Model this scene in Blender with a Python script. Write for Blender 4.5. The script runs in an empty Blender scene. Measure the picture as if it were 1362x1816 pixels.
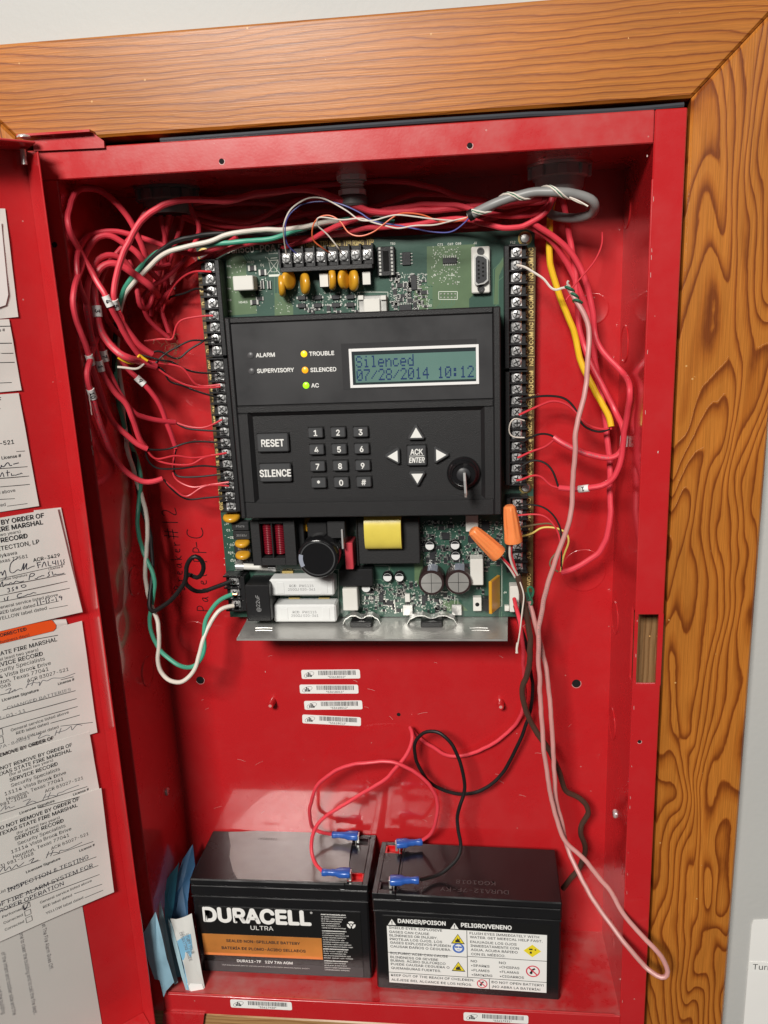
import bpy, bmesh, math, random
from mathutils import Vector, Matrix, Euler
random.seed(7)
SC = bpy.context.scene
COL = SC.collection
S = 0.001                      # everything below is in millimetres; the scene is in metres
# ------------------------------------------------------------------ camera
CAM_POS = Vector((262.14, -531.59, 548.45))
CAM_ROT = Euler((1.3272, 0.0402, 0.0982), 'XYZ')
FPX = 1413.76                  # focal length in photo pixels (photo 1362 wide)
cam_data = bpy.data.cameras.new('camera')
cam_data.sensor_fit = 'HORIZONTAL'; cam_data.sensor_width = 36.0
cam_data.lens = 36.0 * FPX / 1362.0
cam_data.clip_start = 0.01; cam_data.clip_end = 50
cam = bpy.data.objects.new('camera', cam_data); COL.objects.link(cam)
cam.location = CAM_POS * S; cam.rotation_euler = CAM_ROT
SC.camera = cam
# ------------------------------------------------------------------ light
world = bpy.data.worlds.new('World'); SC.world = world; world.use_nodes = True
wb = world.node_tree.nodes['Background']
wb.inputs[0].default_value = (1.0, 0.98, 0.95, 1); wb.inputs[1].default_value = 0.035
def area(name, loc, target, sx, sy, power, col):
    l = bpy.data.lights.new(name, 'AREA'); l.shape = 'RECTANGLE'; l.size = sx; l.size_y = sy
    l.energy = power; l.color = col
    o = bpy.data.objects.new(name, l); COL.objects.link(o); o.location = loc
    o.rotation_euler = (Vector(target) - Vector(loc)).to_track_quat('-Z', 'Y').to_euler()
    return o
area('ceiling_lamp', (-0.40, -2.25, 1.74), (0.2, 0.0, 0.35), 0.72, 0.55, 90, (1.0, 0.962, 0.905))
area('fill_light', (1.2, -2.6, 1.9), (0.2, 0.0, 0.35), 1.1, 0.5, 4, (1.0, 0.97, 0.93))  # weak fill added from the right to lift the shadows, no actual fixture
SC.view_settings.view_transform = 'Standard'; SC.view_settings.look = 'None'
SC.view_settings.exposure = 0.0; SC.view_settings.gamma = 1.0
SC.view_settings.use_curve_mapping = False
SC.render.engine = 'CYCLES'
SC.cycles.use_denoising = True
SC.cycles.max_bounces = 5; SC.cycles.diffuse_bounces = 2; SC.cycles.glossy_bounces = 4
SC.cycles.sample_clamp_indirect = 4.0
# ------------------------------------------------------------------ survey helper: photo measurement -> point on a plane of known depth
_CM = CAM_ROT.to_matrix()
def ray(u, v): return _CM @ Vector(((u - 681) / FPX, (908 - v) / FPX, -1.0))
def at(u, v, Y):
    d = ray(u, v); return CAM_POS + d * ((Y - CAM_POS.y) / d.y)
def atz(u, v, Z):
    d = ray(u, v); return CAM_POS + d * ((Z - CAM_POS.z) / d.z)
# ------------------------------------------------------------------ materials
MATS = {}
def mat(name, col, rough=0.5, metal=0.0, coat=0.0, bump=0.0, bscale=400, var=0.0, vscale=30, emit=None, estr=0, spec=0.5, sub=0, trans=0, rvar=0.0, coatr=0.08):
    m = bpy.data.materials.new(name); m.use_nodes = True
    nt = m.node_tree; b = nt.nodes['Principled BSDF']
    b.inputs['Base Color'].default_value = (*col, 1)
    b.inputs['Roughness'].default_value = rough; b.inputs['Metallic'].default_value = metal
    b.inputs['Coat Weight'].default_value = coat; b.inputs['Coat Roughness'].default_value = coatr
    b.inputs['Specular IOR Level'].default_value = spec
    b.inputs['Transmission Weight'].default_value = trans
    if sub:
        b.inputs['Subsurface Weight'].default_value = sub; b.inputs['Subsurface Scale'].default_value = 0.002
    if emit:
        b.inputs['Emission Color'].default_value = (*emit, 1); b.inputs['Emission Strength'].default_value = estr
    tc = nt.nodes.new('ShaderNodeTexCoord')
    if bump:
        n = nt.nodes.new('ShaderNodeTexNoise'); n.inputs['Scale'].default_value = bscale; n.inputs['Detail'].default_value = 4
        nt.links.new(tc.outputs['Object'], n.inputs['Vector'])
        bp = nt.nodes.new('ShaderNodeBump'); bp.inputs['Strength'].default_value = bump; bp.inputs['Distance'].default_value = 0.0006
        nt.links.new(n.outputs['Fac'], bp.inputs['Height']); nt.links.new(bp.outputs['Normal'], b.inputs['Normal'])
    if var or rvar:
        n = nt.nodes.new('ShaderNodeTexNoise'); n.inputs['Scale'].default_value = vscale; n.inputs['Detail'].default_value = 6
        nt.links.new(tc.outputs['Object'], n.inputs['Vector'])
        if var:
            mr = nt.nodes.new('ShaderNodeMapRange'); mr.inputs[1].default_value = 0.25; mr.inputs[2].default_value = 0.75
            mr.inputs[3].default_value = 1 - var; mr.inputs[4].default_value = 1 + var
            nt.links.new(n.outputs['Fac'], mr.inputs[0])
            mx = nt.nodes.new('ShaderNodeVectorMath'); mx.operation = 'SCALE'; mx.inputs[0].default_value = col
            nt.links.new(mr.outputs[0], mx.inputs['Scale']); nt.links.new(mx.outputs[0], b.inputs['Base Color'])
        if rvar:
            mr = nt.nodes.new('ShaderNodeMapRange'); mr.inputs[1].default_value = 0.3; mr.inputs[2].default_value = 0.7
            mr.inputs[3].default_value = max(0.02, rough - rvar); mr.inputs[4].default_value = rough + rvar
            nt.links.new(n.outputs['Fac'], mr.inputs[0]); nt.links.new(mr.outputs[0], b.inputs['Roughness'])
    MATS[name] = m; return m
def wood(name, light, mid, dark, seed, along, kind):
    """plain-sawn softwood: contour bands of a stretched noise field; along = axis of the grain"""
    m = bpy.data.materials.new(name); m.use_nodes = True; nt = m.node_tree; N = nt.nodes; L = nt.links
    b = N['Principled BSDF']
    tc = N.new('ShaderNodeTexCoord'); mp = N.new('ShaderNodeMapping')
    mp.inputs['Location'].default_value = (seed, seed * 0.37, seed * 0.71)
    L.new(tc.outputs['Object'], mp.inputs['Vector'])
    sp = N.new('ShaderNodeSeparateXYZ'); L.new(mp.outputs[0], sp.inputs[0])
    a = sp.outputs['X'] if along == 'X' else sp.outputs['Z']
    c = sp.outputs['Z'] if along == 'X' else sp.outputs['X']
    def mathn(op, x, y=None):
        n = N.new('ShaderNodeMath'); n.operation = op
        for i, q in enumerate((x, y)):
            if q is None: continue
            if isinstance(q, (int, float)): n.inputs[i].default_value = q
            else: L.new(q, n.inputs[i])
        return n.outputs[0]
    def noise(sa, sc, detail, dist=0.0, rough=0.5):
        cb = N.new('ShaderNodeCombineXYZ')
        L.new(mathn('MULTIPLY', a, sa), cb.inputs[0]); L.new(mathn('MULTIPLY', c, sc), cb.inputs[1])
        n = N.new('ShaderNodeTexNoise'); n.inputs['Scale'].default_value = 1.0; n.inputs['Detail'].default_value = detail
        n.inputs['Distortion'].default_value = dist; n.inputs['Roughness'].default_value = rough
        L.new(cb.outputs[0], n.inputs['Vector']); return n.outputs['Fac']
    if kind == 'fine':       # close, wavy, nearly parallel rings
        f = mathn('ADD', mathn('MULTIPLY', c, 235.0), mathn('MULTIPLY', noise(5.5, 24, 2.2), 5.0))
        f = mathn('ADD', f, mathn('MULTIPLY', noise(26, 50, 2.5), 0.8)); f = mathn('ADD', f, mathn('MULTIPLY', noise(150, 300, 2), 0.18))
    else:                    # broad cathedral figure with islands
        f = mathn('ADD', mathn('MULTIPLY', c, 125.0), mathn('MULTIPLY', noise(6.5, 24, 1.6, 0.35), 14.0))
        f = mathn('ADD', f, mathn('MULTIPLY', noise(40, 60, 2), 0.28)); f = mathn('ADD', f, mathn('MULTIPLY', noise(120, 320, 2), 0.14))
    fr = mathn('FRACT', f)
    fib = noise(24, 1300, 4, 0.0, 0.65)
    cr = N.new('ShaderNodeValToRGB'); e = cr.color_ramp.elements
    e[0].position = 0.0; e[0].color = (*light, 1)
    e[1].position = 1.0; e[1].color = (*light, 1)
    if kind == 'fine':
        pts = ((0.42, light), (0.70, mid), (0.86, dark), (0.94, mid))
    else:
        pts = ((0.40, light), (0.66, mid), (0.86, dark), (0.93, dark), (0.965, mid))
    for pz, cc in pts:
        q = e.new(pz); q.color = (*cc, 1)
    L.new(fr, cr.inputs['Fac'])
    big = noise(5, 14, 2)
    mr = N.new('ShaderNodeMapRange'); mr.inputs[1].default_value = 0.3; mr.inputs[2].default_value = 0.7
    mr.inputs[3].default_value = 0.86; mr.inputs[4].default_value = 1.14; L.new(big, mr.inputs[0])
    mr2 = N.new('ShaderNodeMapRange'); mr2.inputs[1].default_value = 0.3; mr2.inputs[2].default_value = 0.7
    mr2.inputs[3].default_value = 0.72; mr2.inputs[4].default_value = 1.20; L.new(fib, mr2.inputs[0])
    # small nicks in the varnish
    vo = N.new('ShaderNodeTexVoronoi'); vo.inputs['Scale'].default_value = 95
    L.new(mp.outputs[0], vo.inputs['Vector'])
    nick = mathn('LESS_THAN', vo.outputs['Distance'], 0.06)
    nk2 = mathn('GREATER_THAN', noise(45, 45, 1), 0.56)
    nick = mathn('MULTIPLY', nick, nk2)
    vm = N.new('ShaderNodeVectorMath'); vm.operation = 'SCALE'
    L.new(cr.outputs['Color'], vm.inputs[0]); L.new(mathn('MULTIPLY', mr.outputs[0], mr2.outputs[0]), vm.inputs['Scale'])
    mix = N.new('ShaderNodeMix'); mix.data_type = 'RGBA'
    L.new(nick, mix.inputs['Factor']); L.new(vm.outputs[0], mix.inputs['A']); mix.inputs['B'].default_value = (0.62, 0.34, 0.12, 1)
    L.new(mix.outputs['Result'], b.inputs['Base Color'])
    b.inputs['Roughness'].default_value = 0.38
    b.inputs['Coat Weight'].default_value = 0.12; b.inputs['Coat Roughness'].default_value = 0.25; b.inputs['Specular IOR Level'].default_value = 0.35
    bp = N.new('ShaderNodeBump'); bp.inputs['Strength'].default_value = 0.35; bp.inputs['Distance'].default_value = 0.0004
    L.new(mathn('ADD', fr, mathn('MULTIPLY', fib, 0.7)), bp.inputs['Height']); L.new(bp.outputs['Normal'], b.inputs['Normal'])
    MATS[name] = m
def red_paint(name, dust):
    """sprayed red enamel, slightly orange-peeled; dust settles grey where the noise says"""
    m = bpy.data.materials.new(name); m.use_nodes = True; nt = m.node_tree; N = nt.nodes; L = nt.links
    b = N['Principled BSDF']; tc = N.new('ShaderNodeTexCoord')
    n = N.new('ShaderNodeTexNoise'); n.inputs['Scale'].default_value = 34; n.inputs['Detail'].default_value = 7; n.inputs['Roughness'].default_value = 0.62
    L.new(tc.outputs['Object'], n.inputs['Vector'])
    mr = N.new('ShaderNodeMapRange'); mr.inputs[1].default_value = 0.42; mr.inputs[2].default_value = 0.68
    mr.inputs[3].default_value = 0.0; mr.inputs[4].default_value = dust; L.new(n.outputs['Fac'], mr.inputs[0])
    mix = N.new('ShaderNodeMix'); mix.data_type = 'RGBA'
    mix.inputs['A'].default_value = (0.52, 0.015, 0.019, 1); mix.inputs['B'].default_value = (0.42, 0.22, 0.20, 1)
    L.new(mr.outputs[0], mix.inputs['Factor'])
    vo = N.new('ShaderNodeTexVoronoi'); vo.inputs['Scale'].default_value = 85; L.new(tc.outputs['Object'], vo.inputs['Vector'])
    lt = N.new('ShaderNodeMath'); lt.operation = 'LESS_THAN'; L.new(vo.outputs['Distance'], lt.inputs[0]); lt.inputs[1].default_value = 0.05
    gt = N.new('ShaderNodeMath'); gt.operation = 'GREATER_THAN'; L.new(n.outputs['Fac'], gt.inputs[0]); gt.inputs[1].default_value = 0.53
    ml = N.new('ShaderNodeMath'); ml.operation = 'MULTIPLY'; L.new(lt.outputs[0], ml.inputs[0]); L.new(gt.outputs[0], ml.inputs[1])
    ml2 = N.new('ShaderNodeMath'); ml2.operation = 'MULTIPLY'; L.new(ml.outputs[0], ml2.inputs[0]); ml2.inputs[1].default_value = 0.45
    mix2 = N.new('ShaderNodeMix'); mix2.data_type = 'RGBA'; L.new(ml2.outputs[0], mix2.inputs['Factor']); L.new(mix.outputs['Result'], mix2.inputs['A']); mix2.inputs['B'].default_value = (0.62, 0.40, 0.36, 1)
    L.new(mix2.outputs['Result'], b.inputs['Base Color'])
    rr = N.new('ShaderNodeMapRange'); rr.inputs[1].default_value = 0.3; rr.inputs[2].default_value = 0.7
    rr.inputs[3].default_value = 0.24; rr.inputs[4].default_value = 0.36; L.new(n.outputs['Fac'], rr.inputs[0])
    L.new(rr.outputs[0], b.inputs['Roughness'])
    b.inputs['Coat Weight'].default_value = 0.8 * (1 - dust * 0.9); b.inputs['Coat Roughness'].default_value = 0.07
    n2 = N.new('ShaderNodeTexNoise'); n2.inputs['Scale'].default_value = 620; n2.inputs['Detail'].default_value = 2
    L.new(tc.outputs['Object'], n2.inputs['Vector'])
    n3 = N.new('ShaderNodeTexNoise'); n3.inputs['Scale'].default_value = 9; n3.inputs['Detail'].default_value = 1
    L.new(tc.outputs['Object'], n3.inputs['Vector'])
    bp = N.new('ShaderNodeBump'); bp.inputs['Strength'].default_value = 0.05; bp.inputs['Distance'].default_value = 0.0005
    L.new(n2.outputs['Fac'], bp.inputs['Height'])
    bp2 = N.new('ShaderNodeBump'); bp2.inputs['Strength'].default_value = 0.12; bp2.inputs['Distance'].default_value = 0.006
    L.new(n3.outputs['Fac'], bp2.inputs['Height']); L.new(bp.outputs['Normal'], bp2.inputs['Normal'])
    L.new(bp2.outputs['Normal'], b.inputs['Normal'])
    MATS[name] = m
red_paint('red', 0.03); red_paint('red_dusty', 0.20); red_paint('red_film', 0.55)
wood('wood_top', (0.46, 0.158, 0.022), (0.385, 0.120, 0.016), (0.215, 0.052, 0.007), 3.1, 'X', 'fine')
wood('wood_side', (0.45, 0.155, 0.022), (0.37, 0.112, 0.014), (0.19, 0.045, 0.006), 8.37, 'Z', 'broad')
wood('wood_raw', (0.42, 0.24, 0.10), (0.36, 0.19, 0.075), (0.27, 0.13, 0.05), 5.2, 'X', 'fine')
wood('wood_rough', (0.30, 0.17, 0.075), (0.24, 0.125, 0.05), (0.17, 0.085, 0.035), 1.2, 'Z', 'fine')
mat('wall_paint', (0.49, 0.492, 0.475), 0.6, bump=0.25, bscale=260, var=0.03, vscale=5)
mat('gap_black', (0.006, 0.006, 0.007), 0.7)
mat('gap_grey', (0.05, 0.055, 0.065), 0.35, bump=0.4, bscale=120)
mat('paper', (0.72, 0.705, 0.665), 0.75, bump=0.6, bscale=28, var=0.06, vscale=18)
mat('paper_grey', (0.60, 0.585, 0.55), 0.7, bump=0.1, bscale=60, var=0.03, vscale=20)
mat('paper_white', (0.86, 0.855, 0.83), 0.45, var=0.02)
mat('ink', (0.025, 0.025, 0.028), 0.6)
mat('ink_grey', (0.22, 0.22, 0.225), 0.7)
mat('pen', (0.03, 0.03, 0.05), 0.5)
mat('pencil', (0.16, 0.16, 0.18), 0.5)
mat('marker', (0.015, 0.006, 0.008), 0.35)
mat('orange_label', (0.90, 0.10, 0.015), 0.45, var=0.05)
mat('steel', (0.66, 0.66, 0.64), 0.32, 0.75, bump=0.1, bscale=300)
mat('steel_bright', (0.86, 0.86, 0.85), 0.26, 0.62)
mat('steel_dark', (0.10, 0.10, 0.10), 0.35, 1.0)
mat('alu', (0.56, 0.555, 0.53), 0.36, 0.6, bump=0.25, bscale=70, rvar=0.1, vscale=45, var=0.12)
mat('brass', (0.62, 0.47, 0.18), 0.3, 1.0)
mat('pcb', (0.034, 0.088, 0.064), 0.34, coat=0.3, var=0.12, vscale=40, bump=0.05, bscale=500)
mat('pcb_light', (0.105, 0.170, 0.088), 0.33, coat=0.25, var=0.12, vscale=60)
mat('pcb_trace', (0.095, 0.190, 0.120), 0.3, coat=0.3)
mat('pcb_edge', (0.20, 0.22, 0.10), 0.6)
mat('brown_strip', (0.115, 0.070, 0.020), 0.45, var=0.15, vscale=80)
mat('silk', (0.72, 0.76, 0.68), 0.6)
mat('silk_gold', (0.75, 0.58, 0.22), 0.5)
mat('solder', (0.66, 0.66, 0.62), 0.3, 0.85)
mat('black_plastic', (0.012, 0.012, 0.013), 0.42, bump=0.15, bscale=900)
mat('black_gloss', (0.010, 0.010, 0.011), 0.16, rvar=0.05)
mat('black_matte', (0.014, 0.014, 0.015), 0.62, bump=0.3, bscale=800)
mat('chip', (0.022, 0.023, 0.026), 0.42)
mat('bezel', (0.010, 0.010, 0.011), 0.52, bump=0.45, bscale=1500, var=0.1, vscale=200)
mat('overlay', (0.028, 0.028, 0.030), 0.42, var=0.06, vscale=30, rvar=0.10)
mat('button', (0.055, 0.057, 0.060), 0.42, bump=0.1, bscale=900)
mat('white_print', (0.80, 0.80, 0.77), 0.5)
mat('lcd', (0.135, 0.240, 0.212), 0.14, var=0.16, vscale=14)
mat('lcd_pixel', (0.016, 0.040, 0.130), 0.3)
mat('lcd_frame', (0.82, 0.82, 0.81), 0.4)
mat('lcd_edge', (0.018, 0.028, 0.032), 0.3)
mat('clear_film', (0.05, 0.05, 0.052), 0.12)
mat('led_off', (0.085, 0.085, 0.088), 0.4)
mat('led_yellow', (0.9, 0.55, 0.02), 0.3, emit=(1.0, 0.60, 0.02), estr=0.75)
mat('led_amber', (0.9, 0.38, 0.02), 0.3, emit=(1.0, 0.36, 0.01), estr=0.65)
mat('led_green', (0.35, 0.9, 0.02), 0.3, emit=(0.36, 1.0, 0.01), estr=0.75)
mat('cap_yellow', (0.66, 0.33, 0.022), 0.32, var=0.08, vscale=90, coat=0.2)
mat('tape_yellow', (0.74, 0.60, 0.10), 0.30, var=0.08, vscale=70, bump=0.2, bscale=150)
mat('relay_white', (0.72, 0.71, 0.66), 0.5, var=0.03)
mat('cement', (0.74, 0.75, 0.74), 0.6, var=0.03, vscale=60, bump=0.15, bscale=300)
mat('coil_red', (0.20, 0.008, 0.018), 0.24, coat=0.4)
mat('cap_red', (0.55, 0.05, 0.07), 0.4)
mat('sleeve_brown', (0.035, 0.020, 0.020), 0.28, coat=0.2)
mat('stripe_blue', (0.30, 0.33, 0.40), 0.4)
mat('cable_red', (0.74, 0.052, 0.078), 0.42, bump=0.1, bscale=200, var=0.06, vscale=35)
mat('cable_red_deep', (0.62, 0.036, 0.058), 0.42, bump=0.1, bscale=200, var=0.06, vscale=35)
mat('wire_red', (0.66, 0.040, 0.055), 0.36, var=0.05, vscale=40)
mat('wire_red_bright', (0.80, 0.060, 0.085), 0.34, var=0.04, vscale=40)
mat('wire_black', (0.012, 0.011, 0.011), 0.5, spec=0.3)
mat('wire_brown', (0.075, 0.042, 0.030), 0.38, var=0.1, vscale=60)
mat('wire_white', (0.76, 0.70, 0.62), 0.4)
mat('wire_cream', (0.72, 0.66, 0.58), 0.4)
mat('wire_green', (0.07, 0.36, 0.24), 0.35)
mat('wire_darkgreen', (0.03, 0.16, 0.09), 0.4)
mat('wire_yellow', (0.86, 0.52, 0.02), 0.36)
mat('wire_paleyellow', (0.80, 0.62, 0.16), 0.4)
mat('wire_blue', (0.07, 0.08, 0.32), 0.35)
mat('wire_orange', (0.80, 0.16, 0.06), 0.35)
mat('wire_olive', (0.17, 0.12, 0.065), 0.4)
mat('cable_grey', (0.25, 0.255, 0.25), 0.42, var=0.05)
mat('cable_pink', (0.60, 0.29, 0.27), 0.42, var=0.06, vscale=25)
mat('copper', (0.75, 0.34, 0.16), 0.3, 1.0)
mat('nut_orange', (0.92, 0.27, 0.080), 0.38, sub=0.1, var=0.04, vscale=60)
mat('conn_blue', (0.030, 0.115, 0.46), 0.26, coat=0.4)
mat('bushing_black', (0.13, 0.13, 0.126), 0.5)
mat('bushing_grey', (0.34, 0.345, 0.34), 0.45)
mat('batt_case', (0.011, 0.011, 0.012), 0.22, bump=0.06, bscale=500, rvar=0.06, vscale=40)
mat('batt_dust', (0.150, 0.138, 0.128), 0.22, var=0.2, vscale=38, bump=0.22, bscale=45, coat=0.6, coatr=0.16)
mat('batt_label', (0.012, 0.012, 0.012), 0.20)
mat('batt_label_low', (0.045, 0.042, 0.044), 0.3)
mat('copper_band', (0.70, 0.27, 0.062), 0.30, 0.25, var=0.38, vscale=20)
mat('term_red', (0.62, 0.008, 0.010), 0.3)
mat('term_black', (0.02, 0.008, 0.010), 0.3)
mat('label_white', (0.88, 0.88, 0.85), 0.45)
mat('sign_yellow', (0.86, 0.70, 0.03), 0.5)
mat('sign_blue', (0.08, 0.18, 0.55), 0.5)
mat('sign_red', (0.70, 0.05, 0.09), 0.5)
mat('sign_grey', (0.35, 0.35, 0.35), 0.5)
mat('barcode_ink', (0.07, 0.07, 0.075), 0.5)
mat('blue_paper', (0.27, 0.46, 0.57), 0.65, var=0.14, vscale=45, bump=0.5, bscale=60)
mat('blue_paper_pale', (0.36, 0.52, 0.58), 0.65, var=0.12, vscale=45, bump=0.4, bscale=60)
mat('blue_paper_teal', (0.07, 0.34, 0.46), 0.5, var=0.1, vscale=40)
mat('blue_paper_dark', (0.06, 0.17, 0.33), 0.5, var=0.2, vscale=60)
mat('leaflet_white', (0.66, 0.66, 0.63), 0.6, var=0.05)
mat('leaflet_blue', (0.25, 0.55, 0.78), 0.6, var=0.1)
mat('stamp_grey', (0.10, 0.085, 0.085), 0.5)
mat('hole', (0.003, 0.003, 0.003), 0.9)
mat('fitting_metal', (0.88, 0.88, 0.86), 0.24, 0.35)
mat('chip_paint', (0.62, 0.45, 0.42), 0.5)
# ------------------------------------------------------------------ mesh builder
BASE = {}
class Frame:
    """flat working frame: a along ex, b along ez, c out along n"""
    def __init__(s, O, ex=(1, 0, 0), ez=(0, 0, 1), n=None):
        s.O = Vector(O); s.ex = Vector(ex).normalized(); s.ez = Vector(ez).normalized()
        s.n = Vector(n).normalized() if n else s.ez.cross(s.ex).normalized() * -1
        if n is None: s.n = s.ex.cross(s.ez).normalized()
    def p(s, a, b, c=0): return s.O + s.ex * a + s.ez * b + s.n * c
class MB:
    def __init__(s): s.v = []; s.f = []
    def add(s, vs, fs):
        o = len(s.v); s.v.extend(Vector(q) for q in vs); s.f.extend(tuple(i + o for i in f) for f in fs); return s
    def box(s, x0, x1, y0, y1, z0, z1, ch=0.0, M=None):
        if ch <= 0:
            vs = [Vector((x, y, z)) for z in (z0, z1) for y in (y0, y1) for x in (x0, x1)]
            fs = [(0, 2, 3, 1), (4, 5, 7, 6), (0, 1, 5, 4), (2, 6, 7, 3), (0, 4, 6, 2), (1, 3, 7, 5)]
        else:
            ch = min(ch, (x1 - x0) * .45, (y1 - y0) * .45, (z1 - z0) * .45)
            X = (x0, x1); Y = (y0, y1); Z = (z0, z1); vs = []; idx = {}
            for i in (0, 1):
                for j in (0, 1):
                    for k in (0, 1):
                        sx, sy, sz = (ch if i == 0 else -ch), (ch if j == 0 else -ch), (ch if k == 0 else -ch)
                        for ax in range(3):
                            q = [X[i] + sx, Y[j] + sy, Z[k] + sz]; q[ax] = (X[i], Y[j], Z[k])[ax]
                            idx[(i, j, k, ax)] = len(vs); vs.append(Vector(q))
            fs = []
            for ax in range(3):
                for side in (0, 1):
                    u, w = [q for q in range(3) if q != ax]
                    lp = []
                    for a, b in ((0, 0), (1, 0), (1, 1), (0, 1)):
                        t = [0, 0, 0]; t[ax] = side; t[u] = a; t[w] = b; lp.append(idx[(*t, ax)])
                    fs.append(tuple(lp))
            for ax in range(3):
                u, w = [q for q in range(3) if q != ax]
                for a in (0, 1):
                    for b in (0, 1):
                        t0 = [0, 0, 0]; t0[u] = a; t0[w] = b; t1 = list(t0); t1[ax] = 1
                        fs.append((idx[(*t0, u)], idx[(*t1, u)], idx[(*t1, w)], idx[(*t0, w)]))
            for i in (0, 1):
                for j in (0, 1):
                    for k in (0, 1): fs.append(tuple(idx[(i, j, k, ax)] for ax in range(3)))
        if M is not None: vs = [M @ q for q in vs]
        return s.add(vs, fs)
    def prism(s, poly, fr, c0, c1):
        n = len(poly)
        vs = [fr.p(a, b, c0) for a, b in poly] + [fr.p(a, b, c1) for a, b in poly]
        fs = [tuple(range(n)), tuple(range(2 * n - 1, n - 1, -1))] + [(i, (i + 1) % n, n + (i + 1) % n, n + i) for i in range(n)]
        return s.add(vs, fs)
    def flat(s, poly, fr, c):
        return s.add([fr.p(a, b, c) for a, b in poly], [tuple(range(len(poly)))])
    def rect(s, fr, a0, a1, b0, b1, c): return s.flat(((a0, b0), (a1, b0), (a1, b1), (a0, b1)), fr, c)
    def disc(s, fr, a, b, r, c, n=16, ry=None):
        ry = ry or r
        return s.flat([(a + r * math.cos(2 * math.pi * i / n), b + ry * math.sin(2 * math.pi * i / n)) for i in range(n)], fr, c)
    def ring(s, fr, a, b, r0, r1, c, n=20, t0=0, t1=360):
        full = abs(t1 - t0) >= 360; m = n if full else n + 1
        an = [math.radians(t0 + (t1 - t0) * i / n) for i in range(m)]
        vs = [fr.p(a + r * math.cos(t), b + r * math.sin(t), c) for r in (r0, r1) for t in an]
        fs = [(i, (i + 1) % m, m + (i + 1) % m, m + i) for i in range(n if full else n)]
        return s.add(vs, fs)
    def lathe(s, prof, O, axis, n=16, x=None):
        ax = Vector(axis).normalized()
        t = Vector((0, 0, 1)) if abs(ax.z) < .9 else Vector((1, 0, 0))
        e1 = ax.cross(t).normalized(); e2 = ax.cross(e1)
        O = Vector(O); vs = []; fs = []
        for r, h in prof:
            for i in range(n):
                a = 2 * math.pi * i / n; vs.append(O + ax * h + (e1 * math.cos(a) + e2 * math.sin(a)) * max(r, 1e-4))
        for k in range(len(prof) - 1):
            for i in range(n):
                fs.append((k * n + i, k * n + (i + 1) % n, (k + 1) * n + (i + 1) % n, (k + 1) * n + i))
        fs.append(tuple(range(n))); fs.append(tuple(reversed(range((len(prof) - 1) * n, len(prof) * n))))
        return s.add(vs, fs)
    def tube(s, pts, r, n=8, taper=None, wob=0.0):
        m = len(pts); ring = []
        T = [(pts[min(i + 1, m - 1)] - pts[max(i - 1, 0)]).normalized() for i in range(m)]
        ref = Vector((0, 0, 1)) if abs(T[0].z) < .9 else Vector((1, 0, 0))
        e1 = T[0].cross(ref).normalized(); vs = []; fs = []
        for i in range(m):
            e1 = (e1 - T[i] * e1.dot(T[i])).normalized(); e2 = T[i].cross(e1)
            rr = r if taper is None else r * taper(i / (m - 1))
            if wob: rr *= 1 + wob * math.sin(i * 1.7) * math.sin(i * .61)
            for k in range(n):
                a = 2 * math.pi * k / n; vs.append(pts[i] + (e1 * math.cos(a) + e2 * math.sin(a)) * rr)
        for i in range(m - 1):
            for k in range(n): fs.append((i * n + k, i * n + (k + 1) % n, (i + 1) * n + (k + 1) % n, (i + 1) * n + k))
        fs.append(tuple(reversed(range(n)))); fs.append(tuple(range((m - 1) * n, m * n)))
        return s.add(vs, fs)
    def stroke(s, pts, w, fr, c):
        """flat pen stroke through 2-D points"""
        m = len(pts); P = [Vector(q) for q in pts]; vs = []
        for i in range(m):
            t = P[min(i + 1, m - 1)] - P[max(i - 1, 0)]
            if t.length < 1e-9: t = Vector((1, 0))
            t.normalize(); nn = Vector((-t.y, t.x)) * w * .5
            vs.append(fr.p(*(P[i] + nn), c)); vs.append(fr.p(*(P[i] - nn), c))
        return s.add(vs, [(2 * i, 2 * i + 1, 2 * i + 3, 2 * i + 2) for i in range(m - 1)])
    def text(s, fr, txt, a, b, h, c, align='L', width=None, bold=0.0, shear=0.0, sx=1.0):
        vs, fs, w = glyphs(txt, bold, shear)
        k = h / CAP; kx = k * sx if width is None else width / max(w, 1e-6)
        off = {'L': 0, 'C': -w * kx / 2, 'R': -w * kx}[align]
        s.add([fr.p(a + off + x * kx, b + y * k, c) for x, y in vs], fs)
        if bold > 0:           # heavier face: the same outline struck again a little to each side
            e = bold * h * 1.05
            q = e * .7
            for i, (dx, dy) in enumerate(((e, 0), (-e, 0), (0, e), (0, -e)) + (((q, q), (-q, q), (q, -q), (-q, -q)) if h > 5 else ())):
                s.add([fr.p(a + off + x * kx + dx, b + y * k + dy, c + .012 * (i + 1)) for x, y in vs], fs)
        return s
    def mesh(s, name, base=(0, 0, 0), smooth=35):
        me = bpy.data.meshes.new(name); B = Vector(base)
        me.from_pydata([(q - B) * S for q in s.v], [], s.f)
        bm = bmesh.new(); bm.from_mesh(me); bmesh.ops.recalc_face_normals(bm, faces=bm.faces); bm.to_mesh(me); bm.free()
        if smooth:
            me.shade_smooth(); me.set_sharp_from_angle(angle=math.radians(smooth))
        me.update(); return me
    def build(s, name, m, parent=None, base=None, smooth=35):
        if parent is not None: base = BASE[parent.name]
        elif base is None:
            lo = [min(q[i] for q in s.v) for i in range(3)]; hi = [max(q[i] for q in s.v) for i in range(3)]
            base = Vector(((lo[0] + hi[0]) / 2, (lo[1] + hi[1]) / 2, lo[2]))
        me = s.mesh(name, base, smooth); me.materials.append(MATS[m])
        o = bpy.data.objects.new(name, me); COL.objects.link(o)
        BASE[o.name] = Vector(base)
        if parent is not None: o.parent = parent
        else: o.location = Vector(base) * S
        return o
_G = {}
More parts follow.
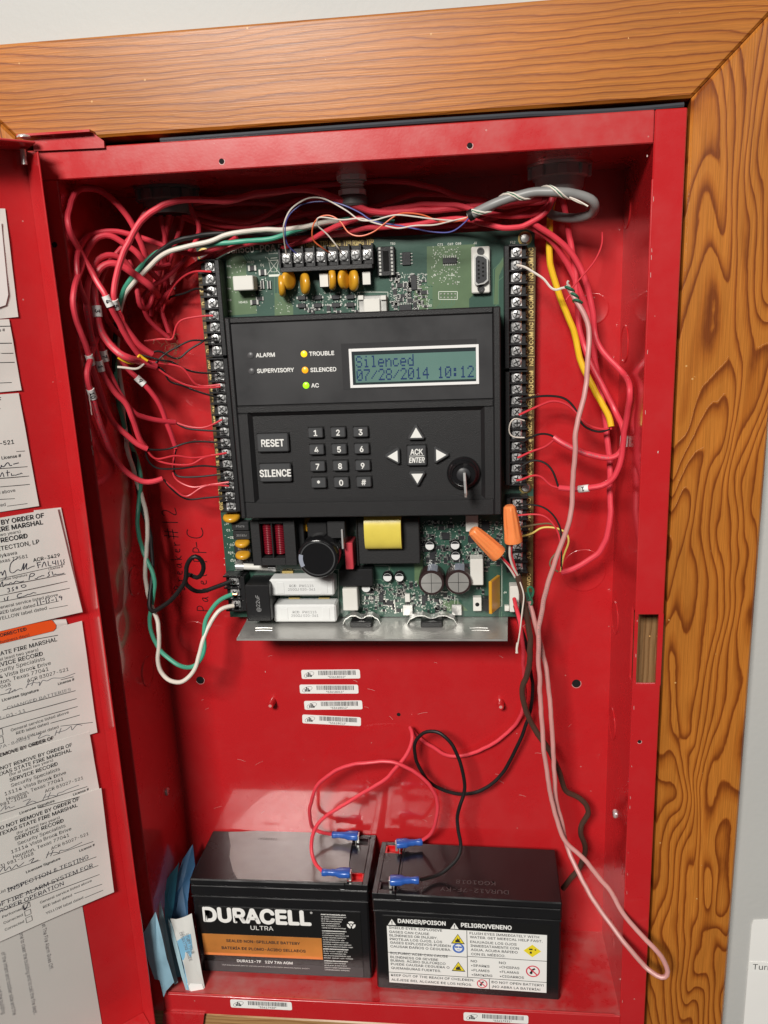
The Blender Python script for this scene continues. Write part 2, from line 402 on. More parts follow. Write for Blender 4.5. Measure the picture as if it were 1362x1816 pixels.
try:                                          # sans-serif face that ships inside Blender; falls back to the built-in one
    FONT = bpy.data.fonts.load(bpy.utils.system_resource('DATAFILES', path='fonts') + '/Inter.woff2'); CAP = 0.503
except Exception: FONT = None; CAP = 0.68
def glyphs(txt, bold, shear):
    key = (txt, shear)
    if key not in _G:
        cu = bpy.data.curves.new('t', 'FONT'); cu.body = txt; cu.size = 1; cu.resolution_u = 3; cu.shear = shear
        if FONT: cu.font = FONT
        ob = bpy.data.objects.new('t', cu); me = ob.to_mesh()
        vs = [(v.co.x, v.co.y) for v in me.vertices]; fs = [tuple(p.vertices) for p in me.polygons]
        ob.to_mesh_clear(); bpy.data.objects.remove(ob); bpy.data.curves.remove(cu)
        x0 = min((q[0] for q in vs), default=0); vs = [(x - x0, y) for x, y in vs]
        _G[key] = (vs, fs, max((q[0] for q in vs), default=0))
    return _G[key]
def tag(o, label, cat, group=None, kind=None):
    if label: o['label'] = label
    if cat: o['category'] = cat
    if group: o['group'] = group
    if kind: o['kind'] = kind
    return o
def thing(name, base, label, cat, group=None):
    o = bpy.data.objects.new(name, None); o.empty_display_size = 0.01; COL.objects.link(o)
    o.location = Vector(base) * S; BASE[o.name] = Vector(base)
    return tag(o, label, cat, group)
def inst(me, name, parent, pos, rot=None):
    o = bpy.data.objects.new(name, me); COL.objects.link(o); o.parent = parent
    o.location = (Vector(pos) - BASE[parent.name]) * S
    if rot is not None: o.rotation_euler = rot
    BASE[o.name] = BASE[parent.name]; return o
def smooth_path(P, step=3.0):
    P = [Vector(q) for q in P]
    if len(P) == 2: P = [P[0], (P[0] + P[1]) / 2, P[1]]
    out = []; m = len(P)
    for i in range(m - 1):
        p0 = P[max(i - 1, 0)]; p1 = P[i]; p2 = P[i + 1]; p3 = P[min(i + 2, m - 1)]
        k = max(2, int((p2 - p1).length / step))
        for j in range(k):
            t = j / k
            out.append(0.5 * (2 * p1 + (p2 - p0) * t + (2 * p0 - 5 * p1 + 4 * p2 - p3) * t * t + (3 * p1 - p0 - 3 * p2 + p3) * t ** 3))
    out.append(P[-1])
    for _ in range(2):
        out = [out[0]] + [(out[i - 1] + out[i] * 2 + out[i + 1]) / 4 for i in range(1, len(out) - 1)] + [out[-1]]
    return out
def px_path(L, wall=True):
    """measured points (u, v, depth); a missing depth is interpolated along the run"""
    ys = [(i, q[2]) for i, q in enumerate(L) if len(q) > 2]; out = []
    for i, q in enumerate(L):
        if len(q) > 2: y = q[2]
        else:
            a = [t for t in ys if t[0] < i]; b = [t for t in ys if t[0] > i]
            if a and b:
                (i0, y0), (i1, y1) = a[-1], b[0]; y = y0 + (y1 - y0) * (i - i0) / (i1 - i0)
            else: y = (a[-1] if a else b[0])[1]
        p = at(q[0], q[1], y)
        if wall and (p.x < 3.4 or p.x > W - 3.4):     # rides over the side wall instead of passing through it
            X = 3.4 if p.x < 3.4 else W - 3.4; d = ray(q[0], q[1]); p = CAM_POS + d * ((X - CAM_POS.x) / d.x)
        out.append(p)
    return out
# ================================================================== setting: wall, timber surround
W, H, D = 376.6, 641.3, 89.2          # clear opening of the cabinet and its depth
FL = 18.6                              # flange width
def atx(u, v, X):
    d = ray(u, v); return CAM_POS + d * ((X - CAM_POS.x) / d.x)
def inset(poly, d):
    m = len(poly); P = [Vector(q) for q in poly]
    ar = sum(P[i].x * P[(i + 1) % m].y - P[(i + 1) % m].x * P[i].y for i in range(m)); sg = 1 if ar > 0 else -1
    out = []
    for i in range(m):
        a = (P[i] - P[i - 1]).normalized(); b = (P[(i + 1) % m] - P[i]).normalized()
        na = Vector((-a.y, a.x)) * sg; nb = Vector((-b.y, b.x)) * sg
        k = 1 + na.dot(nb); out.append(tuple(P[i] + (na + nb) * (d / k)))
    return out
def bprism(mb, poly, fr, c0, c1, ch):
    """prism whose front (c1) edge is chamfered"""
    q = inset(poly, ch); m = len(poly)
    vs = [fr.p(a, b, c0) for a, b in poly] + [fr.p(a, b, c1 - ch) for a, b in poly] + [fr.p(a, b, c1) for a, b in q]
    fs = [tuple(range(m)), tuple(range(2 * m, 3 * m))]
    for k in (0, m): fs += [(k + i, k + (i + 1) % m, k + m + (i + 1) % m, k + m + i) for i in range(m)]
    mb.add(vs, fs); return mb
FRONT = Frame((0, 0, 0), (1, 0, 0), (0, 0, 1), (0, -1, 0))   # c = distance towards the viewer
b = MB()
for x0, x1, z0, z1 in ((-1600, -24, -1300, 1500), (404, 1900, -1300, 1500), (-24, 404, 668, 1500), (-24, 404, -1300, -26)):
    b.box(x0, x1, 20, 24, z0, z1)
tag(b.build('wall', 'wall_paint', base=(0, 10, -1300)), None, None, kind='structure')
b = MB(); b.box(-24, 404, 96, 98, -26, 668)
for q in ((-26, -24, -26, 668), (404, 406, -26, 668)): b.box(q[0], q[1], 21, 96, q[2], q[3])
for q in ((666, 668), (-26, -24)): b.box(-24, 404, 21, 96, *q)
tag(b.build('wall_recess', 'gap_black', base=(0, 96, -26)), None, None, kind='structure')

fr_t = thing('timber_frame', (188, -8, -72), 'varnished pine frame of mitred boards around the red cabinet', 'frame')
IL, IR, IT, IB, FWD = -21.6, 397.6, 665.4, -20.2, 57.8
g = 0.25
bprism(MB(), [(IL - FWD + g, IT + FWD), (IL + g, IT), (IR - g, IT), (IR + FWD - g, IT + FWD)], FRONT, -20, -1.2, 1.6).build('top_board', 'wood_top', fr_t)
bprism(MB(), [(IR, IT - g), (IR, IB + g), (IR + FWD, IB - FWD + g), (IR + FWD, IT + FWD - g)], FRONT, -20, -1.2, 1.6).build('side_board', 'wood_side', fr_t)
bprism(MB(), [(IL, IT - g), (IL - FWD, IT + FWD - g), (IL - FWD, IB - FWD + g), (IL, IB + g)], FRONT, -20, -1.2, 1.6).build('side_board', 'wood_side', fr_t)
bprism(MB(), [(IL + g, IB), (IL - FWD + g, IB - FWD), (IR + FWD - g, IB - FWD), (IR - g, IB)], FRONT, -20, -1.2, 1.6).build('bottom_board', 'wood_raw', fr_t)
b = MB(); b.box(379.5, 396, 20, 40, 240, 400); b.build('blocking', 'wood_rough', fr_t)
# dark sealing strip lying in the gap above the cabinet
b = MB(); pts = [Vector((x, 4 + 1.2 * math.sin(x * .02), 661.6 + (1.0 * math.sin(x * .031) if x > 300 else 0) + (x - 20) / 360 * 1.0)) for x in range(70, 396, 6)]
b.tube(pts, 1.7, 8); tag(b.build('sealing_strip', 'gap_grey'), 'thin dark grey sealing strip in the gap above the red cabinet', 'strip')

# ================================================================== cabinet
cab = thing('alarm_cabinet', (188, 45, -19), 'open red steel fire alarm cabinet set into the timber frame', 'cabinet')
b = MB(); b.box(-1.5, W + 1.5, D, D + 1.5, -1.5, H + 1.5); back = b.build('back_panel', 'red', cab)
b = MB(); b.box(W, W + 1.5, 1.6, D - .02, 0, 286); b.box(W, W + 1.5, 1.6, D - .02, 341, H); b.box(W, W + 1.5, 14, D - .02, 286, 341)
wr = b.build('side_wall', 'red', cab)
b = MB(); b.box(-1.5, 0, 1.6, D - .02, 0, H); wl = b.build('side_wall', 'red', cab)
b = MB(); b.box(-1.5, W + 1.5, 1.6, D - .02, H, H + 1.5); wt = b.build('top_wall', 'red', cab)
b = MB(); b.box(-1.5, W + 1.5, 1.6, D - .02, -1.5, 0); wb_ = b.build('bottom_wall', 'red_film', cab)
# flanges (front face frame)
b = MB(); b.box(-FL, W - .3, 0, 1.5, H, H + FL, .7); b.box(-FL, W - .3, 1.5, 11, H + FL - 1.5, H + FL - .02)
b.build('top_flange', 'red_dusty', cab)
b = MB()
for x0, x1, z0, z1 in ((W, W + FL, -FL, 287.5), (W, W + FL, 339.5, H + FL)): b.box(x0, x1, 0, 1.5, z0, z1, .7)
b.box(W + 15.2, W + FL, 0.02, 1.48, 286.6, 340.4); b.box(W, W + 1.6, 0.02, 1.48, 286.6, 340.4)
b.box(W + FL - 1.5, W + FL - .03, 1.5, 11, -FL + .1, H + FL - .1)
b.build('side_flange', 'red', cab)
b = MB(); b.box(-FL, -.02, 0, 1.5, -FL, H - .05, .7); b.build('side_flange', 'red', cab)
b = MB(); b.box(-.02, W - .02, 0, 1.5, -FL - .6, -.02, .7); b.build('bottom_flange', 'red', cab)
# rolled bends at the mouth of the box
for x in (W + .3, -.3): MB().tube([Vector((x, 1.0, z)) for z in range(1, 641, 20)], 1.0, 10).build('rolled_edge', 'red', cab)
b = MB(); b.tube([Vector((x, 1.0, .1)) for x in range(0, 377, 12)], 1.0, 10); b.build('rolled_edge', 'red_dusty', cab)
# latch pocket lip
b = MB(); p0, p1 = 288.5, 338.8
b.tube([Vector((W + 1.2, .2 + 1.5 * math.sin(math.pi * (z - p0) / (p1 - p0)) ** .3, z)) for z in [p0 + (p1 - p0) * i / 14 for i in range(15)]], .8, 8)
b.tube([Vector((W + 1.2, .6, p0 - .6)), Vector((W + 8, .6, p0 - .8)), Vector((W + 15, .6, p0 - .6))], .6, 6)
b.build('latch_pocket_lip', 'red', cab)
# holes, knockouts, screws, stand-offs
def hole(u, v, Y, r, parent=cab, rim=True):
    p = at(u, v, Y); b = MB(); b.disc(FRONT, p.x, p.z, r, -Y + .12, 16); o = b.build('screw_hole', 'hole', parent)
    if rim: MB().ring(FRONT, p.x + .15, p.z - .2, r, r + .32, -Y + .10, 18, 190, 400).build('hole_rim', 'chip_paint', o if parent is cab else parent)
hole(393, 286, 0, 1.7); hole(833, 258, 0, 1.7); hole(1134, 1315, 0, 1.3); hole(97, 434, 0, 1.9, rim=False)
hole(1022, 1212, D, 3.6); hole(355, 1206, D, 3.5); hole(707, 1267, D, 1.7, rim=False)
def knock(c, axis, r, h=.7):
    b = MB(); b.lathe([(r + .7, 0), (r + .25, h), (r - .5, h), (r - .9, h * .45), (.1, h * .4)], c, axis, 32); return b.build('knockout', 'red', cab)
for u, v in ((1112, 370), (1108, 610), (1091, 1095), (1086, 1283)):
    p = atx(u, v, W); knock(p, (-1, 0, 0), 13)
for u, v, r in ((1035, 1012, 17), (1052, 548, 11), (345, 1130, 14), (318, 480, 15)):
    p = at(u, v, D); knock(p, (0, -1, 0), r, .22)
for u, v in ((262, 1190), (240, 1030), (222, 700)):
    p = atx(u, v, 0); p.y = min(max(p.y, 25), 70); knock(p, (1, 0, 0), 12)
def panscrew(c, axis, parent, m='steel_bright', r=3.6):
    b = MB(); b.lathe([(r, 0), (r, .7), (r * .8, 1.6), (r * .35, 2.0), (.1, 2.0)], c, axis, 16); o = b.build('screw', m, parent)
    a = Vector(axis).normalized(); t = Vector((0, 0, 1)); q = a.cross(t).normalized()
    fr = Frame(Vector(c) + a * 2.03, q, t, a); b = MB()
    b.rect(fr, -r * .5, r * .5, -r * .11, r * .11, .03); b.rect(fr, -r * .11, r * .11, -r * .5, r * .5, .05)
    b.build('screw_recess', 'steel_dark', o if parent.type == 'EMPTY' else parent); return o
p = atx(1091, 1443, W); panscrew(p, (-1, 0, 0), cab); p = atx(285, 1421, 0); p.y = 55; panscrew(p, (1, 0, 0), cab, 'steel')
for u, v in ((479, 1252), (888, 1254)):
    p = at(u, v, D - 9); b = MB(); b.lathe([(3.4, -9), (3.0, -2), (2.6, 0), (1.3, 0)], p, (0, -1, 0), 14); o = b.build('standoff', 'red', cab)
    f = Frame(p, (1, 0, 0), (0, 0, 1), (0, -1, 0)); b = MB(); b.disc(f, 0, 0, 1.4, .06, 12); b.build('standoff_bore', 'cable_pink', o)
# felt pen handwriting on the back panel, written upwards
GL = {'B': [[(0, 0), (0.05, .5), (.02, 1)], [(.02, 1), (.4, .9), (.3, .6), (.05, .5)], [(.05, .5), (.5, .35), (.35, .05), (0, 0)]],
      'r': [[(0, .55), (.05, 0)], [(.03, .35), (.15, .52), (.3, .5)]],
      'e': [[(0, .3), (.3, .35), (.28, .52), (.1, .52), (0, .3), (.08, .05), (.34, .1)]],
      'a': [[(.32, .5), (.1, .48), (0, .22), (.1, .02), (.28, .2), (.32, .5)], [(.32, .5), (.3, .15), (.42, .02)]],
      'k': [[(0, 1), (.04, 0)], [(.35, .55), (.05, .25), (.38, 0)]],
      '#': [[(.12, .05), (.22, .95)], [(.4, .05), (.5, .95)], [(0, .35), (.62, .4)], [(.04, .65), (.66, .7)]],
      '1': [[(.1, 1), (.08, 0)]], '2': [[(0, .8), (.15, 1), (.36, .85), (.3, .55), (0, .08), (.2, .02), (.5, .1)]],
      'P': [[(0.02, -.1), (.06, 1)], [(.06, 1), (.42, .95), (.42, .6), (.06, .5)]],
      'n': [[(0, .5), (.03, 0)], [(.03, .35), (.2, .52), (.3, .4), (.32, 0)]],
      'l': [[(0, 1), (.05, .1), (.15, 0)]], '-': [[(0, .45), (.3, .47)]],
      'C': [[(.5, .9), (.2, 1), (0, .6), (.05, .15), (.3, 0), (.6, .12)]], ' ': []}
def written(fr, txt, a, h, w, mb, c=.1, adv=None, GLY=GL):
    x = a
    for ch in txt:
        st = GLY.get(ch, [])
        for q in st:
            pp = smooth_path([Vector((x + i * h, j * h, 0)) for i, j in q], h * .12) if len(q) > 2 else [Vector((x + i * h, j * h, 0)) for i, j in q]
            mb.stroke([(t.x, t.y) for t in pp], w, fr, c)
        x += (max([i for q in st for i, j in q] + [.25]) + .22) * h * (adv or 1)
    return x
p0 = at(326, 1046, D); p1 = at(330, 893, D); b = MB()
f = Frame((p0.x + 1, D, p0.z), (0.0, 0, 1), (-1, 0, .02), (0, -1, 0)); written(f, 'Breaker', 0, 9.5, .75, b, .12, 1.15); written(f, '#12', 45, 13.5, .8, b, .12, 1.1)
p0 = at(368, 1084, D); f = Frame((p0.x + 2, D, p0.z), (0.02, 0, 1), (-1, 0, .02), (0, -1, 0))
written(f, 'Panel', 0, 11, .75, b, .13, 1.2); written(f, 'PP', 44, 10.5, .75, b, .13, 1.2); written(f, '-C', 57, 15, .8, b, .13, 1.0)
b.build('felt_pen_writing', 'marker', back)
# scrapes of bare primer and dust on paint
b = MB(); rnd = random.Random(3)
for u, v, Y, ln in ((160, 760, 0, 9), (163, 790, 0, 7), (158, 700, 0, 14), (1167, 800, 0, 1.2), (108, 668, 0, 1.4), (1100, 1735, 0, 1.2), (1148, 275, 0, 1), (470, 1190, D, 1.2)):
    p = at(u, v, Y); f = Frame((0, Y, 0), (1, 0, 0), (0, 0, 1), (0, -1, 0))
    b.stroke([(p.x + rnd.uniform(-.3, .3), p.z - ln * i / 5) for i in range(6)], rnd.uniform(.4, .8), f, .14)
o = b.build('paint_scrape', 'chip_paint', cab); o['kind'] = 'stuff'
b = MB(); f = Frame((0, D, 0), (1, 0, 0), (0, 0, 1), (0, -1, 0))
for k in range(26):
    x, z, a, l = rnd.uniform(20, 350), rnd.uniform(105, 300), rnd.uniform(-.9, .9), rnd.uniform(1.5, 9); b.stroke([(x + l * t_ * math.cos(a), z + l * t_ * math.sin(a) + .4 * math.sin(t_ * 3)) for t_ in (0, .25, .5, .75, 1)], rnd.uniform(.10, .22), f, .11)
f2 = Frame((0, 0, 0), (1, 0, 0), (0, 0, 1), (0, -1, 0))
for k in range(16):
    z = rnd.uniform(5, 640); l = rnd.uniform(.6, 3); b.stroke([(W + .9 + rnd.uniform(-.1, .3), z), (W + .9, z + l)], .25, f2, .12)
o = b.build('scratch', 'chip_paint', cab); o['kind'] = 'stuff'

# conduit fittings through the top wall
def bushing(x, y, r, m, label, nlug):
    t = thing('conduit_bushing', (x, y, H - 22), label, 'bushing')
    MB().lathe([(r * 1.28, 0), (r * 1.28, 1.6), (r * .86, 1.65)], (x, y, H - .1), (0, 0, -1), 32).build('washer', 'steel' if m == 'bushing_grey' else m, t)
    b = MB(); b.lathe([(r * 1.12, 1.7), (r * 1.12, 8), (r * .98, 9), (r * .94, 15), (r * .82, 17.5), (r * .74, 17.5), (r * .72, 9)], (x, y, H), (0, 0, -1), 32); b.build('body', m, t)
    for i in range(nlug):
        a = 2 * math.pi * i / nlug; M = Matrix.Translation((x, y, 0)) @ Matrix.Rotation(a, 4, 'Z')
        MB().box(r * 1.08, r * 1.24, -3.0, 3.0, H - 8.6, H - 1.8, .4, M).build('lug', m, t)
    MB().lathe([(r * .72, 17.3), (r * .1, 17.2)], (x, y, H), (0, 0, -1), 24).build('bore', 'hole', t)
    return t
bushing(52, 58, 18, 'bushing_black', 'black plastic conduit bushing at the upper left, under the cabinet top', 10)
bushing(327, 56, 17, 'bushing_grey', 'grey conduit bushing with washer at the upper right, red cables coming out', 8)
t = thing('cable_connector', (186, 46, H - 28), 'small shiny metal cable connector with black ring at the cabinet top centre', 'connector')
MB().lathe([(10.5, 0), (10.5, 3), (7.4, 3.2), (8.8, 4.2), (7.2, 5.2), (8.8, 6.2), (7.2, 7.2), (8.8, 8.0), (7.2, 8.8), (9.8, 9.2), (9.8, 12.6), (7.4, 13)], (186, 52, H), (0, 0, -1), 10).build('metal_body', 'fitting_metal', t)
MB().lathe([(9.0, 13.1), (10.2, 14), (10.2, 18.5), (9, 20), (6, 20), (5, 16)], (186, 52, H), (0, 0, -1), 24).build('ring_nut', 'bushing_black', t)

# ================================================================== door (hinged left, 137 degrees open)
TH = math.radians(43)
DD = Vector((-math.cos(TH), -math.sin(TH), 0)); DN = Vector((math.sin(TH), -math.cos(TH), 0))
DJ = Vector((-18.3, 0.0, 0.0))
DOOR = Frame(DJ, -DD, (0, 0, 1), DN)                # a = -distance from the hinge, b = height
def dpt(u, v, c=0.0):
    """measured point on the door's inner face -> (a, b)"""
    d = ray(u, v); P = DJ + DN * c; q = CAM_POS + d * (DN.dot(P - CAM_POS) / DN.dot(d)) - DJ
    return (q.dot(-DD), q.z)
DM = Matrix((( -DD.x, DN.x, 0, DJ.x), (-DD.y, DN.y, 0, DJ.y), (0, 0, 1, 0), (0, 0, 0, 1)))   # local (a, out, z)
LIP = 27.0
b = MB(); b.box(-410, 0, -1.2, 0, -21, 661, 0, DM); door = b.build('door', 'red', cab)
b = MB(); b.box(-1.1, .1, .02, LIP, -20.9, 655, .4, DM); b.build('door_lip', 'red', door)
for z in (659.5, -21): MB().box(-410, -1.2, .02, LIP, z, z + 1.5, .4, DM).build('door_lip', 'red_dusty', door)
b = MB(); zb = 655
pts = [at(58, 248, -2.2), at(100, 240, -2.2), at(165, 236, -2.2), at(184, 250, -2.2), at(185, 262, -2.2), at(60, 268, -2.2)]
b.prism([(q.x, q.z) for q in pts], FRONT, .3, 2.2); q0, q1 = pts[0], pts[2]
b.prism([(q0.x - 8, q0.z + 1.5), (q1.x, q1.z), (q1.x, q1.z + 1.3), (q0.x - 8, q0.z + 2.9)], FRONT, -6, 7)
b.build('hinge_bracket', 'red_dusty', cab)
b = MB(); pts = [at(290, 1796, -2.2), at(362, 1800, -2.2), at(356, 1850, -2.2), at(284, 1850, -2.2)]
b.prism([(q.x, q.z) for q in pts], FRONT, .3, 2.2); b.build('hinge_bracket', 'red_dusty', cab)
q = at(42, 243, -12); panscrew((q.x, -12, q.z - .5), (0, 0, 1), cab, 'steel_bright', 4.2)
MB().lathe([(1.8, 0), (1.8, 9)], at(44, 292, -12), (0, 0, 1), 12).build('hinge_pin', 'steel', cab)
# ================================================================== papers on the door
CURL = {}
def paper_lift(s, t, c, curl):
    return curl * (s ** 4 * (.4 + .6 * t)) + (.22 * math.sin(s * 5 + t * 7 + c) + .10 * math.sin(s * 13 - t * 17)) * (1 if curl else 0)
class CurlFrame(Frame):
    """door frame that follows the lift of a curled sheet"""
    def __init__(f, q, c, curl): f.q = q; f.c = c; f.curl = curl
    def p(f, a, b, k=0):
        a0, a1, a2, a3, b0, b1, b2, b3 = f.q; s = t = .5
        for _ in range(4):
            top = b0 + (b1 - b0) * s; bot = b3 + (b2 - b3) * s; t = (b - top) / (bot - top)
            l = a0 + (a3 - a0) * t; r = a1 + (a2 - a1) * t; s = (a - l) / (r - l)
        s = min(max(s, 0), 1); t = min(max(t, 0), 1)
        return DOOR.p(a, b, f.c + paper_lift(s, t, f.c, f.curl) + .09 + (k - f.c) * .02)
def sheet(name, corners_px, c, label, m='paper', cat='paper', curl=0.0, thick=.25, n=20, group=None, extend=0.0, kind=None):
    """a sheet of paper on the door: corners measured in order left-top, right-top, right-bottom, left-bottom; left side runs on past the frame"""
    P = [dpt(u, v, c) for u, v in corners_px]
    (a0, b0), (a1, b1), (a2, b2), (a3, b3) = P
    if extend:
        a0 = a3 = min(a0, a3) - extend - (22 if name == 'service_tag' else 0); b0 = b1 + (b0 - b1) * .5; b3 = b2 + (b3 - b2) * .5
    b = MB(); vs = []; fs = []
    for k in (0, 1):
        for j in range(n + 1):
            for i in range(n + 1):
                s, t = i / n, j / n
                A = (a0 + (a1 - a0) * s) * (1 - t) + (a3 + (a2 - a3) * s) * t
                B = (b0 + (b1 - b0) * s) * (1 - t) + (b3 + (b2 - b3) * s) * t
                lift = paper_lift(s, t, c, curl)
                vs.append(DOOR.p(A, B, c + lift + (0 if k else -thick)))
    m1 = n + 1; N0 = m1 * m1
    for j in range(n):
        for i in range(n):
            q = (j * m1 + i, j * m1 + i + 1, (j + 1) * m1 + i + 1, (j + 1) * m1 + i)
            fs.append(q); fs.append(tuple(N0 + x for x in reversed(q)))
    rim = [i for i in range(m1)] + [j * m1 + n for j in range(1, m1)] + [n * m1 + i for i in range(n - 1, -1, -1)] + [j * m1 for j in range(n - 1, 0, -1)]
    for i in range(len(rim)):
        x, y = rim[i], rim[(i + 1) % len(rim)]; fs.append((x, y, N0 + y, N0 + x))
    b.add(vs, fs); o = b.build(name, m); CURL[o.name] = CurlFrame((a0, a1, a2, a3, b0, b1, b2, b3), c, curl)
    if group is None: group = {'service_tag': 'service tags on the door', 'paper_slip': 'paper slips on the door'}.get(name)
    return tag(o, label, cat, group, kind)
def lines(o, items, c, m='ink', name='printed_text', ext=0.55):
    """items: ('t', text, right-end px, cap height mm, bold) or ('l', px0, px1, width)"""
    b = MB(); F = CURL.get(o.name, DOOR)
    for it in items:
        if it[0] == 't':
            a, z = dpt(*it[2], c); b.text(F, it[1], a, z, it[3], c, 'R', bold=it[4] if len(it) > 4 else 0.0, shear=0, sx=it[5] if len(it) > 5 else 1.0)
        elif it[0] == 'l':
            a0, z0 = dpt(*it[1], c); a1, z1 = dpt(*it[2], c); b.stroke([(a0, z0), (a1, z1)], it[3], F, c)
        elif it[0] == 's':
            P = [Vector((*dpt(u, v, c), 0)) for u, v in it[1]]
            P = smooth_path(P, .6) if len(P) > 2 else P
            b.stroke([(q.x, q.y) for q in P], it[2] * 1.3, F, c)
        elif it[0] == 'b':
            a, z = dpt(*it[1], c); w = it[2]
            for q in (((a, z), (a + w, z)), ((a + w, z), (a + w, z + w)), ((a + w, z + w), (a, z + w)), ((a, z + w), (a, z))): b.stroke(q, .35, F, c)
    return b.build(name, m, o)
def Z7(x, y): return (x / 3.24, 340 + y / 3.24)
def ZA(x, y): return (x / 3.946, 880 + y / 3.946)
def ZB(x, y): return (x / 3.66, 1320 + y / 3.66)
def scrawl(x0, y0, x1, y1, h, n, seed, Z):
    r = random.Random(seed); out = []
    for i in range(n):
        t = i / (n - 1); out.append(Z(x0 + (x1 - x0) * t + r.uniform(-.3, .3) * h, y0 + (y1 - y0) * t + (h if i % 2 else 0) * r.uniform(-.9, .3)))
    return out
# big printed instruction sheet at the bottom (print runs sideways)
o = sheet('instruction_sheet', [(-60, 1560), (138, 1560), (183, 1830), (-60, 1860)], .5, 'large grey printed sheet lowest on the door, text running sideways', 'paper_grey', extend=10)
b = MB()
for u, v, s in ((74, 1640, 'at The Fire Alarm Goes Off.'), (34, 1655, 'one to clear the building and to call the fire dept.'), (2, 1690, 'of the infant and toddler side and the'), (-8, 1740, 'front of the building')):
    a, z = dpt(u, v, .8); f = Frame(DOOR.p(a, z, 0), (DOOR.ex * -.0) + Vector((0, 0, -1)), DOOR.ex, DN); b.text(f, s, 0, 0, 2.6, .8, 'L', sx=.92)
b.build('printed_text', 'ink_grey', o)
# top plain stickers
o = sheet('paper_slip', [(-40, 372), (9, 370), (32, 562), (-40, 578)], .7, 'blank white slip at the top of the door', curl=.6, extend=10)
b = MB(); a1, z1 = dpt(22, 545, 1.6); a0, z0 = dpt(2, 395, 1.6)
poly = [(a1 - 60, z0), (a0, z0), (a1 - 1.5, z1 + 8), (a1 - 4, z1 + 1.5), (a1 - 9, z1), (a1 - 60, z1)]
b.prism(poly, DOOR, 1.5, 1.9); b.build('rounded_sticker', 'paper_white', o)
o = sheet('service_tag', [(-40, 569), (16, 566), (38, 692), (-40, 702)], .9, 'ruled white tag second from the top of the door', extend=10, curl=.4)
lines(o, [('l', Z7(-130, 775), Z7(62, 772), .5), ('l', Z7(-130, 872), Z7(68, 870), .5), ('l', Z7(-130, 932), Z7(77, 928), .5), ('l', Z7(-130, 986), Z7(84, 980), .5),
          ('l', Z7(-130, 1105), Z7(68, 1096), .4), ('t', 'License #', Z7(30, 802), 1.9, .006)], 1.45)
o = sheet('service_tag', [(-50, 702), (33, 697), (69, 897), (-50, 915)], .9, 'white service tag with handwritten lines, third from the top of the door', extend=10, curl=.5)
lines(o, [('t', 'BY ORDER OF', Z7(10, 1208), 3.0, .03), ('t', 'FIRE MARSHAL', Z7(4, 1248), 2.6, 0), ('t', 'ACR 83027-521', Z7(82, 1448), 2.7, .025), ('l', Z7(-130, 1508), Z7(144, 1490), .4), ('t', 'License #', Z7(122, 1524), 2.0, .03),
          ('l', Z7(-130, 1600), Z7(158, 1580), .4), ('l', Z7(-130, 1658), Z7(168, 1634), .4), ('l', Z7(-130, 1708), Z7(172, 1682), .4),
          ('t', 'General service listed above', Z7(90, 1724), 2.2, 0), ('l', Z7(-130, 1775), Z7(86, 1764), .35), ('t', 'YELLOW label dated', Z7(34, 1806), 2.2, 0), ('l', Z7(42, 1808), Z7(158, 1792), .35)], 1.6)
lines(o, [('s', [Z7(2, 1590), Z7(12, 1570), Z7(4, 1575), Z7(22, 1582), Z7(38, 1560), Z7(50, 1556), Z7(56, 1576), Z7(70, 1572)], .45), ('s', [Z7(76, 1566), Z7(108, 1558)], .45),
          ('s', [Z7(2, 1640), Z7(14, 1612), Z7(24, 1640)], .4), ('s', [Z7(42, 1600), Z7(46, 1636)], .4), ('s', [Z7(34, 1616), Z7(58, 1612)], .4), ('s', [Z7(66, 1618), Z7(68, 1634)], .4),
          ('s', scrawl(74, 1632, 128, 1622, 14, 9, 3, Z7), .4)], 1.66, 'pen', 'handwriting')
# fourth tag: puffed sticker, bold heading
sheet('paper_slip', [(60, 905), (108, 900), (147, 1086), (60, 1105)], 1.0, 'plain white backing slip just behind the tag with the bold heading', curl=.3)
o = sheet('service_tag', [(-60, 930), (101, 901), (145, 1084), (-60, 1134)], 1.9, 'curled white service tag with bold heading and red label date, middle of the door', extend=8, curl=1.6)
lines(o, [('t', 'DO NOT REMOVE BY ORDER OF', ZA(312, 150), 3.1, .05), ('t', 'TEXAS STATE FIRE MARSHAL', ZA(304, 197), 3.1, .05), ('t', '(for at least two years)', ZA(147, 258), 2.1, 0), ('t', 'SERVICE RECORD', ZA(196, 293), 3.1, .05),
          ('t', 'FIRE DETECTION, LP', ZA(278, 332), 2.9, .025), ('t', '17815 Mykawa', ZA(122, 408), 2.5, 0), ('t', 'Pearland, Texas 77581', ZA(198, 432), 2.4, 0), ('t', 'ACR-3429', ZA(422, 425), 2.5, .03),
          ('l', ZA(0, 582), ZA(455, 478), .35), ('t', 'License #', ZA(444, 500), 1.6, 0), ('t', 'Licensee Signature', ZA(194, 560), 1.6, 0), ('l', ZA(0, 636), ZA(462, 546), .35), ('l', ZA(0, 700), ZA(474, 596), .35), ('l', ZA(0, 745), ZA(490, 645), .35),
          ('t', 'General service listed above', ZA(408, 700), 2.2, 0), ('t', 'RED label dated', ZA(250, 775), 2.3, 0), ('l', ZA(258, 770), ZA(415, 735), .35), ('t', 'YELLOW label dated', ZA(330, 795), 2.4, 0), ('l', ZA(345, 790), ZA(475, 765), .35)], 3.6)
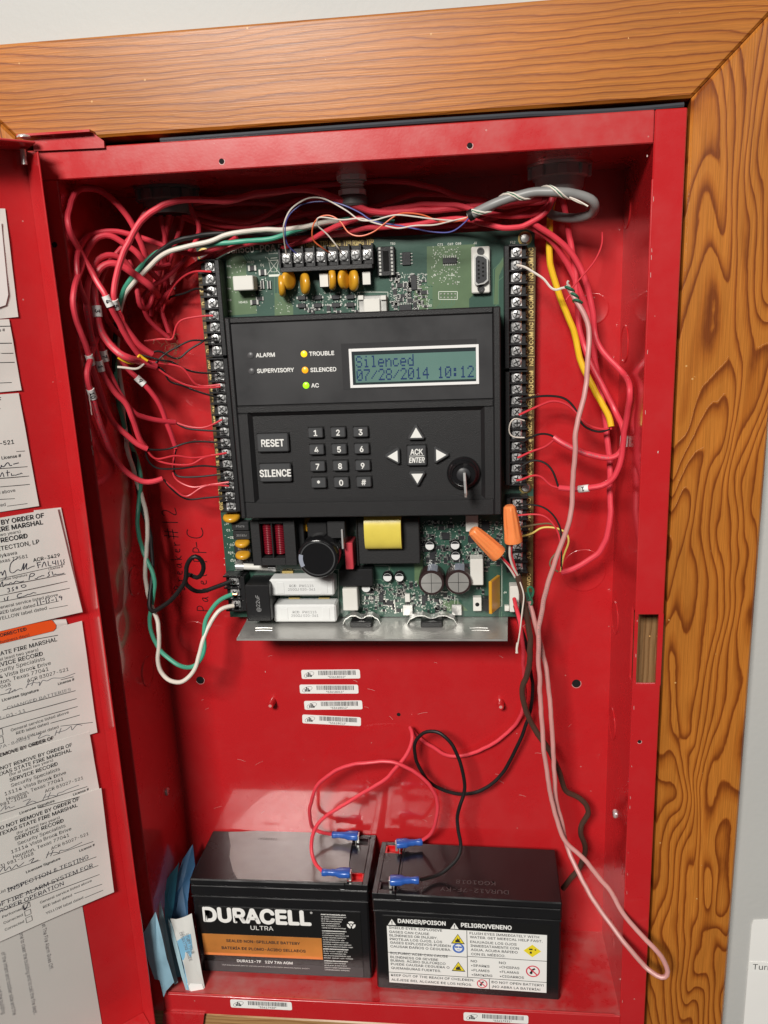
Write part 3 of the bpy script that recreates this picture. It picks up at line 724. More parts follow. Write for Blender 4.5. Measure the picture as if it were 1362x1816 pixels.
lines(o, [('s', [ZA(0, 545), ZA(14, 530), ZA(20, 560), ZA(36, 520), ZA(46, 575), ZA(30, 585)], .4), ('s', [ZA(130, 432), ZA(80, 470), ZA(72, 530), ZA(96, 540), ZA(120, 520), ZA(132, 515), ZA(150, 525), ZA(170, 470), ZA(166, 520), ZA(190, 470), ZA(186, 515), ZA(214, 500), ZA(245, 490)], .4),
          ('s', [ZA(262, 465), ZA(272, 505)], .4), ('s', [ZA(258, 470), ZA(290, 462)], .4), ('s', [ZA(262, 486), ZA(286, 480)], .4), ('s', [ZA(296, 500), ZA(312, 460), ZA(326, 494)], .4), ('s', [ZA(338, 455), ZA(344, 492), ZA(362, 488)], .4), ('s', [ZA(372, 455), ZA(370, 475), ZA(392, 470)], .4), ('s', [ZA(390, 450), ZA(394, 485)], .4), ('s', [ZA(406, 450), ZA(410, 482)], .4), ('s', [ZA(430, 446), ZA(424, 460), ZA(440, 466), ZA(430, 480)], .4), ('s', [ZA(452, 442), ZA(444, 456), ZA(456, 462), ZA(446, 476)], .4),
          ('s', [ZA(0, 640), ZA(20, 600), ZA(24, 640), ZA(44, 615), ZA(60, 625), ZA(80, 605), ZA(92, 620), ZA(116, 596), ZA(140, 605), ZA(172, 596)], .4), ('s', [ZA(206, 590), ZA(216, 545), ZA(246, 545), ZA(236, 562), ZA(214, 566)], .4), ('s', scrawl(246, 580, 312, 560, 16, 8, 5, ZA), .4), ('s', [ZA(352, 530), ZA(336, 540), ZA(352, 556), ZA(334, 566)], .4), ('s', [ZA(366, 528), ZA(376, 558)], .4), ('s', scrawl(380, 556, 456, 540, 22, 9, 6, ZA), .4),
          ('s', [ZA(52, 652), ZA(72, 645), ZA(62, 660), ZA(76, 668), ZA(56, 676)], .4), ('s', [ZA(98, 638), ZA(84, 652), ZA(104, 658), ZA(86, 668)], .4), ('s', [ZA(122, 634), ZA(112, 650), ZA(128, 654), ZA(122, 634)], .4), ('s', [ZA(150, 628), ZA(180, 622), ZA(188, 634), ZA(160, 644), ZA(150, 628)], .4),
          ('s', [ZA(32, 715), ZA(40, 740)], .4), ('s', [ZA(62, 704), ZA(50, 716), ZA(62, 724), ZA(48, 734)], .4), ('s', [ZA(156, 684), ZA(128, 690), ZA(126, 714), ZA(160, 706)], .4), ('s', scrawl(166, 706, 258, 678, 14, 10, 8, ZA), .4),
          ('s', [ZA(262, 735), ZA(268, 768)], .4), ('s', [ZA(282, 728), ZA(290, 762)], .4), ('s', [ZA(300, 742), ZA(314, 738)], .4), ('s', [ZA(322, 718), ZA(330, 752)], .4), ('s', [ZA(352, 716), ZA(338, 728), ZA(352, 738), ZA(340, 748)], .4), ('s', [ZA(362, 732), ZA(380, 728)], .4), ('s', [ZA(392, 708), ZA(400, 738)], .4), ('s', [ZA(430, 700), ZA(412, 706), ZA(428, 716), ZA(436, 700), ZA(432, 730)], .4)], 3.68, 'pen', 'handwriting')
# orange label on its white sheet
o = sheet('paper_slip', [(-50, 1108), (117, 1098), (123, 1121), (-50, 1160)], .8, 'white slip carrying the orange red label', curl=.2)
b = MB(); P = [dpt(u, v, 1.4) for u, v in ((-50, 1116), (92, 1100), (99, 1108), (99, 1114), (94, 1119), (-50, 1154))]
b.prism(P, DOOR, 1.2, 1.5); o = tag(b.build('orange_label', 'orange_label'), 'bright orange red label on the door between the white tags', 'label')
lines(o, [('t', 'DO NOT REMOVE UNTIL CORRECTED', (47, 1118), 2.4, .03), ('t', '(in five business days)', (52, 1128), 2.0, 0)], 1.6)
# fifth: service record with typed entry
o = sheet('service_tag', [(-60, 1165), (145, 1101), (172, 1298), (-60, 1362)], 1.1, 'white service tag with typed entry about changed batteries, below the orange label', extend=8, curl=.7)
lines(o, [('l', ZA(228, 1008), ZA(408, 975), .5), ('t', 'TEXAS STATE FIRE MARSHAL', ZA(402, 1015), 2.9, .025), ('t', '(for at least two years)', ZA(270, 1085), 2.2, 0), ('t', 'SERVICE RECORD', ZA(302, 1116), 3.0, .025), ('t', 'Security Specialists', ZA(316, 1150), 2.8, .0), ('t', '13114 Vista Brook Drive', ZA(358, 1180), 2.8, .0), ('t', 'Houston, Texas 77041', ZA(342, 1222), 2.8, .0), ('t', 'ACR 83027-521', ZA(482, 1222), 2.6, .0), ('t', '(713) 981-1068', ZA(76, 1330), 2.6, .0),
          ('l', ZA(0, 1395), ZA(515, 1265), .45), ('t', 'License #', ZA(522, 1290), 1.9, .03), ('t', 'Licensee Signature', ZA(272, 1365), 2.0, .03), ('l', ZA(20, 1500), ZA(530, 1362), .45), ('l', ZA(0, 1565), ZA(538, 1418), .45), ('l', ZA(0, 1628), ZA(545, 1474), .45),
          ('t', 'General service listed above', ZA(484, 1522), 2.2, 0), ('l', ZA(355, 1592), ZA(560, 1534), .45), ('t', 'RED label dated', ZA(342, 1600), 2.2, 0), ('l', ZA(425, 1612), ZA(650, 1584), .4), ('t', 'YELLOW label dated', ZA(412, 1625), 2.2, 0), ('b', ZA(-30, 1690), 5), ('b', ZA(-25, 1745), 5)], 2.1)
lines(o, [('t', 'CHANGED BATTERIES', ZA(498, 1362), 2.3, -.008, 1.3), ('t', '12-01-11', ZA(180, 1510), 2.3, -.008, 1.3), ('t', '77A-86031', ZA(214, 1702), 2.3, -.008, 1.3)], 2.15, 'ink_grey', 'typed_text')
lines(o, [('s', [ZA(40, 1362), ZA(80, 1345), ZA(60, 1385), ZA(110, 1352), ZA(100, 1370), ZA(140, 1348), ZA(160, 1352)], .35), ('s', [ZA(206, 1295), ZA(182, 1345)], .35), ('s', [ZA(240, 1285), ZA(222, 1330)], .35), ('s', [ZA(190, 1325), ZA(236, 1305), ZA(262, 1310), ZA(280, 1300), ZA(276, 1330), ZA(300, 1290), ZA(330, 1295), ZA(370, 1275), ZA(440, 1272), ZA(528, 1240)], .35),
          ('s', [ZA(240, 1680), ZA(290, 1662), ZA(270, 1700), ZA(330, 1675), ZA(350, 1680)], .35), ('s', [ZA(400, 1640), ZA(386, 1680)], .35), ('s', [ZA(430, 1625), ZA(414, 1665)], .35), ('s', [ZA(390, 1660), ZA(460, 1640), ZA(500, 1612), ZA(505, 1640), ZA(540, 1602), ZA(576, 1606)], .35)], 2.2, 'pencil', 'handwriting')
o = sheet('service_tag', [(-60, 1345), (158, 1297), (176, 1402), (-60, 1460)], 1.5, 'white service tag partly covered by the lowest tag, repeated printed heading', extend=8, curl=.7)
lines(o, [('t', 'DO NOT REMOVE BY ORDER OF', ZB(350, -30), 2.6, .025), ('t', 'DO NOT REMOVE BY ORDER OF', ZB(470, 14), 2.7, .025), ('t', 'TEXAS STATE FIRE MARSHAL', ZB(466, 48), 2.7, .025), ('t', '(for at least two years)', ZB(346, 112), 2.1, 0), ('t', 'SERVICE RECORD', ZB(376, 138), 2.8, .025), ('t', 'Security Specialists', ZB(390, 170), 2.7, .0), ('t', '13114 Vista Brook Drive', ZB(430, 194), 2.7, .0), ('t', 'Houston, Texas 77041', ZB(414, 236), 2.7, .0), ('t', 'ACR 83027-521', ZB(542, 228), 2.5, .0), ('t', '(713) 981-1068', ZB(176, 346), 2.6, .0), ('l', ZB(0, 458), ZB(568, 276), .45), ('t', 'License #', ZB(578, 298), 1.9, .03), ('t', 'Licensee Signature', ZB(356, 376), 2.0, .03)], 2.5)
lines(o, [('s', [ZB(150, 375), ZB(200, 358), ZB(170, 398), ZB(210, 372), ZB(236, 380)], .35), ('s', [ZB(300, 325), ZB(278, 370)], .35), ('s', [ZB(330, 315), ZB(312, 356)], .35), ('s', [ZB(284, 350), ZB(340, 335), ZB(372, 340), ZB(376, 322), ZB(410, 312), ZB(430, 300), ZB(514, 268)], .35), ('s', [ZB(4, 440), ZB(40, 400), ZB(36, 430), ZB(60, 405), ZB(64, 420), ZB(98, 405)], .35)], 2.56, 'pencil', 'handwriting')
o = sheet('service_tag', [(-60, 1462), (179, 1397), (201, 1580), (-60, 1694)], 2.2, 'lowest white service tag, handwritten inspection and testing entry and three check boxes', extend=8, curl=1.4)
lines(o, [('l', ZB(250, 420), ZB(520, 345), .5), ('t', 'DO NOT REMOVE BY ORDER OF', ZB(518, 368), 2.8, .03), ('t', 'TEXAS STATE FIRE MARSHAL', ZB(506, 408), 2.8, .03), ('t', '(for at least two years)', ZB(390, 486), 2.1, 0), ('t', 'SERVICE RECORD', ZB(416, 508), 2.9, .025), ('t', 'Security Specialists', ZB(428, 540), 2.7, .0), ('t', '13114 Vista Brook Drive', ZB(466, 560), 2.7, .0), ('t', 'Houston, Texas 77041', ZB(452, 602), 2.7, .0), ('t', 'ACR 83027-521', ZB(578, 592), 2.5, .0), ('t', '(713) 981-1068', ZB(220, 722), 2.6, .0),
          ('l', ZB(0, 852), ZB(608, 635), .45), ('t', 'License #', ZB(618, 662), 1.9, .03), ('t', 'Licensee Signature', ZB(394, 752), 2.0, .03), ('l', ZB(180, 898), ZB(628, 734), .45), ('t', 'List Services:', ZB(170, 905), 2.2, 0), ('l', ZB(8, 1028), ZB(640, 790), .45), ('l', ZB(18, 1088), ZB(648, 848), .45),
          ('t', 'General service listed above', ZB(598, 895), 2.1, 0), ('t', 'Performed', ZB(150, 1080), 2.1, 0), ('t', 'Corrected', ZB(152, 1122), 2.1, 0), ('t', 'Corrected', ZB(160, 1165), 2.1, 0), ('t', 'RED label dated', ZB(470, 990), 2.1, 0), ('l', ZB(484, 975), ZB(664, 910), .45), ('t', 'YELLOW label dated', ZB(542, 1005), 2.1, 0), ('l', ZB(552, 1000), ZB(670, 948), .45), ('b', ZB(162, 1078), 4.2), ('b', ZB(168, 1125), 4.2), ('b', ZB(176, 1168), 4.2)], 3.9)
lines(o, [('t', 'INSPECTION & TESTING', ZB(578, 745), 3.4, -.012, 1.05), ('t', 'OF FIRE ALARM SYSTEM FOR', ZB(606, 800), 3.4, -.012, 1.05), ('t', 'PROPER OPERATION', ZB(418, 920), 3.4, -.012, 1.05), ('s', [ZB(190, 765), ZB(224, 742), ZB(206, 775), ZB(250, 755)], .35), ('s', [ZB(320, 700), ZB(302, 745)], .35), ('s', [ZB(348, 690), ZB(330, 732)], .35), ('s', [ZB(306, 722), ZB(360, 706), ZB(386, 712), ZB(392, 694), ZB(440, 688), ZB(536, 640)], .35),
          ('s', [ZB(0, 838), ZB(30, 800), ZB(36, 830), ZB(64, 798), ZB(76, 820), ZB(110, 785), ZB(120, 802), ZB(158, 772)], .35), ('s', [ZB(150, 1055), ZB(166, 1085), ZB(190, 1030)], .45), ('s', [ZB(156, 1085), ZB(180, 1060)], .4)], 3.98, 'pen', 'handwriting')
# white notice on the wall at the right
Yw = 19.4
pp = [at(1333, 1640, Yw), at(1336, 1632, Yw), at(1420, 1628, Yw), at(1420, 1860, Yw), at(1315, 1860, Yw)]
b = MB(); b.prism([(q.x, q.z) for q in pp], FRONT, -19.9, -19.2); o = tag(b.build('wall_notice', 'paper_white'), 'white notice taped to the wall right of the timber frame', 'notice')
f = Frame((0, 0, 0), (1, 0, 0), (0, 0, 1), (0, -1, 0)); q0 = at(1326, 1722, Yw); q1 = at(1420, 1702, Yw)
b = MB(); b.prism([(q0.x, q0.z), (q0.x + 60, q0.z), (q0.x + 60, q0.z + 9.5), (q0.x + .6, q0.z + 9.5)], FRONT, -19.15, -18.8); st = b.build('label_strip', 'label_white', o)
q = at(1334, 1719, Yw); b = MB(); b.text(FRONT, 'Turn', q.x, q.z + .6, 5.0, -18.7, 'L'); b.build('printed_text', 'ink', st)
# ================================================================== circuit board
YB = 76.0                                   # board front face
X0, X1, Z0, Z1 = at(391, 909, YB).x, at(947, 700, YB).x, at(408, 1094.5, YB).z, at(905, 408, YB).z
pcb = thing('circuit_board', ((X0 + X1) / 2, YB, Z0), 'large green printed circuit board with screw terminals mounted in the cabinet', 'circuit board')
b = MB(); b.box(X0, X1, YB, YB + 1.7, Z0, Z1, .2); board = b.build('board', 'pcb', pcb)
BF = Frame((0, YB, 0), (1, 0, 0), (0, 0, 1), (0, -1, 0))
def B2(u, v, h=0.0):
    q = at(u, v, YB - h); return (q.x, q.z)
def patch(name, m, polys, c, parent=None):
    b = MB()
    for P in polys: b.flat([B2(*q) for q in P], BF, c)
    o = b.build(name, m, parent or board); 
    if len(polys) > 1: o['kind'] = 'stuff'
    return o
# copper pours seen lighter through the mask
patch('copper_pour', 'pcb_light', [[(402, 455), (412, 450), (430, 452), (437, 462), (437, 486), (450, 496), (456, 556), (402, 560)], [(487, 520), (508, 520), (520, 545), (520, 560), (487, 560)],
      [(757, 437), (842, 433), (842, 520), (832, 530), (832, 548), (757, 556)], [(735, 505), (757, 505), (757, 556), (735, 556)],
      [(735, 985), (750, 985), (750, 1020), (760, 1030), (745, 1040), (735, 1030)], [(785, 1065), (812, 1065), (830, 1083), (785, 1083)], [(893, 470), (893, 455), (878, 478), (876, 540), (885, 540), (885, 490)]], .05)
# printed brown strips behind the terminals
patch('printed_strip', 'brown_strip', [[(349, 462), (369, 462), (405, 905), (391, 908)]], .06)
patch('printed_strip', 'brown_strip', [[(926, 440), (950, 438), (946, 866), (928, 868)]], .06)
patch('printed_strip', 'brown_strip', [[(927, 880), (946, 880), (945, 1050), (925, 1050)]], .06)
patch('printed_strip', 'brown_strip', [[(500, 424), (662, 419), (662, 443), (500, 447)]], .06)
# traces
tr = MB(); rnd = random.Random(11)
def trace(*pp, w=.55): tr.stroke([B2(*q) for q in pp], w, BF, .09)
for k in range(4): trace((747, 497 + 5 * k), (754, 497 + 5 * k), (766 - 2 * k, 508 + 3 * k), (766 - 2 * k, 556))
for k in range(6): trace((781 + 5 * k, 532), (781 + 5 * k, 538), (772 + 4 * k, 550), (772 + 4 * k, 560))
for k in range(3): trace((402 + 3 * k, 480), (402 + 3 * k, 462 - 3 * k), (410, 452 - 4 * k), (428 + 3 * k, 452 - 4 * k), (442 + 3 * k, 468), (442 + 3 * k, 480))
trace((893, 460), (875, 478), (875, 540)); trace((893, 490), (884, 498), (884, 538), (870, 550)); trace((487, 475), (487, 525), (500, 540)); trace((492, 475), (492, 520), (506, 535))
trace((870, 545), (860, 556)); trace((715, 1030), (735, 1045), (760, 1045)); trace((680, 1085), (700, 1070), (730, 1070))
for k in range(28):
    u, v = rnd.uniform(640, 890), rnd.uniform(930, 1085); l = rnd.uniform(6, 20)
    if rnd.random() < .5: trace((u, v), (u + l, v), (u + l + 5, v + 5))
    else: trace((u, v), (u, v + l), (u + 5, v + l + 5))
for k in range(14):
    u, v = rnd.uniform(690, 760), rnd.uniform(495, 550); trace((u, v), (u + rnd.uniform(4, 14), v), w=.45)
o = tr.build('copper_trace', 'pcb_trace', board); o['kind'] = 'stuff'
# silkscreen lettering and outlines
sk = MB()
def st(txt, u, v, h, align='L', width=None, bold=0.0, mb=sk, c=.12, sx=1.0):
    a, z = B2(u, v); mb.text(BF, txt, a, z, h, c, align, width=width, bold=bold or (.05 if mb is not sk else .03), sx=sx)
st('06an5c0-PCA REV', 393, 450, 4.6, sx=.93)
def obox(u0, v0, u1, v1, w=.3, mb=sk):
    P = [B2(u0, v0), B2(u1, v0), B2(u1, v1), B2(u0, v1)]
    for i in range(4): mb.stroke([P[i], P[(i + 1) % 4]], w, BF, .12)
def ln(pp, w=.3, mb=sk): mb.stroke([B2(*q) for q in pp], w, BF, .12)
ln([(476, 448), (478, 436), (482, 446), (487, 435), (489, 443)], .35); ln([(476, 450), (493, 449)], .3)
obox(778, 517, 811, 531, .4); obox(634, 518, 688, 552, .35); obox(806, 1062, 812, 1085, .25)
for uv, s in (((439, 467), 'R610'), ((462, 472), 'C6'), ((424, 538), 'HS4E3'), ((692, 434), 'TB3'), ((776, 436), 'C71'), ((794, 435), 'C69'), ((808, 434), 'C68'), ((840, 433), 'J2'), ((905, 432), 'F12'), ((736, 545), 'R11  U18 R3')): st(s, uv[0], uv[1], 1.5)
for k, (u, v) in enumerate(((402, 942), (408, 955), (408, 968), (405, 982), (409, 996), (401, 930))): st(('C1', 'C2', 'C18', 'R29', 'C19', 'J7')[k], u, v, 1.7)
ln([(405, 1014), (418, 1012)], .4); ln([(470, 1012), (500, 1012), (500, 1020)], .3); obox(498, 1010, 600, 1064, .3); obox(660, 1003, 690, 1040, .2)
ln([(845, 1000), (890, 1000), (890, 1075), (845, 1075)], .35); st('J4', 893, 1052, 1.6); st('Q4', 728, 1072, 1.5)
# crossed-out wheeled bin mark
ln([(474, 457), (497, 486)], .35); ln([(497, 457), (474, 486)], .35); ln([(477, 464), (481, 482), (490, 482), (494, 463)], .35); ln([(476, 462), (495, 461)], .5); ln([(480, 458), (492, 457)], .5); a0, z0 = B2(477, 491); a1, z1 = B2(496, 487)
sk.rect(BF, a0, a1, z0, z0 + 1.6, .12)
rnd = random.Random(5)
for R_, n in (((690, 485, 760, 552), 220), ((765, 438, 815, 505), 110), ((408, 455, 475, 520), 40), ((487, 500, 530, 556), 30), ((530, 518, 640, 553), 110), ((640, 1030, 740, 1088), 200), ((740, 925, 890, 1000), 300), ((740, 1050, 810, 1086), 120), ((845, 920, 895, 1000), 90), ((395, 915, 415, 1005), 20)):
    for k in range(n):
        u, v = rnd.uniform(R_[0], R_[2]), rnd.uniform(R_[1], R_[3]); a, z = B2(u, v)
        if rnd.random() < .55: sk.rect(BF, a, a + rnd.uniform(.35, 1.3), z, z + rnd.uniform(.25, .5), .12)
        else: sk.rect(BF, a, a + rnd.uniform(.25, .45), z, z + rnd.uniform(.5, 1.4), .12)
o = sk.build('silkscreen_print', 'silk', board); o['kind'] = 'stuff'
sg = MB()
for k, s in enumerate(('RING  TIP', 'RING  TIP', 'RING  TIP', 'RING  TIP')):
    st(s, 503 + 41 * k, 440 - 1.5 * k, 3.6, width=15.2, mb=sg)
    st(('61 P1 60', '59 P1 58', '57 P2 56', '55 P2 54')[k], 507 + 41 * k, 447.5 - 1.5 * k, 2.4, width=12.5, mb=sg)
    if k: ln([(499 + 41 * k, 429 - 1.5 * k), (499 + 41 * k, 447 - 1.5 * k)], .4, sg)
def side_text(s, u, v, h, mb=sg):
    a, z = B2(u, v); f = Frame((a, YB, z), (0, 0, 1), (-1, 0, 0), (0, -1, 0)); mb.text(f, s, 0, 0, h * 1.15, .13, 'C', bold=.05)
ry = [446.4, 468.9, 490.7, 513, 535.6, 556.8, 578.6, 599.7, 620.9, 642, 668.6, 689]
for k, v in enumerate(ry):
    side_text(str(53 - k), 938, v, 2.3); side_text(('NC', 'COM', 'NO')[k % 3], 945.5, v, 2.5)
    if k % 3 == 2: ln([(933, v + 11), (948, v + 11)], .35, sg)
for k, v in enumerate((720, 760, 800, 840)):
    side_text('- NAC%d +' % (k + 1), 943, v, 2.5); ln([(931, v + 20), (946, v + 20)], .35, sg); side_text(str(41 - 2 * k), 935, v - 10, 2.0); side_text(str(40 - 2 * k), 935, v + 10, 2.0)
for k, (s, v) in enumerate((('GND', 892), ('PWR', 915), ('+R -', 945), ('A B', 985), ('24VDC', 1030))): side_text(s, 941, v, 2.3)
def side_text_l(s, u, v, h):
    a, z = B2(u, v); f = Frame((a, YB, z), (0, 0, 1), (-1, 0, 0), (0, -1, 0)); sg.text(f, s, 0, 0, h * 1.15, .13, 'C', bold=.05)
for s, u, v in (('A', 354, 473), ('B', 356, 495), ('C', 358, 515), ('D', 361, 538), ('A', 363, 560), ('B', 365, 580), ('C', 367, 600), ('D', 369, 622), ('GND', 372, 645), ('25', 375, 668), ('PTR', 377, 690), ('24', 379, 708), ('26', 380, 725), ('PWR', 382, 745), ('27', 384, 783), ('PTR', 386, 803), ('28', 387, 822), ('1', 388, 840), ('29', 390, 872), ('GND', 392, 896)): side_text_l(s, u + 3, v, 2.3)
o = sg.build('gold_lettering', 'silk_gold', board); o['kind'] = 'stuff'
# ---- small solder dots and vias
sd = MB(); rnd = random.Random(9)
def dot(u, v, r=.55, h=.25):
    a, z = B2(u, v); sd.lathe([(r, 0), (r * .7, h), (.05, h)], (a, YB - .02, z), (0, -1, 0), 6)
for i in range(5):
    for j in range(2): dot(782 + 6.3 * i, 521 + 6.5 * j, .8, .4)
for R_, n in (((690, 485, 758, 552), 60), ((768, 440, 812, 505), 34), ((440, 520, 486, 556), 10), ((640, 1035, 740, 1086), 60), ((740, 925, 892, 1000), 90), ((745, 1050, 805, 1086), 30), ((530, 515, 640, 552), 26)):
    for k in range(n): dot(rnd.uniform(R_[0], R_[2]), rnd.uniform(R_[1], R_[3]), rnd.uniform(.3, .7))
for k in range(6):
    for q in range(2): dot(404 + 2 * k * .2 + q * 4, 472 + 20 * k, 1.0, .6)
o = sd.build('solder_dot', 'solder', board); o['kind'] = 'stuff'
# ---- components
def comp(u0, v0, u1, v1, h, name, m, ch=.3, base=0.0):
    """box component: its front face measured in the photo, standing h off the board"""
    a0, z0 = B2(u0, (v0 + v1) / 2, h); a1, _ = B2(u1, (v0 + v1) / 2, h); _, zt = B2((u0 + u1) / 2, v0, h); _, zb = B2((u0 + u1) / 2, v1, h)
    b = MB(); b.box(a0, a1, YB - h, YB - base - .02, zb, zt, ch); return b.build(name, m, pcb), (a0, a1, zb, zt)
def face(o, box, h, txt, m, th, dz=0, rot=False, name='marking', bold=0.0):
    f = Frame(((box[0] + box[1]) / 2, YB - h, (box[2] + box[3]) / 2 + dz), (0, 0, 1) if rot else (1, 0, 0), (-1, 0, 0) if rot else (0, 0, 1), (0, -1, 0))
    b = MB()
    for i, s in enumerate(txt): b.text(f, s, 0, -th / 2 + (len(txt) - 1) * th * .75 - i * th * 1.5, th, .1, 'C', bold=bold)
    return b.build(name, m, o)
def gull(u0, v0, u1, v1, n, side, h=1.6):
    """surface-mount chip with its row of leads"""
    o, q = comp(u0, v0, u1, v1, h, 'chip', 'chip', .2); b = MB()
    for i in range(n):
        t = (i + .5) / n
        if side == 'v':
            z = q[2] + (q[3] - q[2]) * t
            for x in (q[0] - 1.5, q[1]): b.box(x, x + 1.5, YB - .7, YB - .05, z - .28, z + .28)
        else:
            x = q[0] + (q[1] - q[0]) * t
            for z in (q[2] - 1.5, q[3]): b.box(x - .28, x + .28, YB - .7, YB - .05, z, z + 1.5)
    l = b.build('chip_leads', 'solder', o); l['kind'] = 'stuff'; return o
gull(713, 447, 728, 470, 4, 'v'); gull(729, 488, 739, 514, 8, 'v'); gull(785, 457, 810, 467, 7, 'h'); gull(708, 540, 730, 552, 7, 'h'); gull(672, 1054, 680, 1068, 4, 'v'); gull(748, 1056, 758, 1066, 4, 'v'); gull(688, 1066, 697, 1074, 4, 'v')
gull(784, 945, 797, 957, 4, 'v'); gull(762, 980, 772, 992, 3, 'v'); gull(854, 925, 868, 940, 4, 'v'); gull(872, 955, 884, 968, 4, 'v'); gull(830, 950, 842, 962, 4, 'h')
# diode grid with white pads
for u in (535, 563, 595, 621):
    for v in (528, 542):
        o, q = comp(u - 7, v - 4 - (u - 535) * .02, u + 7, v + 4 - (u - 535) * .02, 2.2, 'diode', 'chip', .3)
        b = MB()
        for x in (q[0] - 1.3, q[1]): b.box(x, x + 1.3, YB - .9, YB - .05, q[2] + .8, q[3] - .8)
        l = b.build('pads', 'solder', o); l['kind'] = 'stuff'
# tiny passives
sm = MB(); sm2 = MB(); rnd = random.Random(21)
for R_, n in (((692, 488, 760, 550), 46), ((455, 468, 474, 530), 5), ((740, 922, 892, 1002), 120), ((642, 1032, 738, 1084), 60), ((742, 1050, 808, 1084), 22), ((530, 545, 640, 553), 10), ((845, 1000, 868, 1060), 10)):
    for k in range(n):
        a, z = B2(rnd.uniform(R_[0], R_[2]), rnd.uniform(R_[1], R_[3])); w, h = (1.5, .8) if rnd.random() < .5 else (.8, 1.5)
        if rnd.random() < .3: w *= 1.7; h *= 1.7
        sm.box(a - w, a + w, YB - .9, YB - .03, z - h, z + h)
        for s in (-1, 1):
            if w > h: sm2.box(a + s * w - .35, a + s * w + .35, YB - .95, YB - .04, z - h - .05, z + h + .05)
            else: sm2.box(a - w - .05, a + w + .05, YB - .95, YB - .04, z + s * h - .35, z + s * h + .35)
o = sm.build('small_chips', 'chip', pcb); o['kind'] = 'stuff'; o = sm2.build('small_chip_ends', 'solder', pcb); o['kind'] = 'stuff'
for u0, v0, u1, v1 in ((440, 471, 454, 480), (459, 478, 472, 488), (462, 498, 468, 512), (474, 498, 480, 512), (444, 532, 458, 540)):
    o, q = comp(u0, v0, u1, v1, 1.6, 'resistor', 'chip', .2)
    b = MB(); w = (q[1] - q[0]) * .24
    for x in (q[0] - .1, q[1] - w + .1): b.box(x, x + w, YB - 1.68, YB - .04, q[2] - .08, q[3] + .08)
    l = b.build('pads', 'solder', o); l['kind'] = 'stuff'
# relay, disc capacitors
comp(413, 489, 449, 515, 13, 'relay', 'relay_white', .6)
def disc_cap(u, v, tilt, h=15, r=8.0, t=5.0, flat=False):
    a, z = B2(u, v, h * .62)
    b = MB(); ax = Matrix.Rotation(math.radians(tilt), 3, 'Z') @ Vector((1, 0, 0)) if not flat else Matrix.Rotation(math.radians(tilt), 3, 'X') @ Vector((0, 0, 1))
    n = 9; prof = []
    for i in range(n):
        q = math.pi * i / (n - 1); prof.append((r - t / 2 + t / 2 * math.sin(q) if 0 < i < n - 1 else (r - t / 2) * .7, -t / 2 * math.cos(q)))
    b.lathe(prof, (a, YB - h * .62, z), ax, 20); o = b.build('disc_capacitor', 'cap_yellow', pcb)
    b = MB()
    for s in (-1, 1):
        off = Vector((0, 0, s * 2.4)) if not flat else Vector((s * 2.4, 0, 0))
        b.tube([Vector((a, YB - h * .62 + r * .6, z)) + off, Vector((a, YB, z)) + off], .4, 6)
    l = b.build('lead', 'solder', o); l['kind'] = 'stuff'
disc_cap(500, 507, 12); disc_cap(512, 496, -24, r=7.4, t=4.4); disc_cap(541, 503, 22, t=5.6); disc_cap(589, 495, 14); disc_cap(610, 495, -20, r=7.4, t=4.4); disc_cap(627, 497, 22, t=5.4)
disc_cap(411, 917, 15, h=13, r=7, t=5, flat=True); disc_cap(430, 963, 12, h=12, r=6.2, t=4.6, flat=True); disc_cap(431, 984, 12, h=12, r=6.2, t=4.6, flat=True); disc_cap(546, 930, 70, h=12, r=6, t=4.4)
for u0, v0, u1, v1 in ((566, 483, 583, 510), (642, 480, 658, 506)):
    o, q = comp(u0, v0, u1, v1, 9, 'coupler', 'chip', .4); b = MB(); b.box(q[0] + .5, q[1] - .5, YB - 9.35, YB - 9.02, q[2] + .6, q[3] - .6); b.build('coupler_label', 'relay_white', o)
o, q = comp(636, 524, 686, 556, 6, 'transformer', 'alu', .5); comp(645, 530, 674, 556, 8.5, 'transformer_bobbin', 'relay_white', .5)
b = MB()
for u in (640, 680):
    a, z = B2(u, 528, 7); b.box(a - 2, a + 2, YB - 8, YB - 6.05, z - 1.6, z + 1.6, .3)
l = b.build('transformer_tab', 'relay_white', o); l['kind'] = 'stuff'
# dual in-line socket
o, q = comp(669, 437, 700, 489, 4.5, 'chip_socket', 'black_plastic', .3)
b = MB(); b.box(q[0] + 4.2, q[1] - 4.2, YB - 4.6, YB - 4.45, q[2] + 3, q[3] - 3); b.build('socket_slot', 'hole', o)
b = MB()
for i in range(8):
    z = q[2] + (q[3] - q[2]) * (i + .5) / 8
    for x in (q[0] + 2.0, q[1] - 2.0): b.box(x - .75, x + .75, YB - 4.9, YB - 4.5, z - .8, z + .8)
l = b.build('contacts', 'solder', o); l['kind'] = 'stuff'
# nine-way D connector
o, q = comp(836, 437, 869, 520, 5.5, 'serial_connector', 'relay_white', .8)
cx = (q[0] + q[1]) / 2; cz = (q[2] + q[3]) / 2; hw = (q[1] - q[0]) / 2; hh = (q[3] - q[2]) / 2
def dshape(w0, w1, h): return [(cx - w0, cz - h + 1.5), (cx - w0 + 1.5, cz - h), (cx + w1 - 2.5, cz - h * .86 - .6), (cx + w1, cz - h * .86 + 1.5), (cx + w1, cz + h * .86 - 1.5), (cx + w1 - 2.5, cz + h * .86 + .6), (cx - w0 + 1.5, cz + h), (cx - w0, cz + h - 1.5)]
b = MB(); b.prism(dshape(4.6, 5.2, 10.6), BF, 5.4, 9.5); b.build('connector_shell', 'steel', o)
b = MB(); b.prism(dshape(3.6, 4.2, 9.6), BF, 9.0, 9.7); b.build('connector_insert', 'chip', o)
b = MB()
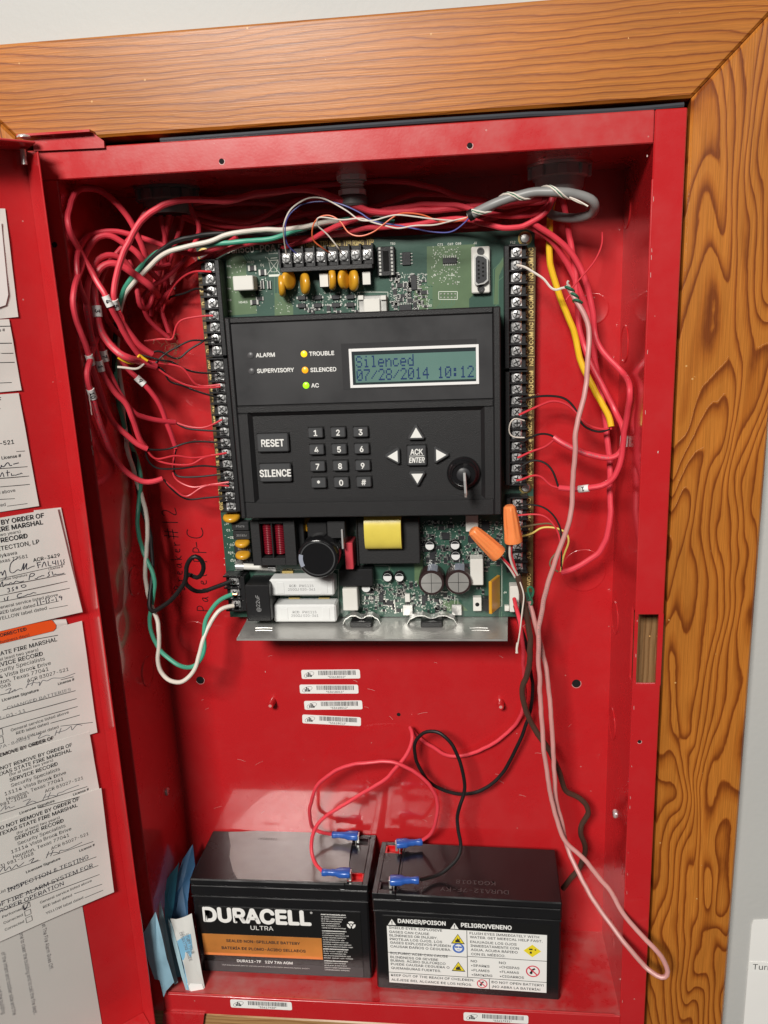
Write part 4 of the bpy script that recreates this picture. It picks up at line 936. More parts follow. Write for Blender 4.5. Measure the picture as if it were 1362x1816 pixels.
for i in range(5): b.disc(BF, cx - 1.5, cz - 5.6 + 2.8 * i, .8, 9.8, 10)
for i in range(4): b.disc(BF, cx + 1.6, cz - 4.2 + 2.8 * i, .8, 9.8, 10)
l = b.build('socket_holes', 'hole', o); l['kind'] = 'stuff'
for s in (-1, 1):
    b = MB(); b.lathe([(2.6, 0), (2.6, 1.2), (1.6, 1.2), (1.5, .4), (.1, .4)], (cx, YB - 5.5, cz + s * hh * .8), (0, -1, 0), 12); b.build('jack_screw', 'steel_dark', o)
# board mounting screws with plated rings
def mount(u, v):
    a, z = B2(u, v); b = MB(); b.lathe([(5.0, 0), (5.0, .35), (3.6, .4)], (a, YB - .02, z), (0, -1, 0), 20); o = b.build('plated_ring', 'brass', pcb)
    b = MB(); b.lathe([(3.6, .4), (3.6, 1.2), (2.8, 2.3), (.1, 2.6)], (a, YB, z), (0, -1, 0), 16); b.build('mount_screw', 'steel', o)
mount(931, 423); mount(932, 864); mount(362, 452)
# ---- screw terminal strips
def screw_mesh():
    b = MB(); b.box(-3.7, 3.7, -.9, 0, -3.6, 3.6, .3); b.lathe([(3.3, .9), (3.3, 1.9), (2.6, 2.7), (.1, 3.0)], (0, 0, 0), (0, -1, 0), 14)
    return b.mesh('screw')
SCREW = screw_mesh(); SCREW.materials.append(MATS['steel_bright'])
def cross_mesh():
    f = Frame((0, -3.02, 0), (1, 0, 0), (0, 0, 1), (0, -1, 0)); b = MB(); b.rect(f, -2.2, 2.2, -.42, .42, .05); b.rect(f, -.42, .42, -2.2, -.42, .05); b.rect(f, -.42, .42, .42, 2.2, .05)
    b.ring(f, 0, 0, 2.55, 3.1, -.75, 18, 200, 330); return b.mesh('screw_slot', smooth=0)
SLOT = cross_mesh(); SLOT.materials.append(MATS['steel_dark'])
TH_ = 9.0                                   # height of a terminal strip's screw seat
RS = random.Random(4)
def strip(pxs, out, name='terminal_block', wid=(8.2, 7.4)):
    """pxs: measured screw heads; out: direction the wires enter (unit a, z)"""
    P = [B2(u, v, TH_ + 2.5) for u, v in pxs]; vert = abs(out[0]) > 0
    cx = sum(q[0] for q in P) / len(P); cz = sum(q[1] for q in P) / len(P); pitch = abs((P[-1][1] - P[0][1]) if vert else (P[-1][0] - P[0][0])) / (len(P) - 1)
    n = len(P); half = pitch * n / 2
    b = MB(); lo, hi = wid
    def bx(a0, a1, l0, l1, y0, y1, ch=.3):
        # a across the strip (positive = wire side), l along it
        s = out[0] if vert else out[1]
        A0, A1 = sorted((a0 * s, a1 * s))
        if vert: b.box(cx + A0, cx + A1, y0, y1, cz + l0, cz + l1, ch)
        else: b.box(cx + l0, cx + l1, y0, y1, cz + A0, cz + A1, ch)
    bx(-lo, hi, -half, half, YB - TH_, YB - .05); bx(-lo, -lo + 3.4, -half, half, YB - TH_ - 6.0, YB - TH_ + .4, .4)
    o = b.build(name, 'black_plastic', pcb)
    for k in range(n + 1):
        b = MB(); l = -half + pitch * k; bx(-lo + 3.0, hi + .8, l - .65, l + .65, YB - TH_ - 5.2, YB - .6, .2); b.build('barrier', 'black_plastic', o)
    for k in range(n):
        l = (-half + pitch * (k + .5)); pos = (cx + .6 * (out[0]), YB - TH_, cz - l if P[0][1] > P[-1][1] and vert else cz + l) if vert else (cx + l, YB - TH_, cz + .4 * out[1])
        r = (0, RS.uniform(-.9, .9), 0); q = inst(SCREW, 'screw', o, pos, (RS.uniform(-.07, .07), RS.uniform(-.12, .12), RS.uniform(-.07, .07)))
        s = inst(SLOT, 'screw_slot', o, pos, r)
    return o
LTA = [(371.7, 471.8), (373.7, 493.8), (375.5, 516.7), (377, 536.4), (379, 557.9), (381.4, 579), (383.4, 599.6), (385, 620)]
LTB = [(387.5, 645), (389, 665.5), (391.3, 685), (393, 705), (395, 726), (396.6, 745), (398, 764.5), (400, 783.6), (402, 803), (403, 822), (404.5, 841), (406, 860), (408, 878), (410, 896)]
RTA = [(914.8, v) for v in (446.4, 468.9, 490.7, 513, 535.6, 556.8, 578.6, 599.7, 620.9, 642)]
RTB = [(915.5, v) for v in (668.6, 689, 710, 730, 750, 769.7, 790, 809.3, 829.8, 849)]
RTC = [(917, v) for v in (891, 910, 929.5, 948.5, 967, 986, 1004)]
TTA = [(506.9, 458.7), (527.6, 458), (548, 457), (568, 456), (589, 454.7), (609.6, 454), (629.8, 453.6), (650, 452)]
ACT = [(415.5, 1031), (417, 1051), (419, 1071)]
strip(LTA, (-1, 0)); strip(LTB, (-1, 0)); strip(RTA, (1, 0)); strip(RTB, (1, 0)); strip(RTC, (1, 0)); strip(TTA, (0, 1), wid=(9.5, 7.0)); strip(ACT, (-1, 0), wid=(9.5, 7.4))
# ---- power supply corner
for k, (v, s) in enumerate(((934, 'PT676'), (950, '30182J'), (974, '30182J'), (995, 'PT676'))):
    o, q = comp(411 + k * 2.2, v - 8, 441 + k * 2, v + 7, 8 if k < 2 else 5, 'flat_capacitor', 'black_matte', .5); face(o, q, 8 if k < 2 else 5, [s], 'sign_grey', 1.6)
# common-mode choke: open black frame with two red windings
h = 24; a0, zt = B2(443, 923, h); a1, _ = B2(524, 960, h); _, zb = B2(480, 1003, h); i0, it = B2(459, 929, h); i1, _ = B2(504, 960, h); _, ib = B2(480, 990, h)
b = MB()
for q in ((a0, i0, zb, zt), (i1, a1, zb, zt), (i0 - .01, i1 + .01, it, zt), (i0 - .01, i1 + .01, zb, ib)): b.box(q[0], q[1], YB - h, YB - 3, q[2], q[3], .3)
b.box(i0, i1, YB - 6, YB - 3.2, ib, it)
ch = b.build('choke_frame', 'black_matte', pcb)
mid = (i0 + i1) / 2; b = MB(); b.box(mid - .5, mid + .5, YB - h + .5, YB - 6, ib, it); b.build('divider', 'black_plastic', ch)
for cxx in ((i0 + mid) / 2, (i1 + mid) / 2):
    b = MB(); R_ = (mid - i0) / 2 - .8; n = 17
    for k in range(n):
        z = ib + 2.5 + (it - ib - 5) * k / (n - 1)
        pts = [Vector((cxx + R_ * math.cos(t), YB - 14 - 5.5 * math.sin(t), z)) for t in [math.pi * (j / 10) for j in range(11)]]
        b.tube(pts, (it - ib - 5) / n * .56, 6)
    l = b.build('winding', 'coil_red', ch); l['kind'] = 'stuff'
# glass fuse
p0 = at(420, 1004, YB - 9); p1 = at(489, 1007, YB - 9)
b = MB(); d = (p1 - p0).normalized(); L_ = (p1 - p0).length; b.lathe([(2.6, 0), (2.6, L_)], p0, d, 12); o = b.build('fuse_tube', 'relay_white', pcb)
for s, e in ((-.5, 6), (L_ - 6, L_ + .5)):
    b = MB(); b.lathe([(2.95, s), (2.95, e)], p0, d, 12); b.build('fuse_cap', 'steel_bright', o)
b = MB(); q = p0 + d * 2; b.box(q.x - 3, q.x + 3, YB - 9, YB - .1, q.z - 3.6, q.z - 3.0); b.box(q.x - 3, q.x + 3, YB - 12, YB - .1, q.z + 3.0, q.z + 3.6); b.build('fuse_clip', 'steel', o)
b = MB(); b.box(p0.x + 2, p1.x - 4, YB - 6.2, YB - .2, p0.z - 3, p0.z + 2.5, .3); b.build('fuse_base', 'black_plastic', o)
# big electrolytic
h = 40; a, z = B2(563, 991, h); R_ = 15.6
b = MB(); b.lathe([(R_, 0), (R_, h - 1.6), (R_ - .7, h - .5), (R_ - 1.8, h), (R_ * .80, h), (R_ * .78, h - .5), (.1, h - .5)], (a, YB, z), (0, -1, 0), 36); o = b.build('large_capacitor', 'black_gloss', pcb)
f = Frame((a, YB - h, z), (1, 0, 0), (0, 0, 1), (0, -1, 0)); b = MB(); b.ring(f, 0, 0, R_ * .80, R_ * .86, .05, 36); b.build('capacitor_rim', 'button', o)
b = MB(); b.ring(f, 0, 0, R_ * .72, R_ - 1.2, .09, 6, 165, 208); b.build('polarity_mark', 'stripe_blue', o)
o, q = comp(612, 963, 626, 1010, 20, 'film_capacitor', 'cap_red', .6)
comp(545, 927, 580, 962, 22, 'power_transistor', 'black_plastic', .6); o, q = comp(580, 925, 612, 955, 26, 'heatsink_block', 'black_matte', .6)
b = MB(); b.box(q[1] - 3, q[1] - 1.6, YB - 27.5, YB - 6, q[2] - 8, q[3] - 6, .2); o = b.build('spring_clip', 'steel_bright', pcb)
comp(598, 955, 612, 985, 18, 'power_transistor', 'black_plastic', .6); comp(526, 922, 540, 1000, 14, 'rectifier', 'black_plastic', .5)
# yellow-taped power transformer
h = 26; o, q = comp(634, 917, 744, 1000, 16, 'power_transformer', 'black_matte', .6)
a0, zt = B2(644, 914, h); a1, zb = B2(712, 978, h); b = MB(); m = 14; vs = []; fs = []
prof = [(YB - 15, 0), (YB - 22, .2), (YB - h + .6, 1.4), (YB - h, 5.0)]
cyc = []
zc = (zt + zb) / 2; hz = (zt - zb) / 2
for k in range(m + 1):
    t = math.pi * k / m; cyc.append((YB - 16 - (h - 16) * math.sin(t) ** .55, zc + hz * math.cos(t)))
for x in (a0, a1): vs += [Vector((x, y, z)) for y, z in cyc]
fs = [(k, k + 1, m + 2 + k, m + 1 + k) for k in range(m)] + [tuple(range(m + 1)), tuple(range(m + 1, 2 * m + 2))]
b.add(vs, fs); b.build('tape_winding', 'tape_yellow', o)
b = MB(); b.box(q[0] - .6, q[0] + .4, YB - 18, YB - .2, q[2] - .6, q[3], .2); b.build('core_clip', 'black_plastic', o)
# black film capacitor block and cement resistors
o, q = comp(436, 1038, 479, 1102, 26, 'film_capacitor', 'black_plastic', .7); face(o, q, 26, ['@22uF'], 'sign_grey', 3.0, rot=True)
for (u0, v0, u1, v1) in ((478, 1027, 592, 1057), (485, 1073, 596, 1104)):
    o, q = comp(u0, v0, u1, v1, 17, 'cement_resistor', 'cement', 1.4)
    face(o, q, 17, ['RCD   PW1115', '250ΩJ 020-361'], 'ink_grey', 2.0, name='marking')
    for x in (q[0] + 6, q[1] - 11):
        b = MB(); b.box(x, x + 6, YB - 17.3, YB - 16.5, q[2] + 2.2, q[3] - 2.4, .25); b.build('resistor_boss', 'cement', o)
for u in (522, 575):
    comp(u - 10, 1060, u + 10, 1071, 3, 'solder_pad', 'brass', .2)
comp(500, 1012, 520, 1024, 2.5, 'solder_pad', 'brass', .2)
o, q = comp(602, 1010, 661, 1040, 12, 'film_capacitor', 'black_plastic', .6); face(o, q, 12, ['0.47uF'], 'chip', 2.4)
comp(608, 1044, 634, 1083, 13, 'small_relay', 'relay_white', .5); comp(834, 992, 857, 1038, 13, 'small_relay', 'relay_white', .5); comp(826, 914, 848, 943, 9, 'small_relay', 'relay_white', .4); comp(718, 1054, 727, 1068, 3, 'small_relay', 'relay_white', .3)
def elec(u, v, R_, h, top, side):
    a, z = B2(u, v, h); b = MB(); b.lathe([(R_, .5), (R_, h - .8), (R_ - .5, h), (R_ * .80, h + .02)], (a, YB, z), (0, -1, 0), 24); o = b.build('electrolytic_capacitor', side, pcb)
    f = Frame((a, YB - h, z), (1, 0, 0), (0, 0, 1), (0, -1, 0)); b = MB(); b.disc(f, 0, 0, R_ * .80, .06, 24); b.build('capacitor_top', top, o); return a, z, f, o
for u, v in ((765, 1034), (813, 1033)):
    a, z, f, o = elec(u, v, 10.2, 18, 'alu', 'sleeve_brown')
    b = MB(); b.rect(f, -8, 8, -.2, .2, .1); b.rect(f, -.2, .2, -8, -.2, .1); b.rect(f, -.2, .2, .2, 8, .1); l = b.build('vent_score', 'steel_dark', o); l['kind'] = 'stuff'
    # polarity band running up the sleeve
    m = 7; vs = []; R_ = 10.26
    for y in (YB - 17.6, YB - 1):
        vs += [Vector((a + R_ * math.sin(t), y, z + R_ * math.cos(t))) for t in [-.38 + .76 * i / (m - 1) + .1 for i in range(m)]]
    b = MB(); b.add(vs, [(i, i + 1, m + i + 1, m + i) for i in range(m - 1)]); b.build('polarity_stripe', 'stripe_blue', o)
for u, v in ((762, 968), (807, 967), (808, 986), (687, 1024), (708, 1024), (649, 1043)):
    a, z, f, o = elec(u, v, 4.2, 6, 'cement', 'black_gloss'); b = MB(); b.flat([(3.2 * math.cos(t), 3.2 * math.sin(t)) for t in [math.radians(20 + 14 * i) for i in range(11)]], f, .1); b.build('polarity_mark', 'chip', o)
# upright yellow ceramic plate
a0, zt = B2(874, 1032, 18); a1, zb = B2(879, 1090, 18)
M_ = Matrix.Translation((a0 + 1.5, YB - 9, (zt + zb) / 2)) @ Matrix.Rotation(math.radians(-24), 4, 'Z')
b = MB(); b.box(-1.3, 1.3, -9, 9, -(zt - zb) / 2, (zt - zb) / 2, .5, M_); b.build('thermistor', 'cap_yellow', pcb)
o, q = comp(839, 1060, 854, 1084, 6, 'screw_bracket', 'relay_white', .4); f = Frame(((q[0] + q[1]) / 2, YB - 6, (q[2] + q[3]) / 2), (1, 0, 0), (0, 0, 1), (0, -1, 0)); MB().disc(f, 0, 0, 1.7, .08, 12).build('bracket_hole', 'hole', o)
comp(856, 1062, 874, 1084, 8, 'film_capacitor', 'black_plastic', .4); comp(895, 1075, 903, 1084, 4, 'small_relay', 'relay_white', .3)
o, q = comp(904, 1040, 921, 1086, 11, 'power_plug', 'relay_white', .6)
# heatsink shelf along the bottom edge with clamped transistors
zs = Z0 - .4; ys = atz(660, 1133, Z0 - .4).y
b = MB(); xl0 = at(440, 1103, YB).x; b.prism([(xl0 + 3, ys), (at(900, 1133, ys).x, ys), (at(901, 1094, YB).x, YB + 4), (xl0, YB + 4)], Frame((0, 0, zs), (1, 0, 0), (0, 1, 0), (0, 0, 1)), -1.6, 0); hs = b.build('heatsink_shelf', 'alu', pcb)
HS = Frame((0, 0, zs), (1, 0, 0), (0, 1, 0), (0, 0, 1))
for u, v in ((468, 1114), (849, 1114)):
    q = atz(u, v, zs)
    for k in (0, 1):
        b = MB(); b.tube([Vector((q.x - 7 + k * 1.5, q.y - k * 5, zs + .05)), Vector((q.x, q.y - k * 5 + .4, zs + .2)), Vector((q.x + 7 + k, q.y - k * 5, zs + .05))], .3, 6); b.build('lanced_slot', 'alu', hs)
for u0, u1 in ((609, 675), (722, 810)):
    c0 = atz((u0 + u1) / 2, 1108, zs); w = (at(u1, 1095, c0.y).x - at(u0, 1095, c0.y).x) / 2
    b = MB(); b.box(c0.x - 8.5, c0.x + 8.5, c0.y - 6, c0.y + 14, zs + .05, zs + 4.6, .6); o = b.build('clamped_transistor', 'black_plastic', hs)
    # spring clip: arch over the transistor
    b = MB(); pts = []
    for t in [i / 16 for i in range(17)]:
        x = c0.x - w + 2 * w * t; e = abs(2 * t - 1); pts.append((x, zs + 5.4 + (2.2 if .18 < t < .82 else 0) - (2.0 if .42 < t < .58 else 0) * 1 - (4.8 if e > .96 else 0)))
    pts = [(q.x, q.y) for q in smooth_path([Vector((x, z, 0)) for x, z in pts], 1.5)]
    f = Frame((0, c0.y + 3, 0), (1, 0, 0), (0, 0, 1), (0, -1, 0)); vs = []; m = len(pts)
    for c in (-4.2, 4.2): vs += [f.p(x, z, c) for x, z in pts] + [f.p(x, z + .8, c) for x, z in pts]
    fs = []
    for i in range(m - 1):
        fs += [(i, i + 1, 2 * m + i + 1, 2 * m + i), (m + i, m + i + 1, 3 * m + i + 1, 3 * m + i), (i, i + 1, m + i + 1, m + i), (2 * m + i, 2 * m + i + 1, 3 * m + i + 1, 3 * m + i)]
    b.add(vs, fs); b.build('transistor_clip', 'steel', hs)
    if u0 > 700:
        for s in (-1, 1):
            b = MB(); b.box(c0.x + s * w - 4, c0.x + s * w + 4, YB - 6, YB - 4.6, zs + 4, zs + 13, .3); o2 = b.build('clip_tab', 'steel', hs)
# ================================================================== control keypad in front of the board
YK = 38.0
KF = Frame((0, YK, 0), (1, 0, 0), (0, 0, 1), (0, -1, 0))
def K(x, y, h=0.0):
    """measured point on the keypad face (crop coordinates of the survey)"""
    q = at(400 + x / 2.724, 550 + y / 2.724, YK - h); return (q.x, q.z)
kx0, kx1, kz0, kz1 = 91.6, 286.4, 402.6, 550.4
key = thing('control_keypad', ((kx0 + kx1) / 2, 50, kz0), 'black control keypad with display and buttons mounted over the circuit board', 'keypad')
ux0, uz1 = K(20, 66); ux1, _ = K(1292, 60); _, uz0 = K(670, 447)
lx0, lz1 = K(108, 482); lx1, _ = K(1250, 600); _, lz0 = K(700, 922)
lz1 = K(680, 484)[1]
b = MB()
RC = 2.6    # recess depth
# housing face built around the two recesses
def hb(a0, a1, z0, z1, y0, y1, ch=.0): b.box(a0, a1, y0, y1, z0, z1, ch)
hb(kx0, kx1, kz0, kz1, YK + RC, 66, 1.6)
for q in ((kx0, ux0, kz0, kz1), (max(ux1, lx1), kx1, kz0, kz1), (ux0 - .1, max(ux1, lx1) + .1, uz1, kz1), (ux0 - .1, max(ux1, lx1) + .1, lz1, uz0), (ux0 - .1, max(ux1, lx1) + .1, kz0, lz0), (ux0 - .1, lx0, lz0 - .1, lz1 + .1)):
    b.box(q[0], q[1], YK, YK + RC + 1.8, q[2], q[3], .8)
if ux1 > lx1: b.box(lx1, ux1 + .1, YK + .01, YK + RC + 1.7, lz0 - .1, lz1 + .1, .3)
hous = b.build('housing', 'bezel', key)
b = MB(); b.box(ux0 + .3, ux1 - .3, YK + .9, YK + 4.2, uz0 + .3, uz1 - .3, .3); ov = b.build('overlay_panel', 'overlay', key)
OF = Frame((0, YK + .9, 0), (1, 0, 0), (0, 0, 1), (0, -1, 0))
# sloped frame inside the lower recess
b = MB(); i = 2.4; P0 = [(lx0, lz0), (lx1, lz0), (lx1, lz1), (lx0, lz1)]; P1 = [(lx0 + i, lz0 + i), (lx1 - i, lz0 + i), (lx1 - i, lz1 - i), (lx0 + i, lz1 - i)]
vs = [KF.p(x, z, -.1) for x, z in P0] + [KF.p(x, z, -RC + .06) for x, z in P1]; b.add(vs, [(k, (k + 1) % 4, 4 + (k + 1) % 4, 4 + k) for k in range(4)]); b.build('recess_slope', 'bezel', hous, smooth=0)
# display
dx0, dz1 = K(594, 186); dx1, _ = K(1223, 170); _, dz0 = K(910, 367); _, dz1 = K(910, 176)
ex0, ez1 = K(556, 158); ex1, _ = K(1212, 150); _, ez0 = K(880, 376); _, ez1 = K(880, 150)
b = MB(); b.box(ex0, ex1, YK + .72, YK + .95, ez0, ez1, .05); b.build('clear_window', 'clear_film', ov)
def ringbox(a0, a1, z0, z1, w, y0, y1, name, m, par, ch=.15):
    b = MB()
    for q in ((a0, a0 + w, z0, z1), (a1 - w, a1, z0, z1), (a0 + w, a1 - w, z1 - w, z1), (a0 + w, a1 - w, z0, z0 + w)): b.box(q[0], q[1], y0, y1, q[2], q[3], ch)
    return b.build(name, m, par)
disp = ringbox(dx0, dx1, dz0, dz1, 2.0, YK - .1, YK + .95, 'display', 'lcd_frame', key)
b = MB(); b.box(dx0 + 2.0, dx1 - 2.0, YK + .55, YK + .8, dz0 + 2.0, dz1 - 2.0); b.build('screen_surround', 'lcd_edge', disp)
sx0, sx1, sz0, sz1 = dx0 + 4.0, dx1 - 2.2, dz0 + 3.6, dz1 - 4.6
b = MB(); b.box(sx0, sx1, YK + .40, YK + .6, sz0, sz1); scr = b.build('screen', 'lcd', disp)
F57 = {'S': '01110 10001 10000 01110 00001 10001 01110', 'i': '00100 00000 01100 00100 00100 00100 01110', 'l': '01100 00100 00100 00100 00100 00100 01110', 'e': '00000 00000 01110 10001 11111 10000 01110',
       'n': '00000 00000 10110 11001 10001 10001 10001', 'c': '00000 00000 01110 10000 10000 10001 01110', 'd': '00001 00001 01101 10011 10001 10001 01111', '0': '01110 10001 10011 10101 11001 10001 01110',
       '7': '11111 00001 00010 00100 01000 01000 01000', '/': '00000 00001 00010 00100 01000 10000 00000', '2': '01110 10001 00001 00010 00100 01000 11111', '8': '01110 10001 10001 01110 10001 10001 01110',
       '1': '00100 01100 00100 00100 00100 00100 01110', '4': '00010 00110 01010 10010 11111 00010 00010', ':': '00000 01100 01100 00000 01100 01100 00000', ' ': '00000 00000 00000 00000 00000 00000 00000'}
SF = Frame((0, YK + .40, 0), (1, 0, 0), (0, 0, 1), (0, -1, 0)); b = MB()
cw = (sx1 - sx0 - 1.4) / 16; chh = (sz1 - sz0 - .6) / 2; pw = cw * .84 / 5; ph = chh * .88 / 7
for r, s in enumerate(('Silenced', '07/28/2014 10:12')):
    for c, chq in enumerate(s):
        rows = F57[chq].split()
        for y in range(7):
            for x in range(5):
                if rows[y][x] == '1':
                    a = sx0 + .8 + c * cw + x * pw; z = sz1 - .5 - r * chh - (y + 1) * ph; b.rect(SF, a, a + pw * .95, z, z + ph * .95, .06)
l = b.build('display_text', 'lcd_pixel', scr); l['kind'] = 'stuff'
# indicator lights and their captions
for (x, y, m, s, tx, ty, tw) in ((120, 219, 'led_off', 'ALARM', 146, 228, 91), (125, 296, 'led_off', 'SUPERVISORY', 152, 304, 178), (378, 212, 'led_yellow', 'TROUBLE', 404, 221, 120), (383, 290, 'led_amber', 'SILENCED', 410, 299, 124), (388, 364, 'led_green', 'AC', 414, 374, 36)):
    a, z = K(x, y); b = MB(); b.lathe([(2.35, 0), (2.35, .25), (1.9, .6), (.1, .75)], (a, YK + .9, z), (0, -1, 0), 18); b.build('indicator_light', m, key)
    a, z = K(tx, ty); w = K(tx + tw, ty)[0] - a; b = MB(); b.text(OF, s, a, z, 2.75, .06, 'L', width=w, bold=.0455); b.build('caption', 'white_print', ov)
# push buttons
LF = Frame((0, YK - 1.3, 0), (1, 0, 0), (0, 0, 1), (0, -1, 0))
def button(x0, y0, x1, y1, texts, th, name='push_button', h=1.3, ch=.7):
    a0, _ = K(x0, (y0 + y1) / 2, h); a1, _ = K(x1, (y0 + y1) / 2, h); _, z1 = K((x0 + x1) / 2, y0, h); _, z0 = K((x0 + x1) / 2, y1, h)
    b = MB(); b.box(a0, a1, YK - h, YK + RC - .05, z0, z1, ch); o = b.build(name, 'button', key); b = MB(); cx, cz = (a0 + a1) / 2, (z0 + z1) / 2
    b.box(a0 - .55, a1 + .55, YK + RC - .5, YK + RC - .02, z0 - .55, z1 + .55)
    b.build('button_gap', 'hole', o); b = MB()
    if len(texts) == 1: b.text(LF, texts[0], cx, cz - th / 2, th, .08, 'C', bold=.045, sx=.95 if len(texts[0]) < 3 else .80)
    else:
        b.text(LF, texts[0], cx, cz + 1.0, th, .08, 'C', bold=.045, sx=.80); b.text(LF, texts[1], cx, cz - th - 1.0, th * .95, .08, 'C', bold=.045, sx=.68, shear=.2); b.rect(LF, cx - 5.4, cx + 5.4, cz - .2, cz + .2, .08)
    b.build('lettering', 'white_print', o); return o
button(151, 598, 304, 686, ['RESET'], 5.0, ch=.9); button(164, 744, 317, 831, ['SILENCE'], 5.0, ch=.9)
for r, row in enumerate(('123', '456', '789', '*0#')):
    for c, chq in enumerate(row):
        x = (434, 543, 652)[c] + r * 5.2; y = (592, 673, 754, 834)[r] - 2 * (c - 1); button(x - 36, y - 24, x + 36, y + 24, [chq], 4.0)
button(877, 656, 970, 752, ['ACK', 'ENTER'], 3.9, ch=.8)
def arrow(x, y, ang):
    a, z = K(x, y, 1.0); R_ = 6.6; P = []
    for k in range(3):
        t = math.radians(ang + 120 * k)
        for d in (-13, 13): P.append((a + (R_ - .0) * math.cos(t + math.radians(d) * .6), z + R_ * math.sin(t + math.radians(d) * .6)))
    b = MB(); bprism(b, P, KF, -RC + .05, 1.1, .6); o = b.build('arrow_button', 'button', key)
    b = MB(); b.flat([(a + 4.9 * math.cos(math.radians(ang + 120 * k)), z + 4.9 * math.sin(math.radians(ang + 120 * k))) for k in range(3)], KF, 1.2); b.build('arrow_mark', 'white_print', o)
arrow(921, 600, 90); arrow(815, 706, 180); arrow(1034, 700, 0); arrow(926, 806, 270)
# key switch
a, z = K(1150, 794, 4); b = MB()
b.lathe([(12.2, -RC), (12.2, -.5), (11.6, .4), (10.0, 1.6), (9.6, 4.2), (8.6, 5.2), (8.2, 5.0), (8.0, 4.0), (.1, 4.0)], (a, YK, z), (0, -1, 0), 36); lk = b.build('key_switch', 'black_gloss', key)
b = MB(); b.lathe([(5.0, 4.0), (5.0, 5.2), (4.4, 5.6), (.1, 5.6)], (a, YK, z), (0, -1, 0), 24); b.build('lock_barrel', 'chip', lk)
kt = thing('switch_key', (a + 1, YK - 22, z - 20), 'thin steel key standing in the key switch of the black keypad', 'key')
P = [(0, 4.2), (-6, 4.2), (-9, 6.5), (-17, 7), (-22, 2), (-22, -7), (-18, -11), (-12, -11), (-9, -8), (-6, -3.6), (0, -3.6)]
f = Frame((a + 1.0, YK - 5.0, z - 2.0), (0, 1, 0), (-.05, -.12, 1), (1, 0, 0)); b = MB(); bprism(b, P, f, -.9, .9, .25); b.build('key_blade', 'steel_bright', kt)
b = MB(); b.ring(f, -17, -5, 1.8, 2.8, .95, 14); b.build('key_hole', 'steel_dark', kt)
from mathutils import noise as mnoise
# ================================================================== cables and wires
def cable(name, path, r, m, label, cat='cable', step=2.6, n=10, group=None, raw=False, wob=0.0, wall=True):
    """one cable: an Empty at its lowest point > jacket (> further parts added by the caller)"""
    P = smooth_path(path if raw else px_path(path, wall), step)
    if r > 1.2:            # hand-bent: small kinks along the run
        sd = len(bpy.data.objects) * .37; q = [mnoise.noise_vector(p * .055 + Vector((sd, 0, 0))) + mnoise.noise_vector(p * .14 + Vector((0, sd, 0))) * .35 for p in P]; m_ = len(P) - 1
        P = [p + q[i] * min(1, i / 8, (m_ - i) / 8) * .95 for i, p in enumerate(P)]
    low = min(P, key=lambda q: q.z)
    if group is None: group = {'red_cable': 'red alarm cables', 'red_lead': 'red battery leads', 'white_wire': 'white wires', 'black_wire': 'black wires'}.get(name)
    t = thing(name, low, label, cat, group)
    MB().tube(P, r, n, wob=wob).build('jacket', m, t)
    return t, P
def core(t, path, r, m, name='conductor', raw=False, bare=None):
    P = smooth_path(path if raw else px_path(path), 1.8)
    o = MB().tube(P, r, 7).build(name, m, t)
    if bare:
        MB().tube([P[-1] + (P[-1] - P[-2]).normalized() * k * bare / 3 for k in range(4)], r * .55, 6).build('bare_end', 'copper', o)
    return P
def sleeve(t, P, u, v, txt, r=2.75, ln=7.6, rotate=0):
    """white printed marker slipped over the cable nearest to a measured point"""
    k = min(range(2, len(P) - 2), key=lambda i: (proj(P[i]) - Vector((u, v))).length)
    c = P[k]; d = (P[k + 1] - P[k - 1]).normalized()
    b = MB(); b.tube([c + d * s for s in (-ln / 2, -ln / 2 + .01, -ln / 6, ln / 6, ln / 2 - .01, ln / 2)], r, 14); o = b.build('marker_sleeve', 'label_white', t)
    view = (CAM_POS - c).normalized(); side = d.cross(view).normalized(); nrm = side.cross(d).normalized()
    up = side if side.x < 0 else -side
    ex = d if d.z < 0 else -d
    f = Frame(c + nrm * (r + .08), ex, nrm.cross(ex), nrm); f2 = Frame(c + nrm * (r + .08), ex, -nrm.cross(ex), nrm)
    ff = f if f.ez.x > 0 else f2
    b = MB(); b.text(ff, txt, 0, -1.4, 2.9, .05, 'C', bold=.04); b.build('marker_print', 'ink', o)
def jacket_print(t, P, r, u0, v0, txt, m='ink_grey', pitch=2.1, h=1.5):
    """lettering printed along a jacket, starting at the point nearest to a measured one"""
    k = min(range(2, len(P) - 2), key=lambda i: (proj(P[i]) - Vector((u0, v0))).length); b = MB(); acc = 0; i = k
    for chq in txt:
        while acc < pitch and i < len(P) - 3: acc += (P[i + 1] - P[i]).length; i += 1
        if i >= len(P) - 3: break
        acc -= pitch; c = P[i] - (P[i] - P[i - 1]).normalized() * acc; d = (P[i + 1] - P[i - 1]).normalized(); view = (CAM_POS - c).normalized()
        sd_ = view.cross(d).normalized(); nr = d.cross(sd_).normalized()
        if chq != ' ': b.text(Frame(c + nr * (r + .03), d, -sd_, nr), chq, 0, -h / 2, h, .03, 'C')
    o = b.build('jacket_print', m, t); o['kind'] = 'stuff'
_CMT = _CM.transposed()
def proj(P):
    q = _CMT @ (Vector(P) - CAM_POS); return Vector((681 + FPX * q.x / -q.z, 908 - FPX * q.y / -q.z))
RC_ = 2.1
